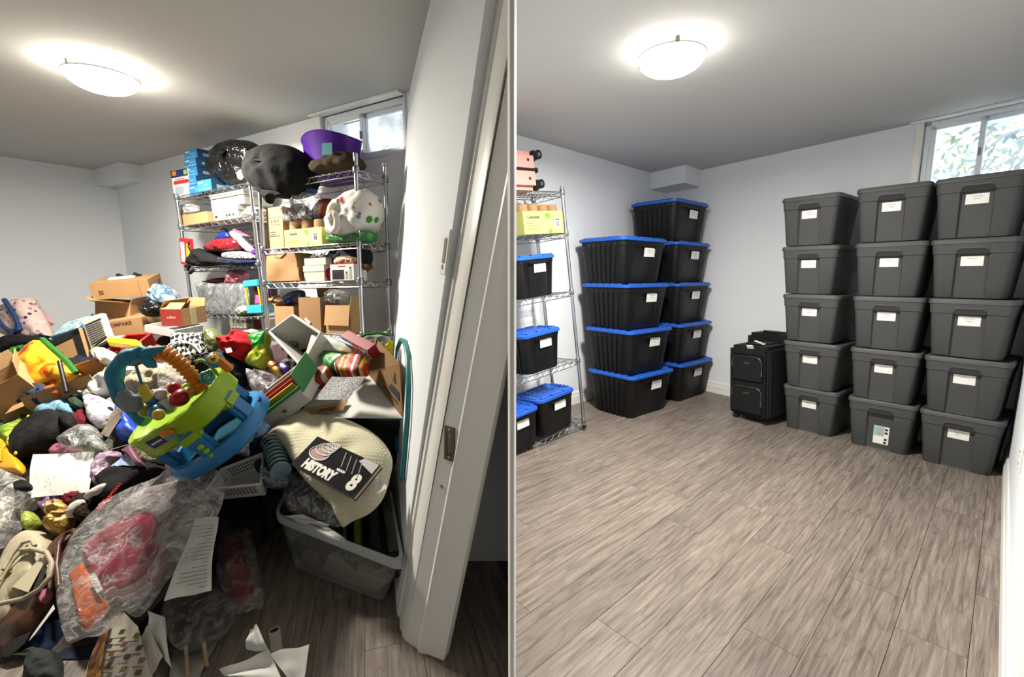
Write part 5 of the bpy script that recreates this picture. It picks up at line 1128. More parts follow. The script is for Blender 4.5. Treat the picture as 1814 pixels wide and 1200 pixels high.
soft('holly_bag', 'green and pink holiday gift bag beside the ornament bag', 'gift bag', [(566, 628), (592, 628), (620, 633), (606, 642), (590, 656), (575, 650)], PH(.08), .03, pattern('holly', 'blobs', ['#3f8a4a', '#7fb8b0', '#c86a72', '#4f9a3a', '#d8e0d8', '#8ac04a'], 13., .5), smooth=False, wr=.2)
soft('ornament_bag', 'red holiday gift bag with diamonds and stripes', 'gift bag', [(593, 652), (605, 637), (628, 631), (653, 636), (652, 662), (634, 670), (598, 665)], PH(.10), .04, pattern('ornament', 'bands', ['#c22c22', '#c22c22', '#e8e4da', '#c22c22', '#2a2a28', '#d8a83a', '#c22c22', '#7a9c2e'], 9., .5), smooth=False, wr=.15, flat=3.)
soft('red_books', 'red and cream booklets wedged under the gift bags', 'booklets', [(557, 660), (580, 650), (590, 660), (562, 684)], PH(.08), .03, pattern('red_books', 'bands', ['#8c3024', '#d8c6b0', '#a8442e', '#6a2018'], 16., .6), smooth=False, wr=.1, flat=4.)
sheet('paisley_folder', 'grey paisley folder lying on the white carton flap', 'folder', [(555, 709), (615, 710), (648, 668), (588, 668)], PH(.13), pattern('paisley', 'lines', ['#55565a', '#b9bbbd'], 26., .6), .008)
# carton with white inside
PCp = np.array(ony(620, 740, 1.93)); PCn = np.array([-.12, -.42, .9]); PCn /= np.linalg.norm(PCn); PC = (PCp, PCn)
o = thing('white_lined_carton', 'opened carton with white inside and brown printed flap by the wall', 'carton', frame(PCp, (1, 0, 0), (0, .9, .42))); iv = o.matrix_basis.inverted()
L = lambda x, y, l=0.: iv @ Vector(onpl(x, y, PCp + PCn * l, PCn))
WI = M('carton_white', '#d9d8d2', .6, var=.02)
MB().plate([L(530, 741), L(715, 742), L(655, 662), L(556, 690)], .004).build('white_panel', WI, o)
E1, E2 = Vector(onpl(652, 661, *PC)), Vector(onpl(715, 741, *PC)); T2 = Vector(ony(709, 644, E2.y + .04)); T1 = Vector(ony(664, 598, E1.y + .02))
up = MB().plate([iv @ E1, iv @ E2, iv @ T2, iv @ T1], .005).build('upright_flap', CARD3, o)
def onflap(u, v, d=.003): 
    a_ = E1.lerp(E2, u); b_ = T1.lerp(T2, u); n_ = (E2 - E1).cross(T1 - E1).normalized(); n_ = n_ if n_.y < 0 else -n_; return iv @ (a_.lerp(b_, v) + n_ * (d + .005))
def flap_decal(u0, u1, v0, v1, nm, mt): MB().plate([onflap(u0, v0), onflap(u1, v0), onflap(u1, v1), onflap(u0, v1)], .0006).build(nm, mt, up)
flap_decal(.28, .88, .52, .74, 'print_block', M('print_dark', '#3b332b', .8)); flap_decal(.30, .86, .80, .83, 'print_line', INK); flap_decal(.15, .3, .34, .40, 'print_line', INK); flap_decal(.36, .62, .30, .42, 'print_line', INK); flap_decal(.66, .95, .26, .44, 'print_line', INK); flap_decal(.5, .9, .16, .2, 'print_line', INK)
fl_ = MB().plate([L(530, 739, .012), L(608, 728, .012), L(616, 710, .02), L(544, 724, .012)], .004).build('brown_flap', CARD2, o)
MB().plate([L(562, 731, .02), L(592, 727, .022), L(596, 720, .022), L(566, 725, .02)], .0008).build('print_block', M('print_brown', '#6f5436', .8), fl_)
tt = frame(L(556, 731, .021), (1, .1, 0), (-.1, 1, 0)); MB().tube([tt @ Vector((.016 * math.cos(a), .010 * math.sin(a), 0)) for a in [k * math.pi / 8 for k in range(16)]], .0012, 5, closed=True).build('round_stamp', INK, fl_)
# body of that carton below the panel, standing on the black tote
o2 = thing('black_tote', 'black plastic tote under the white lined carton', 'tote', Matrix.Identity(4)); BT = M('tote_black', '#151618', .45)
f0, f1 = Vector(ony(612, 748, 1.98)), Vector(ony(712, 748, 1.98)); dn = Vector((0, .02, -.22)); bk = Vector((-.10, .30, .02))
B4 = [f0 + dn, f1 + dn + Vector((-.02, 0, 0)), f1 + dn + bk, f0 + dn + bk]; T4 = [f0, f1, f1 + bk, f0 + bk]
MB().hexa(B4, T4).build('body', BT, o2, bevel=.012, smooth=40); MB().hexa([p + Vector((0, -.008, -.03)) for p in T4[:2]] + [p + Vector((0, .0, -.03)) for p in T4[2:]], [p + Vector((0, -.008, -.005)) for p in T4[:2]] + [p + Vector((0, 0, -.005)) for p in T4[2:]]).build('rim', BT, o2, bevel=.004)
# rainbow folder box
o = carton('folder_box', 'white and green file box full of rainbow folders', fitm((-1.095, 1.979, .518), (.084, .337, -.663)), .242, .211, .073, M('file_white', '#d2d2cc', .6), True, (), 'file box')
GN = M('file_green', '#3a8a54', .5)
for c_, s_ in (((.121, .003, .078), (.246, .008, .014)), ((.121, .208, .078), (.246, .008, .014)), ((.003, .105, .078), (.008, .2, .014)), ((.24, .105, .078), (.008, .2, .014))): MB().box(c_, s_).build('green_rim', GN, o)
MB().box((.262, .105, .10), (.004, .205, .10), Matrix.Rotation(.25, 3, 'Y')).build('green_flap', GN, o)
for k, cl in enumerate(('#d8b83a', '#b8382e', '#c8642a', '#6f9fc0', '#2c2c30', '#d8d6cc', '#7a3048')):
    MB().box((.12, .03 + .026 * k, .058 + .012 * (k % 3)), (.215, .012, .10)).build('folder', M('folder_' + cl, cl, .5), o)
face_bar(o, 'stamp', .11, .035, .022, .016, M('stamp_grey', '#6a6a68', .7)); 
# hoop
o = thing('foam_hoop', 'blue green foam hoop leaning against the wall', 'hoop', Matrix.Identity(4))
t = NT('hoop_foam'); t.b.inputs['Roughness'].default_value = .35; tc = t.n('TexCoord'); sx = t.n('SeparateXYZ'); t.l(tc, 'Object', sx, 0); r_ = t.ramp(sx, 2, [(.35, '#1d7d86'), (.7, '#249a8c'), (.86, '#2f6fb0'), (.95, '#2b4fa0')]); t.l(r_, 0, t.b, 'Base Color')
def by_wall(x, y, off): 
    p = on_patch(x, y); q = p + (Vector(C0) - p).normalized() * off; return q
MB().tube([by_wall(x, y, d_) for x, y, d_ in ((704, 800, .06), (702, 720, .06), (701, 650, .06), (704, 618, .06), (710, 602, .07), (717, 605, .08), (722, 630, .1), (724, 680, .11), (722, 740, .11), (717, 800, .11), (713, 850, .1))], .0105, 10).build('ring', t.m, o, smooth=60)
# ---- clear bin with its contents
BLn = NT('frosted_bin'); BLn.b.inputs['Base Color'].default_value = lin('#dfe4e4'); BLn.b.inputs['Roughness'].default_value = .3; BLn.b.inputs['Alpha'].default_value = .24; BLn = BLn.m
RIMM = NT('frosted_rim'); RIMM.b.inputs['Base Color'].default_value = lin('#dde3e4'); RIMM.b.inputs['Roughness'].default_value = .35; RIMM.b.inputs['Alpha'].default_value = .72; RIMM = RIMM.m
o = thing('clear_bin', 'clear plastic storage bin crammed with papers and binders by the door', 'storage bin', Matrix.Identity(4))
Bq = [Vector((-.918, 1.722, .004)), Vector((-.472, 1.517, .004)), Vector((-.60, 1.96, .004)), Vector((-1.02, 2.16, .004))]; Tq = [Vector((-.966, 1.709, .24)), Vector((-.372, 1.395, .24)), Vector((-.56, 1.93, .24)), Vector((-1.10, 2.24, .24))]
def rquad(Q, r, n=4):
    out = []
    for i in range(4):
        p, a, b = Q[i], Q[i - 1], Q[(i + 1) % 4]; u = (a - p).normalized() * r; v = (b - p).normalized() * r
        for k in range(n + 1):
            t_ = k / n; out.append(p + u * (1 - t_) ** 2 + v * t_ ** 2)
    return out
def scq(Q, s): 
    c = sum(Q, Vector()) / 4; return [c + (p - c) * s for p in Q]
MB().loft([rquad(scq(Bq, .95), .04), rquad(Bq, .05), rquad([b.lerp(t_, .6) for b, t_ in zip(Bq, Tq)], .05), rquad(Tq, .06)], True, False).build('bin_wall', BLn, o, smooth=50)
up_ = Vector((0, 0, .012)); MB().loft([rquad(scq(Tq, .985), .06), rquad(scq(Tq, 1.0), .06), [p - up_ * 1.6 for p in rquad(scq(Tq, 1.035), .065)], rquad(scq(Tq, 1.04), .065), [p + up_ for p in rquad(scq(Tq, 1.03), .065)], [p + up_ for p in rquad(scq(Tq, .985), .06)]], False, False).build('rim', RIMM, o, smooth=50)
inn = scq(Bq, .9); in2 = [p + Vector((0, 0, -.09)) for p in scq(Tq, .9)]
MB().loft([rquad([p + Vector((0, 0, .008)) for p in inn], .04), rquad(in2, .05)]).build('packed_contents', pattern('packed', 'blobs', ['#6a6250', '#3a3a36', '#8a826e', '#7a7260', '#504a42', '#9d9582'], 9., .8, .5), o, smooth=50)
def stand(nm, lab, cat, q, mat, th=.02, bev=.004, **kw):
    """upright slab between two image points, from z0 to z1"""
    (a, b, z0, z1, ya, yb) = q
    A = Vector(a); B = Vector(b); d = (B - A); n_ = Vector((d.y, -d.x, 0)).normalized() * th
    return MB().hexa([Vector((A.x, A.y, z0)), Vector((B.x, B.y, z0)), Vector((B.x, B.y, z0)) + n_, Vector((A.x, A.y, z0)) + n_], [Vector((A.x + ya, A.y, z1)), Vector((B.x + ya, B.y, z1 + yb)), Vector((B.x + ya, B.y, z1 + yb)) + n_, Vector((A.x + ya, A.y, z1)) + n_]).build(nm, mat, None, bevel=bev, label=lab, cat=cat, **kw)
GLB = M('binder_black', '#0f1011', .22)
stand('binder', 'glossy black binder at the right side of the clear bin', 'binder', ((-.44, 1.47, 0), (-.59, 1.88, 0), .13, .235, .0, .1), GLB, .035)
stand('binder', 'black ring binder with white spine edge in the clear bin', 'binder', ((-.50, 1.50, 0), (-.64, 1.90, 0), .13, .23, -.01, .1), M('binder_charcoal', '#1b1c1e', .3), .03)
stand('green_notebook', 'olive green notebook standing in the clear bin', 'notebook', ((-.565, 1.53, 0), (-.69, 1.90, 0), .13, .225, -.02, .1), M('notebook_green', '#54611f', .4), .025)
stand('grey_folder', 'grey plastic folder beside the green notebook', 'folder', ((-.62, 1.56, 0), (-.73, 1.88, 0), .13, .215, -.02, .08), M('folder_slate', '#5a5d5e', .4), .012)
stand('black_folder', 'black folder in the middle of the clear bin', 'folder', ((-.655, 1.58, 0), (-.76, 1.90, 0), .13, .22, -.02, .08), M('folder_black', '#191a1b', .4), .02)
sheet('crumpled_paper', 'white crumpled papers at the front of the clear bin', 'papers', [(505, 912), (570, 925), (628, 968), (560, 948)], (np.array(onz(560, 935, .245)), np.array([-.1, -.45, .9])), WHITE, .03)
sheet('white_envelope', 'white envelope edge sticking up in the clear bin', 'envelope', [(500, 914), (540, 928), (586, 932), (536, 912)], (np.array(onz(540, 925, .26)), np.array([-.1, -.6, .8])), WHITE, .02)
soft('pink_bag', 'plastic bag with pink and black things in the clear bin', 'plastic bag', [(506, 860), (520, 840), (545, 850), (575, 880), (600, 912), (570, 922), (530, 908), (510, 890)], (np.array(onz(550, 900, .22)), np.array([-.2, -.5, .84])), .06, pattern('pink_black', 'blobs', ['#2a2628', '#6a3048', '#3a3638', '#1c1c1e', '#8a4a60'], 16., .4, .4), wr=.6)
soft('bin_film', 'clear crinkled plastic over the pink things in the bin', 'plastic film', [(502, 868), (512, 838), (540, 842), (580, 878), (612, 920), (590, 935), (550, 918), (512, 905)], (np.array(onz(550, 900, .27)), np.array([-.2, -.5, .84])), .04, film('bin_film', '#c9cfd2', .12, .6, 14.), wr=.9)
# pillow and book
PIL = M('pillow_cream', '#d8d2b4', .85, var=.05, scale=3.)
t = NT('pillow_quilt'); t.b.inputs['Base Color'].default_value = lin('#ddd7b8'); t.b.inputs['Roughness'].default_value = .85; tc = t.n('TexCoord'); wv = t.n('TexWave', Scale=34., Distortion=1.5); wv.inputs['Detail Scale'].default_value = 1.; t.l(tc, 'Object', wv, 'Vector'); w2 = t.n('TexWave', Scale=20., Distortion=2., bands_direction='Y'); t.l(tc, 'Object', w2, 'Vector'); ad = t.n('Math', operation='ADD'); t.l(wv, 'Fac', ad, 0); t.l(w2, 'Fac', ad, 1); bp = t.n('Bump', Strength=.16, Distance=.012); t.l(ad, 0, bp, 'Height'); t.l(bp, 0, t.b, 'Normal')
pw2 = puff('pillow', 'cream ribbed pillow slumped across the clear bin', 'pillow', [(474, 778), (490, 757), (515, 737), (545, 728), (575, 738), (612, 744), (650, 760), (680, 785), (695, 815), (690, 850), (678, 885), (655, 910), (625, 924), (606, 934), (598, 910), (575, 884), (545, 856), (525, 832), (508, 806), (488, 794)], PH(-.005), .07, t.m, tb=.03, wr=.35, n=80, rings=14, part='cover')
PLB = PH(.085); q = [(520, 828), (631, 888), (662, 822), (556, 776)]; A, B, Cc, D = [Vector(onpl(x, y, *PLB)) for x, y in q]
mwb = frame(A, B - A, D - A); bw, bh = (B - A).length, (D - A).length
bk_ = thing('textbook', 'history textbook with red bicycle wheels on its dark cover on the pillow', 'book', mwb)
MB().box((bw / 2, bh / 2, .010), (bw * .985, bh * .98, .015)).build('pages', M('pages_cream', '#c9c0ae', .8), bk_); COV = pattern('book_cover', 'swirl', ['#0d0c10', '#17161c', '#101013', '#23232b'], 7., .95)
MB().box((bw / 2, bh / 2, .0195), (bw, bh, .003)).build('front_cover', COV, bk_); MB().box((bw / 2, bh / 2, .0012), (bw, bh, .0024)).build('back_cover', COV, bk_); MB().box((0.001, bh / 2, .0105), (.003, bh, .02)).build('spine', COV, bk_)
BW = M('book_white', '#e2ded6', .5, var=.02)
text('HISTORY', bh * .36, BW, bk_, Matrix.Translation((bw * .38, bh * .20, .0215)), 'title', .0005, sx=.86, bold=.0034); text('8', bh * .60, BW, bk_, Matrix.Translation((bw * .875, bh * .30, .0215)), 'title_number', .0005, bold=.004); text('NELSON', bh * .085, BW, bk_, Matrix.Translation((bw * .635, bh * .43, .0215)), 'title_publisher', .0005, bold=.0008)
RDW = M('wheel_red', '#7a2230', .5); 
for k, (x, y, r1) in enumerate(((.22, .60, .125), (.245, .74, .105), (.285, .83, .085), (.32, .90, .06), (.345, .95, .045))):
    cy_ = [(bw * x + bw * r1 * 1.15 * math.cos(a), bh * y + bw * r1 * .62 * math.sin(a), .0222 + .0002 * k) for a in [j * math.pi / 14 for j in range(28)]]
    wl = MB().tube(cy_, .003, 5, closed=True).build('wheel_picture', BW, bk_); MB().loft([[(p[0], p[1], .0213) for p in cy_], [(p[0], p[1], .0218 + .0001 * k) for p in cy_]]).build('wheel_spokes', RDW, wl)
MB().hexa([(bw * .74, bh * .86, .0212), (bw * .99, bh * .70, .0212), (bw * .99, bh * .99, .0212), (bw * .78, bh * .99, .0212)], [(bw * .74, bh * .86, .022), (bw * .99, bh * .70, .022), (bw * .99, bh * .99, .022), (bw * .78, bh * .99, .022)]).build('cover_sky', M('cover_sky', '#a6a4a8', .5), bk_)
for k in range(4): MB().box((bw * (.56 + .09 * k), bh * (.72 - .02 * k), .0216), (.004, bh * .46, .001), Matrix.Rotation(.5, 3, 'Z')).build('cover_line', M('cover_grey', '#4c4c56', .5), bk_)
tg = sheet('care_tag', 'white care tag hanging off the pillow', 'tag', [(660, 858), (680, 850), (686, 866), (668, 876)], PH(.075), WHITE, .006); attach(tg, pw2)
# cups and blue cloth
o = thing('cup_stack', 'stack of pale blue translucent cups beside the pillow', 'cups', frame(heap(478, 778, .05), Vector(heap(500, 842, .05)) - Vector(heap(478, 778, .05)), HN)); CUP = M('cup_blue', '#8fabb8', .25, var=.1)
ln = (Vector(heap(500, 842, .05)) - Vector(heap(478, 778, .05))).length
for k in range(9):
    x0 = ln * k / 10; MB().tube([(x0, 0, 0), (x0 + .01, 0, 0), (x0 + .026, 0, 0)], [.030, .036, .040], 16, cap=(k == 8)).build('cup', CUP, o, smooth=50)
soft('navy_towel', 'dark blue towel under the cup stack', 'towel', [(452, 790), (462, 760), (474, 742), (492, 756), (484, 785), (480, 830), (458, 838), (446, 815)], PH(-.01), .05, fabric('navy_towel', '#22384e'), wr=.6)
soft('grey_film', 'clear plastic bag end under the cups', 'plastic bag', [(462, 842), (480, 826), (505, 838), (512, 852), (494, 864), (470, 862)], PH(.0), .05, film('cup_film', '#9fb0b8', .2, .6, 14.), wr=.8)
# white basket
o = thing('white_basket', 'white plastic basket with slotted sides in the foreground of the heap', 'basket', Matrix.Identity(4)); WB = M('basket_white', '#d6d6d0', .4)
T4 = [Vector(heap(x, y, .05)) for x, y in ((366, 868), (462, 858), (467, 803), (392, 832))]; N_ = Vector(HN); cB = sum(T4, Vector()) / 4; B4 = [cB + (p - cB) * .85 - N_ * .055 - Vector((0, 0, .02)) for p in T4]
for i in range(4):
    a_, b_, c_, d_ = B4[i], B4[(i + 1) % 4], T4[(i + 1) % 4], T4[i]
    pn = MB().plate([a_, b_, c_, d_], .003).build('basket_side', WB, o)
    nn_ = (b_ - a_).cross(d_ - a_).normalized()
    for r0 in (.35, .55, .75):
        for k in range(11):
            u0 = .1 + .8 * k / 11; S = lambda u, v: a_.lerp(b_, u).lerp(d_.lerp(c_, u), v)
            MB().plate([S(u0, r0) - nn_ * .0012, S(u0 + .04, r0) - nn_ * .0012, S(u0 + .055, r0 + .12) - nn_ * .0012, S(u0 + .015, r0 + .12) - nn_ * .0012], .0056).build('slot', M('slot_dark', '#5a5a56', .7), pn)
MB().plate(B4, .003).build('bottom', WB, o); MB().tube(T4, .006, 8, closed=True).build('rim', WB, o, smooth=60)
# ================================================================== play table (tipped over on the heap)
LIME = M('lime_plastic', '#9fc41f', .35, var=.04); PBLUE = M('play_blue', '#2f86c9', .35, var=.05); DTEAL = M('play_teal', '#0f4658', .9, var=.2, spec=.1); ORG = M('play_orange', '#e88a1e', .4, var=.05)
Xl = Vector((.84, -.10, .47)).normalized(); Zl = Vector((-.24, -.42, .8)); Zl = (Zl - Xl * Zl.dot(Xl)).normalized(); Yl = Zl.cross(Xl)
Ot = Vector(heap(396, 772, .15)); mt = frame(Ot, Xl, Yl)
pt = thing('play_table', 'lime and blue baby activity table with toy arch, tipped on its side', 'activity table', mt); ivt = mt.inverted()
def oval(rx, ry, z, p=2.6, n=44): 
    out = []
    for j in range(n):
        a = 2 * math.pi * j / n; c_, s_ = math.cos(a), math.sin(a); out.append((rx * math.copysign(abs(c_) ** (2 / p), c_), ry * math.copysign(abs(s_) ** (2 / p), s_), z))
    return out
RX, RY, TZ = .207, .165, .20
MB().loft([oval(RX * .93, RY * .92, TZ - .068), oval(RX * .99, RY * .99, TZ - .058), oval(RX, RY, TZ), oval(RX * 1.02, RY * 1.03, TZ + .012), oval(RX, RY, TZ + .026), oval(RX * .9, RY * .88, TZ + .026), oval(RX * .84, RY * .80, TZ + .006), oval(RX * .5, RY * .5, TZ + .004)]).build('tray', LIME, pt, smooth=45)
MB().loft([oval(RX * 1.0, RY * 1.08, -.02), oval(RX * 1.05, RY * 1.14, -.01), oval(RX * 1.05, RY * 1.14, .03), oval(RX * 1.0, RY * 1.08, .045), oval(RX * .88, RY * .92, .045), oval(RX * .85, RY * .88, .0), oval(RX * .85, RY * .88, -.02)], False, False).build('base_ring', PBLUE, pt, smooth=45)
MB().loft([oval(RX * .86, RY * .9, -.012), oval(RX * .86, RY * .9, -.006)]).build('base_mat', DTEAL, pt)
for k, a in enumerate((212, 290, 352, 60, 130)):
    a = math.radians(a); x, y = RX * .9 * math.cos(a), RY * .96 * math.sin(a)
    R_z = Matrix.Rotation(a + math.pi / 2, 3, 'Z')
    lg = MB().box((x, y, .095), (.07, .045, .15), R_z).build('leg', PBLUE, pt, bevel=.012, smooth=40)
    MB().box((x, y, .135), (.078, .052, .05), R_z).build('leg_sleeve', LIME, lg, bevel=.01, smooth=40)
    if k == 1:
        for q in range(3): MB().ball((x + R_z.col[1][0] * -.024 + R_z.col[0][0] * 0, y + R_z.col[1][1] * -.024, .035 + .026 * q), (.012, .012, .012)).build('leg_button', LIME, lg, smooth=60)
for a in (-60, -35, 15): 
    a = math.radians(a)
    for q in range(3): MB().box((RX * 1.045 * math.cos(a + .05 * q), RY * 1.13 * math.sin(a + .05 * q), .035), (.012, .012, .012)).build('vent_slot', INK, pt)
# brand plate on the front band
a = math.radians(272); bxp = Vector((RX * .02, -RY * 1.005, TZ - .008))
pl_ = MB().box(bxp + Vector((-.03, -.002, 0)), (.075, .006, .04)).build('badge', M('badge_navy', '#1f2f6a', .4), pt, bevel=.003); MB().ball(bxp + Vector((.03, -.004, .006)), (.03, .006, .024)).build('badge_logo', ORG, pl_, smooth=60); MB().box(bxp + Vector((.03, -.009, -.008)), (.04, .003, .014)).build('badge_band', M('badge_cyan', '#3aa5cf', .4), pl_)
MB().box(bxp + Vector((-.03, -.0056, 0)), (.05, .001, .007)).build('badge_line', WHITE, pl_)
MB().box((-.04, -RY * .8, TZ - .06), (.15, .04, .03)).build('under_rail', LIME, pt, bevel=.008)
# arch
Ya = Ot.y - .15
P_ = lambda x, y, d=0.: ivt @ Vector(ony(x, y, Ya + d))
blue_p = [(262, 745), (246, 735), (226, 715), (209, 693), (203, 670), (209, 648), (224, 634), (244, 629), (262, 628)]
TEALC = M('arch_cloth', '#2f87a5', .7, var=.35, scale=25., bump=.3, bscale=40.)
def dense(pts, m=4):
    r = resample(pts + [pts[-1]], len(pts) * m)
    return [tuple(p) for p in r]
def open_dense(pts, m=4):
    P = [np.array(p, float) for p in pts]; out = []
    for i in range(len(P) - 1):
        a_, b_, c_, d_ = P[max(i - 1, 0)], P[i], P[i + 1], P[min(i + 2, len(P) - 1)]
        for j in range(m):
            t_ = j / m; out.append(.5 * (2 * b_ + (c_ - a_) * t_ + (2 * a_ - 5 * b_ + 4 * c_ - d_) * t_ ** 2 + (3 * b_ - a_ - 3 * c_ + d_) * t_ ** 3))
    return out + [P[-1]]
bp_ = open_dense(blue_p, 3); MB().tube([P_(*p) for p in bp_], [.024 + .007 * math.sin(k * 1.1) * .5 + .004 for k in range(len(bp_))], 12).build('arch_sleeve', TEALC, pt, smooth=60)
or_p = open_dense([(262, 627), (284, 624), (304, 632), (322, 647), (338, 664), (350, 680), (360, 693)], 5); MB().tube([P_(*p, .0) for p in or_p], [.021 if k % 2 else .029 for k in range(len(or_p))], 12).build('arch_corrugated', ORG, pt, smooth=25)
for q in ([(254, 628), (270, 622), (292, 616)], [(256, 634), (268, 646), (277, 650)], [(244, 626), (252, 620), (262, 622)]): MB().tube([P_(*p, -.03) for p in q], [.022, .018, .006], 10).build('cloth_end', TEALC, pt, smooth=60)
MB().tube([P_(240, 645, -.02), P_(246, 664, -.03), P_(252, 684, -.04)], .005, 6).build('hanging_strap', M('strap_blue', '#3b78a8', .6), pt); MB().tube([P_(215, 672, -.02), P_(222, 690, -.03), P_(226, 702, -.03)], .004, 6).build('hanging_strap', M('strap_blue', '#3b78a8', .6), pt)
for k in range(5): MB().ball(P_(253 + 2.2 * k, 688 + 4.5 * k, -.05), (.018, .018, .014)).build('worm_segment', M('worm_yellow', '#d8c83a', .5), pt, smooth=60)
gp_ = M('elephant_grey', '#8d959c', .9, bump=.4)
for x, y, r in ((222, 706, .03), (232, 714, .034), (240, 718, .026), (219, 698, .02), (244, 708, .018)): MB().ball(P_(x, y, -.05), (r, r, r * .9)).build('plush_lump', gp_, pt, smooth=60)
def toyball(x, y, rp, d, col, nm='toy_ball', sq=1.): 
    r = rp * .00262; return MB().ball(P_(x, y, d), (r, r, r * sq), 16).build(nm, M('toyc_' + col, col, .3, var=.04), pt, smooth=60)
toyball(296, 719, 13, -.02, '#d8d8d4'); toyball(284, 699, 9, -.02, '#d8d4cc'); toyball(273, 697, 6, .0, '#c9785a'); toyball(319, 705, 14, -.02, '#a51c28', sq=.85); toyball(309, 688, 9, .0, '#b01c2a'); toyball(268, 710, 8, -.04, '#2f72b5'); toyball(260, 727, 11, -.03, '#a8a83a'); toyball(278, 730, 11, -.06, '#2f7ab0'); toyball(281, 735, 8, -.085, '#d8b83a'); toyball(250, 705, 8, .0, '#2c6a6a'); toyball(332, 697, 9, .02, '#5fa0a0'); toyball(345, 692, 8, .03, '#4f9a5a'); toyball(339, 693, 6, -.02, '#c98a2a')
toyball(381, 638, 12, .0, '#3f8fa8'); toyball(378, 636, 7, -.03, '#d8c03a'); toyball(378, 636, 3, -.05, '#7a4a2a'); MB().box(P_(392, 642, .0), (.03, .03, .09)).build('owl_block', ORG, pt, bevel=.006); MB().tube([P_(347, 641, .0), P_(358, 638, .0), P_(372, 648, .0), P_(387, 665, -.01)], .006, 8).build('stalk', LIME, pt, smooth=60)
for k in range(5): MB().ball(P_(367 + 7 * math.cos(k * 1.26), 669 + 7 * math.sin(k * 1.26), -.01), .015).build('flower_petal', M('flower_teal', '#3f97a5', .4), pt, smooth=60)
MB().ball(P_(367, 669, -.025), .012).build('flower_heart', M('flower_green', '#6fae3a', .4), pt, smooth=60)

# ================================================================== front of the heap
FLP = lambda z, up=.0: (np.array(onz(420, 1000, z)), np.array([0, -up, 1.]) / math.hypot(1, up))   # plane just above the floor boards
FB = lambda n_, l_, c_, o_, lift, tf, m_, **kw: soft(n_, l_, c_, o_, PH(lift), tf, m_, **kw)
FB('light_blue_bag', 'light blue cloth bag in front of the wide open carton', 'cloth bag', [(66, 724), (88, 712), (110, 704), (123, 696), (129, 712), (133, 734), (108, 740), (80, 746), (68, 742)], .05, .06, pattern('blue_tie', 'swirl', ['#7fa8bc', '#5f8ca3', '#a9c8d2'], 9., .8, .4), wr=.6)
FB('green_packet', 'dark green packet behind the light blue cloth bag', 'packet', [(126, 712), (140, 704), (148, 714), (142, 724), (132, 724)], .06, .04, fabric('packet_green', '#33443a'), wr=.5)
FB('foil_packet', 'red and silver packets above the dotted bag', 'packets', [(126, 700), (146, 696), (170, 694), (176, 704), (150, 710), (132, 708)], .06, .05, pattern('foil', 'blobs', ['#8a2a2e', '#b9bdb8', '#9fb8a8', '#3d5a4a', '#c9c9c4'], 16., .3, .5), wr=.7)
FB('dotted_bag', 'white plastic bag with purple print and black dots', 'plastic bag', [(156, 706), (178, 706), (205, 718), (201, 742), (178, 760), (164, 752), (159, 730)], .06, .06, pattern('dotted_film', 'spots', ['#cfcbd2', '#2a2a30', '#8a6aa8', '#cfcbd2'], 20., .25, .5), wr=.6)
FB('grey_board', 'grey and cream board edge behind the dotted bag', 'board', [(186, 712), (214, 700), (220, 708), (200, 718)], .05, .02, M('board_grey', '#8a8784', .6), smooth=False)
for k in range(6):
    dx, dy = -5.5 * k, 5 * k
    sheet('magazine', 'curved magazine %s of the slumped bundle by the blue bag' % ['nearest the blue bag', 'second from the blue bag', 'third from the blue bag', 'fourth from the blue bag', 'fifth from the blue bag', 'farthest from the blue bag'][k], 'magazine', [(212 + dx * .4, 720 + dy * .3), (221 + dx * .3, 723 + dy * .3), (208 + dx * .5, 782 - 1.5 * k), (196 + dx * .6, 778 - 1.5 * k)], PV(205, 785, .03 + .012 * k, .7, -.5), pattern('mag%d' % (k % 3), 'swirl', [['#8f8a84', '#5a5450', '#b5aca4'], ['#a59a8c', '#6f6a6a', '#c9c4bc'], ['#b08a5a', '#7d746c', '#a8a29c']][k % 3], 14., .4), .02, group='magazines in the slumped bundle')
bb = puff('blue_shopping_bag', 'royal blue shopping bag with white spark mark', 'shopping bag', [(219, 724), (238, 736), (250, 756), (256, 776), (240, 784), (212, 780), (214, 752)], PH(.03), .08, glossybag('blue_bag', '#1746b8', .5, 18., .4), wr=.4, part='bag')
for k in range(6):
    a = k * math.pi / 3; MB().box((-.028 + .018 * math.cos(a), .03 + .018 * math.sin(a), .076), (.014, .004, .003), Matrix.Rotation(a, 3, 'Z')).build('spark_mark', M('spark_white', '#d8e2e8', .5), bb)
for k, y in enumerate((.0, -.014, -.028)): MB().box((-.045, y - .005, .062), (.014, .005, .003), Matrix.Rotation(.7, 3, 'Z')).build('logo_letter', M('spark_white', '#d8e2e8', .5), bb)
FB('black_jacket', 'rolled black padded jacket in the middle of the left clutter', 'jacket', [(27, 806), (38, 768), (68, 748), (112, 732), (134, 744), (162, 757), (130, 778), (96, 798), (60, 810), (36, 822)], .03, .09, fabric('jacket_black', '#131214', .5, 20., .75), wr=.35)
FB('beanie_hat', 'black hat on the end of the rolled jacket', 'hat', [(108, 738), (114, 731), (126, 733), (132, 744), (126, 758), (114, 754)], .11, .03, fabric('cap_black', '#17171a'), wr=.3)
FB('maroon_shirt', 'maroon shirt beside the rolled black jacket', 'shirt', [(132, 743), (150, 727), (163, 754), (149, 764), (134, 758)], .06, .04, fabric('maroon_shirt', '#5e1420'), wr=.5, smooth=False)
FB('red_rag', 'dark red rag between the lime bag and light blue bag', 'rag', [(46, 752), (56, 742), (68, 746), (60, 756), (48, 758)], .05, .03, fabric('red_rag', '#7a1f1c'), wr=.5)
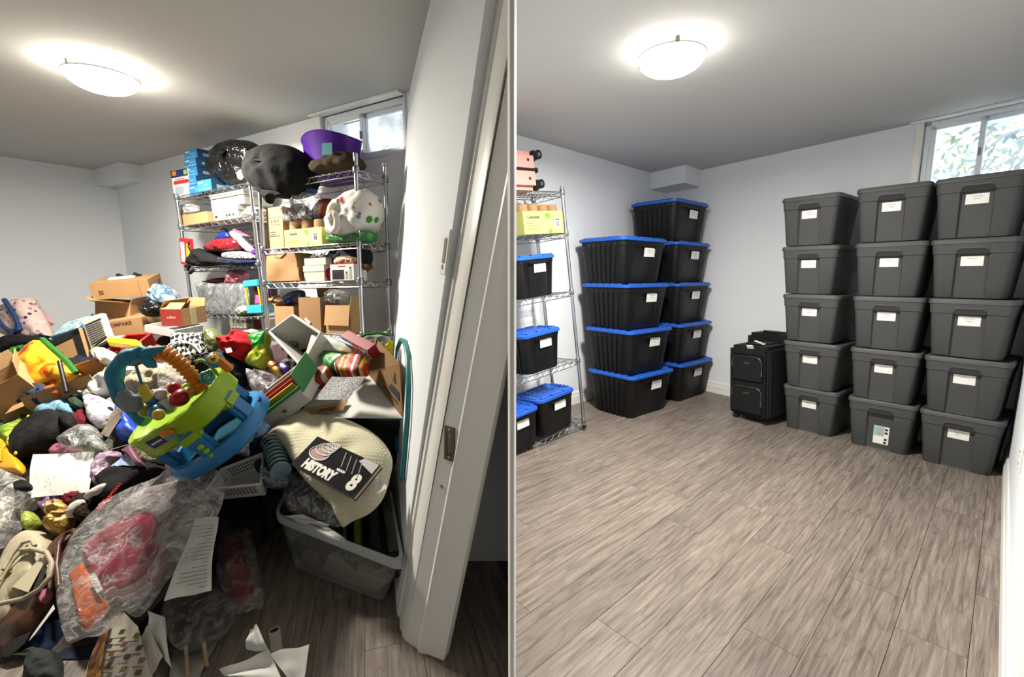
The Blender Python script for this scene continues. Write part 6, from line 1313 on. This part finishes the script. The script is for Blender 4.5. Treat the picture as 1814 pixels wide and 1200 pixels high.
lmb = FB('lime_bag', 'lime green bag with yellow piping at the left edge', 'bag', [(-4, 776), (24, 754), (51, 736), (42, 762), (27, 806), (14, 788)], .05, .05, pattern('lime_dark', 'swirl', ['#8fae2c', '#55701c', '#b3c84a', '#2f3a1a'], 7., .5), wr=.5, smooth=False)
_pp = MB().tube([heap(x, y, .09) for x, y in ((50, 737), (42, 762), (34, 785), (27, 805))], .006, 6).build('piping', M('piping_yellow', '#c9d838', .5), None, smooth=60); attach(_pp, lmb)
FB('dark_green_tin', 'dark green folder edge at the left picture edge', 'folder', [(-4, 762), (12, 752), (16, 758), (-2, 772)], .04, .03, M('folder_green', '#1f5a34', .5), smooth=False)
yt = puff('yellow_toy', 'yellow orange moulded plastic toy at the left edge', 'toy', [(-6, 780), (9, 780), (17, 798), (36, 818), (44, 830), (37, 841), (-6, 832)], PH(.07), .035, M('toy_amber', '#d89a1c', .4), tb=.02, wr=.05, flat=4., part='shell')
MB().tube([(-.06, .06, .035), (-.02, .0, .042), (.05, -.06, .036)], .008, 8).build('ridge', M('toy_amber', '#d89a1c', .4), yt, smooth=60); MB().box((.02, -.035, .04), (.05, .02, .006), Matrix.Rotation(-.7, 3, 'Z')).build('recess', M('toy_amber_dark', '#a8720f', .5), yt); MB().box((-.045, .0, .04), (.04, .02, .006), Matrix.Rotation(.4, 3, 'Z')).build('recess', M('toy_amber_dark', '#a8720f', .5), yt)
FB('clear_tent_bag', 'clear plastic bag peaked like a tent above the white paper', 'plastic bag', [(106, 786), (130, 770), (160, 757), (172, 760), (194, 800), (174, 810), (130, 804)], .07, .06, film('tent_film', '#c9cccc', .14, .55, 12.), wr=.9)
FB('pink_package', 'pink plastic packaging under the clear tent bag', 'packaging', [(88, 804), (104, 788), (132, 796), (160, 806), (120, 812)], .05, .03, M('pack_pink', '#9a5a70', .4), wr=.4)
FB('olive_bundle', 'olive leaf print cloth under the clear tent bag', 'cloth', [(132, 790), (160, 776), (182, 798), (160, 812), (138, 806)], .035, .04, fabric('olive_bundle', '#5a5a42'), wr=.6)
wbd = sheet('white_board', 'large blank white card with brown specks on the clutter', 'card', [(46, 882), (158, 873), (167, 801), (58, 805)], PH(.085), pattern('specked', 'spots', ['#cfcfcb', '#cfcfcb', '#cfcfcb', '#cfcfcb', '#c4beb2'], 40., .7), .012)
for k, (x, y) in enumerate(((82, 855), (89, 857), (80, 863), (90, 868), (86, 849), (96, 846))): 
    MB().ball(heap(x, y, .092), (.002, .002, .0015), 6).build('speck', M('crumb_brown', '#3a2c20', .9), wbd).matrix_parent_inverse = wbd.matrix_basis.inverted()
FB('purple_film', 'pink and purple plastic film beside the big white card', 'plastic film', [(164, 852), (168, 826), (182, 808), (206, 800), (216, 808), (196, 830), (180, 858), (170, 864)], .06, .035, pattern('purple_film', 'swirl', ['#8a5a80', '#b9a3b8', '#6a4a70', '#c8c0c8'], 9., .25, .5), wr=.8)
sheet('holo_card', 'iridescent holographic card sticking up from the clutter', 'card', [(186, 836), (212, 824), (242, 826), (223, 803)], PH(.10), pattern('holo', 'swirl', ['#8fc8b0', '#9aa0d8', '#b8d8c0', '#c0b0dc'], 5., .2), .006)
FB('purple_strip', 'dusty purple plastic strip beside the holographic card', 'strip', [(216, 799), (233, 788), (257, 826), (243, 826), (228, 806)], .11, .02, M('strip_purple', '#6a3a52', .5), smooth=False, wr=.05)
FB('beige_garment', 'greenish beige garment under the play table leg', 'garment', [(236, 794), (256, 783), (274, 800), (290, 812), (286, 822), (258, 825), (246, 812)], .07, .04, fabric('beige_garment', '#86836c'), wr=.6)
wire = thing('thin_wire', 'thin pale wire crossing the clutter left of the table', 'wire', Matrix.Identity(4)); MB().tube([heap(196, 797, .12), heap(220, 790, .13), heap(244, 784, .12)], .002, 5).build('strand', M('wire_grey', '#b0aca4', .4), wire)
lg_ = puff('logo_bag', 'black cloth bag with red logo square and red lettering', 'cloth bag', [(174, 852), (190, 838), (208, 824), (244, 828), (290, 818), (294, 832), (228, 872), (204, 892), (172, 902), (158, 918), (164, 890), (186, 872)], PH(.055), .05, fabric('logo_black', '#161517', .4), wr=.3, smooth=False, part='bag')
o_ = lg_; RL = M('logo_red', '#c2302c', .5)
iv2 = lg_.matrix_basis.inverted(); c1 = iv2 @ Vector(heap(181, 894, .105)); c2 = iv2 @ Vector(heap(197, 872, .112)); dv = (c2 - c1); ang_ = math.atan2(dv.y, dv.x)
MB().box(c1, (.04, .03, .002), Matrix.Rotation(ang_, 3, 'Z')).build('logo_square', RL, lg_); MB().tube([c1 + Vector((.012 * math.cos(q), .008 * math.sin(q), .003)) for q in (0, .8, 1.6, 2.4, 3.2, 4.0)], .0015, 5).build('logo_curve', WHITE, lg_)
text('optim', .035, RL, lg_, Matrix.Translation(iv2 @ Vector(heap(199, 873, .118))) @ Matrix.Rotation(ang_, 4, 'Z'), 'lettering', .001)
# penguin plush and gold wrap
FB('red_scarf', 'dark red cloth behind the penguin plush', 'cloth', [(112, 888), (126, 878), (146, 872), (144, 886), (122, 898)], .07, .03, fabric('red_scarf', '#6e1424'), wr=.5)
FB('purple_package', 'purple plastic package under the white card', 'package', [(70, 896), (90, 884), (116, 880), (112, 898), (92, 914), (78, 906)], .05, .03, pattern('purple_pack', 'swirl', ['#6a3a6e', '#94709a', '#3c3440'], 12., .3), wr=.6)
pg = puff('penguin_plush', 'white and dark brown plush penguin lying on the clutter', 'plush toy', [(132, 900), (142, 884), (150, 876), (163, 884), (164, 898), (160, 918), (148, 926), (136, 920), (134, 910)], PH(.07), .045, fabric('plush_dark', '#2a1c18', 1., 70.), wr=.3, part='body')
MB().ball((.012, -.018, .03), (.026, .038, .03), 14, Matrix.Rotation(-.2, 3, 'Z')).build('belly', fabric('plush_white', '#d0cbc4'), pg, smooth=60)
MB().ball((.05, .055, .025), (.055, .026, .026), 14, Matrix.Rotation(.55, 3, 'Z')).build('flipper', fabric('plush_white', '#d0cbc4'), pg, smooth=60)
FB('gold_wrap', 'crumpled gold foil wrapping left of the penguin', 'foil', [(94, 912), (106, 897), (128, 891), (134, 906), (128, 928), (112, 946), (94, 948), (98, 928)], .05, .06, M('gold_foil', '#b8924a', .45, .4, .15, 9., .9, 26., True), wr=.7)
FB('clear_left_bag', 'crumpled clear plastic bag at the lower left edge', 'plastic bag', [(-6, 838), (28, 840), (50, 854), (76, 884), (62, 900), (38, 916), (30, 944), (-6, 966)], .05, .07, film('left_film', '#ece8e4', .1, .5, 11.), wr=.9)
FB('striped_cloth', 'beige striped cloth inside the lower left clear bag', 'cloth', [(-6, 896), (14, 892), (36, 904), (28, 930), (8, 950), (-6, 956)], .02, .05, pattern('beige_stripe', 'bands', ['#6a6454', '#9a927c', '#57503f', '#8a8268'], 22., .8), wr=.4)
FB('black_strap', 'black strap piece across the lower left clear bag', 'strap', [(22, 858), (40, 850), (52, 856), (50, 866), (30, 868)], .13, .01, fabric('strap_dark', '#1c1b1e'), wr=.3)
FB('green_toy', 'small green and yellow toy behind the cream handbag', 'toy', [(47, 926), (52, 913), (60, 909), (68, 922), (62, 934), (50, 942)], .07, .04, pattern('green_toy', 'swirl', ['#6f8a2a', '#a8b04a', '#3f5a2a'], 14., .4), wr=.3)
# handbags
CR = M('cream_leather', '#b9ad92', .55, var=.06, bump=.15, bscale=60.); CRD = M('cream_edge', '#6f664f', .5)
hbg2 = puff('cream_handbag', 'cream leather handbag with round handles lying open', 'handbag', [(-8, 1048), (16, 998), (36, 962), (57, 943), (80, 944), (96, 968), (92, 996), (84, 1022), (58, 1060), (34, 1076), (28, 1102), (-8, 1126)], PH(.06), .06, CR, wr=.2, part='body', flat=3.)
for pts, r in (([(37, 975), (57, 973), (82, 979), (92, 998), (88, 1022), (71, 1044), (42, 1061), (2, 1070)], .008), ([(6, 1010), (20, 985), (40, 962), (56, 958), (62, 968)], .007), ([(0, 1030), (24, 992), (48, 966)], .005)): MB().tube([iv_ for iv_ in [hbg2.matrix_basis.inverted() @ Vector(heap(x, y, .135)) for x, y in pts]], r, 8).build('handle', CR, hbg2, smooth=60)
ivh = hbg2.matrix_basis.inverted()
MB().loft([[ivh @ Vector(heap(x, y, .118)) for x, y in ((22, 1040), (72, 988), (80, 994), (50, 1050))], [ivh @ Vector(heap(x, y, .124)) for x, y in ((22, 1040), (72, 988), (80, 994), (50, 1050))]]).build('flap_panel', M('cream_pale', '#cfc4a8', .5), hbg2)
for pts in ([(58, 1045), (78, 1000), (84, 1006), (70, 1044)],): MB().loft([[ivh @ Vector(heap(x, y, .119)) for x, y in pts], [ivh @ Vector(heap(x, y, .126)) for x, y in pts]]).build('dark_gap', M('gap_dark', '#2a241c', .8), hbg2)
MB().tube([ivh @ Vector(heap(x, y, .13)) for x, y in ((6, 1025), (14, 1012), (20, 1010))], .005, 6).build('gold_clasp', M('clasp_gold', '#b08a3a', .3, .9), hbg2)
BRN = M('brown_leather', '#4f2c1a', .45, var=.12, bump=.15, bscale=50.)
bg3 = puff('brown_handbag', 'brown leather bag gaping open at the lower left', 'handbag', [(-6, 1160), (0, 1128), (42, 1106), (84, 1062), (98, 1028), (98, 984), (108, 957), (128, 940), (138, 948), (120, 978), (112, 1012), (106, 1064), (88, 1094), (60, 1132), (20, 1174), (2, 1172)], PH(.045), .05, BRN, wr=.3, n=80, part='body')
ivb = bg3.matrix_basis.inverted(); MB().tube([ivb @ Vector(heap(x, y, .11)) for x, y in ((104, 1040), (100, 1000), (104, 965), (116, 946), (130, 940), (137, 952))], .009, 8).build('handle', BRN, bg3, smooth=60)
MB().loft([[ivb @ Vector(heap(x, y, .085)) for x, y in ((2, 1148), (30, 1130), (56, 1118), (44, 1140), (16, 1164), (4, 1164))], [ivb @ Vector(heap(x, y, .094)) for x, y in ((2, 1148), (30, 1130), (56, 1118), (44, 1140), (16, 1164), (4, 1164))]]).build('dark_opening', M('bag_inside', '#120c08', .9), bg3)
sheet('white_slip', 'white paper slip poking out of the brown handbag', 'paper', [(52, 1136), (58, 1126), (96, 1072), (98, 1080)], PH(.10), WHITE, .004)
FB('pink_tag', 'pink tag hanging under the cream handbag', 'tag', [(68, 1060), (76, 1046), (85, 1042), (80, 1058), (72, 1068)], .10, .006, M('tag_pink', '#c9708c', .5), smooth=False, wr=.05)
FB('navy_cloth', 'navy blue cloth at the bottom left corner', 'cloth', [(-10, 1178), (20, 1176), (60, 1136), (90, 1096), (112, 1100), (112, 1140), (96, 1190), (60, 1230), (-10, 1230)], .0, .05, fabric('navy_floor', '#182644'), wr=.5)
FB('grey_shoe', 'dark grey felt slipper at the bottom left', 'slipper', [(62, 1200), (66, 1166), (80, 1150), (102, 1158), (116, 1184), (118, 1212), (80, 1222)], .03, .06, fabric('felt_grey', '#3c3d40'), wr=.25)
# ---- the big clear garment bag and what it holds
FB('red_costume', 'crimson felt costume inside the big clear garment bag', 'costume', [(148, 980), (176, 950), (205, 930), (288, 905), (305, 950), (300, 1000), (262, 1050), (218, 1070), (184, 1080), (166, 1034)], .03, .06, fabric('crimson_felt', '#8a1f38', .4), wr=.5)
FB('orange_felt', 'orange felt strip at the left of the garment bag', 'felt strip', [(124, 1014), (148, 996), (170, 1034), (194, 1078), (158, 1123), (146, 1114), (132, 1060)], .07, .02, fabric('orange_felt', '#c25a24', .3), smooth=False, wr=.2)
FB('green_felt', 'dark green felt corner beside the orange strip', 'felt piece', [(148, 988), (170, 978), (174, 1004), (192, 1060), (188, 1078), (166, 1036)], .06, .02, fabric('green_felt', '#1f5a38', .3), smooth=False, wr=.2)
o = sheet('name_tag', 'white name tag with black handwriting on the crimson felt', 'tag', [(158, 1023), (172, 1051), (182, 1044), (168, 1016)], PH(.105), WHITE, .003)
for k in range(4): 
    a_, b_ = Vector(heap(162 + 3.4 * k, 1025 + 6 * k, .109)), Vector(heap(168 + 2.6 * k, 1024 + 5 * k, .109)); io = o.matrix_basis.inverted(); MB().tube([io @ a_, io @ b_], .0012, 4).build('handwriting', INK, o)
FB('grey_fur', 'dull pink grey fluffy lining under the garment bag film', 'lining', [(190, 930), (232, 886), (290, 860), (340, 850), (372, 870), (350, 940), (310, 990), (280, 930)], .03, .05, pattern('fluff', 'swirl', ['#8a8384', '#6f5c62', '#a39c9a', '#5c5052'], 7., .8, .6), wr=.7)
FB('garment_bag', 'big crinkled clear plastic garment bag sprawled in the foreground', 'garment bag', [(106, 1016), (126, 962), (166, 912), (220, 874), (287, 847), (314, 828), (353, 818), (388, 836), (399, 863), (392, 898), (376, 932), (346, 986), (302, 1022), (250, 1092), (212, 1082), (186, 1122), (152, 1130), (118, 1136), (102, 1070)], .10, .055, film('garment_film', '#f2f0ee', .06, .32, 13.), wr=.9, n=90, rings=16)
soft('charcoal_sleeve', 'charcoal sleeve in the plastic bag beside the basket', 'sleeve', [(392, 884), (408, 876), (430, 880), (432, 900), (424, 950), (398, 940)], FLP(.045), .04, fabric('charcoal', '#2a2a2c'), wr=.4)
soft('red_blanket', 'folded dark red blanket in clear plastic on the floor', 'blanket', [(382, 950), (400, 940), (424, 948), (438, 1000), (452, 1056), (440, 1072), (412, 1078), (394, 1040)], FLP(.03), .06, fabric('dark_red_fleece', '#7a1824', .4), wr=.3)
soft('blanket_film', 'clear plastic cover around the dark red blanket', 'plastic bag', [(388, 882), (432, 876), (448, 950), (468, 1062), (450, 1080), (410, 1088), (390, 1060), (380, 960)], FLP(.085), .025, film('blanket_film', '#eceaea', .04, .24, 13.), wr=.9, n=60)
o = sheet('printed_page', 'white page of printed text lying on the garment bag', 'paper', [(291, 1066), (377, 1048), (384, 914), (343, 918)], PH(.10), WHITE, .02)
io = o.matrix_basis.inverted()
for k in range(17):
    v = .08 + .84 * k / 17; ln_ = (.25, .55, .8, .78, .8, .5)[k % 6]
    A0 = Vector(heap(291, 1066, .107)).lerp(Vector(heap(343, 918, .107)), v); A1 = Vector(heap(377, 1048, .107)).lerp(Vector(heap(384, 914, .107)), v)
    MB().tube([io @ A0.lerp(A1, .92 - ln_ + .02), io @ A0.lerp(A1, .92)], .0009, 4).build('printed_line', M('page_ink', '#6e6e70', .8), o)
soft('dark_bag_bundle', 'dark brown yarn bundle in a clear bag under the printed page', 'bundle', [(292, 1070), (330, 1054), (378, 1046), (402, 1066), (412, 1094), (386, 1134), (336, 1152), (308, 1140), (294, 1104)], FLP(.035), .09, fabric('yarn_brown', '#2e2722', .8, 40.), wr=.25)
soft('bundle_film', 'glossy clear film over the dark brown bundle', 'plastic film', [(290, 1070), (330, 1050), (382, 1042), (408, 1066), (416, 1096), (388, 1136), (336, 1154), (304, 1142), (288, 1104)], FLP(.115), .03, film('bundle_film', '#d8d4d0', .02, .18, 12.), wr=.7)
for k, (x0, y0, x1, y1, lb) in enumerate(((329, 1146, 333, 1200, 'left'), (361, 1140, 367, 1182, 'right'))):
    o = thing('wooden_stick', '%s of two thin wooden sticks below the dark bundle' % lb, 'stick', Matrix.Identity(4)); MB().tube([onz(x0, y0, .05), onz(x1, y1, .012)], .0055, 8).build('rod', M('stick_wood', '#c2a878', .6), o, smooth=60)
o = sheet('product_catalogue', 'catalogue page of small product pictures at the bottom', 'catalogue', [(148, 1204), (272, 1204), (244, 1110), (204, 1070)], PH(.035), M('catalogue_paper', '#c9c2b2', .6, var=.04), .012)
io = o.matrix_basis.inverted()
for r in range(5):
    for c_ in range(3):
        x = 178 + 26 * c_ + 4 * r - (10 if r > 3 else 0); y = 1092 + 22 * r + 6 * c_
        if x > 262 or (c_ > 0 and r == 0): continue
        A0 = io @ Vector(heap(x + 8, y, .045)); MB().box(A0, (.018, .014, .0015)).build('picture', M('pic_brown%d' % ((r + c_) % 2), ('#5c3a22', '#8a6238')[(r + c_) % 2], .6), o); MB().box(A0 + Vector((0, -.017, 0)), (.034, .003, .0015)).build('printed_line', M('page_ink', '#6e6e70', .8), o)
sheet('food_strip', 'brown and orange food picture strip beside the catalogue page', 'leaflet', [(152, 1204), (178, 1204), (198, 1086), (187, 1090)], PH(.055), pattern('food_print', 'swirl', ['#8a5a2a', '#4a2a18', '#b07a3a', '#c9a56a'], 10., .5), .012)
sheet('envelope', 'cream envelope at the right of the catalogue page', 'envelope', [(266, 1200), (289, 1163), (262, 1108), (246, 1134)], PH(.03), M('envelope_cream', '#cfcabb', .6), .008)
sheet('envelope', 'long white folded sheet left of the dark bundle', 'paper', [(268, 1136), (304, 1184), (292, 1094), (260, 1082)], PH(.02), WHITE, .012)
sheet('grey_paper', 'grey white paper under the wooden sticks', 'paper', [(300, 1204), (352, 1204), (384, 1140), (306, 1150)], FLP(.012), M('paper_grey', '#a8a6a0', .7), .012)
# torn paper and cardboard tube on the floor
fl0 = (np.array([0, 0, .012]), np.array([0, 0, 1.]))
mwt, Lt = px_local([(388, 1186), (409, 1206), (500, 1206), (478, 1155)], (np.array([0, 0, .02]), np.array([0, -.3, .95])))
o = thing('torn_paper', 'torn white poster paper on the floor boards', 'paper', mwt); ivp = mwt.inverted()
sheet_mesh(Lt, bend=.02, seed=9).build('lower_sheet', WHITE, o, smooth=50)
q = [ivp @ Vector(onpl(x, y, np.array([0, 0, .03]), np.array([0, -.5, .86]))) for x, y in ((436, 1150), (478, 1156), (454, 1106), (441, 1114))]; sheet_mesh(q, bend=.015, seed=11).build('curled_corner', WHITE, o, smooth=50)
q = [ivp @ Vector(onpl(x, y, np.array([0, 0, .02]), np.array([0, -.2, .97]))) for x, y in ((479, 1160), (548, 1143), (538, 1206), (512, 1206))]; sheet_mesh(q, bend=.015, seed=12).build('right_sheet', M('paper_shade', '#c4c4c0', .8), o, smooth=50)
b0 = Vector(onz(492, 1160, .02)); t0 = Vector(onz(486, 1116, .10)); ax_ = (t0 - b0).normalized()
o = thing('cardboard_tube', 'white cardboard tube standing out of the torn paper', 'tube', Matrix.Identity(4)); L0 = []
def ringl(p, r): 
    u = ax_.cross(Vector((0, 1, 0))).normalized(); v = ax_.cross(u); return [p + (u * math.cos(a) + v * math.sin(a)) * r for a in [2 * math.pi * k / 20 for k in range(20)]]
MB().loft([ringl(b0, .0165), ringl(t0, .0165), ringl(t0, .0145), ringl(b0 + ax_ * .005, .0145)], True, True).build('tube_wall', M('tube_white', '#bdbab2', .7), o, smooth=50); MB().loft([ringl(b0 + ax_ * .01, .0142), ringl(t0 - ax_ * .004, .0142)], False, False).build('tube_inside', M('tube_brown', '#5a4028', .9), o, smooth=50)

# ---- put the origin of every assembled thing at its own base
for o in list(SC.objects):
    if o.parent is None and o.type == 'EMPTY' and o.matrix_basis == Matrix.Identity(4):
        ds = [c for c in o.children_recursive if c.type == 'MESH']
        V = [c.matrix_basis @ v.co for c in ds for v in c.data.vertices]
        b = Vector((sum(v.x for v in V) / len(V), sum(v.y for v in V) / len(V), min(v.z for v in V)))
        for c in ds: c.data.transform(Matrix.Translation(-b))
        o.location = b
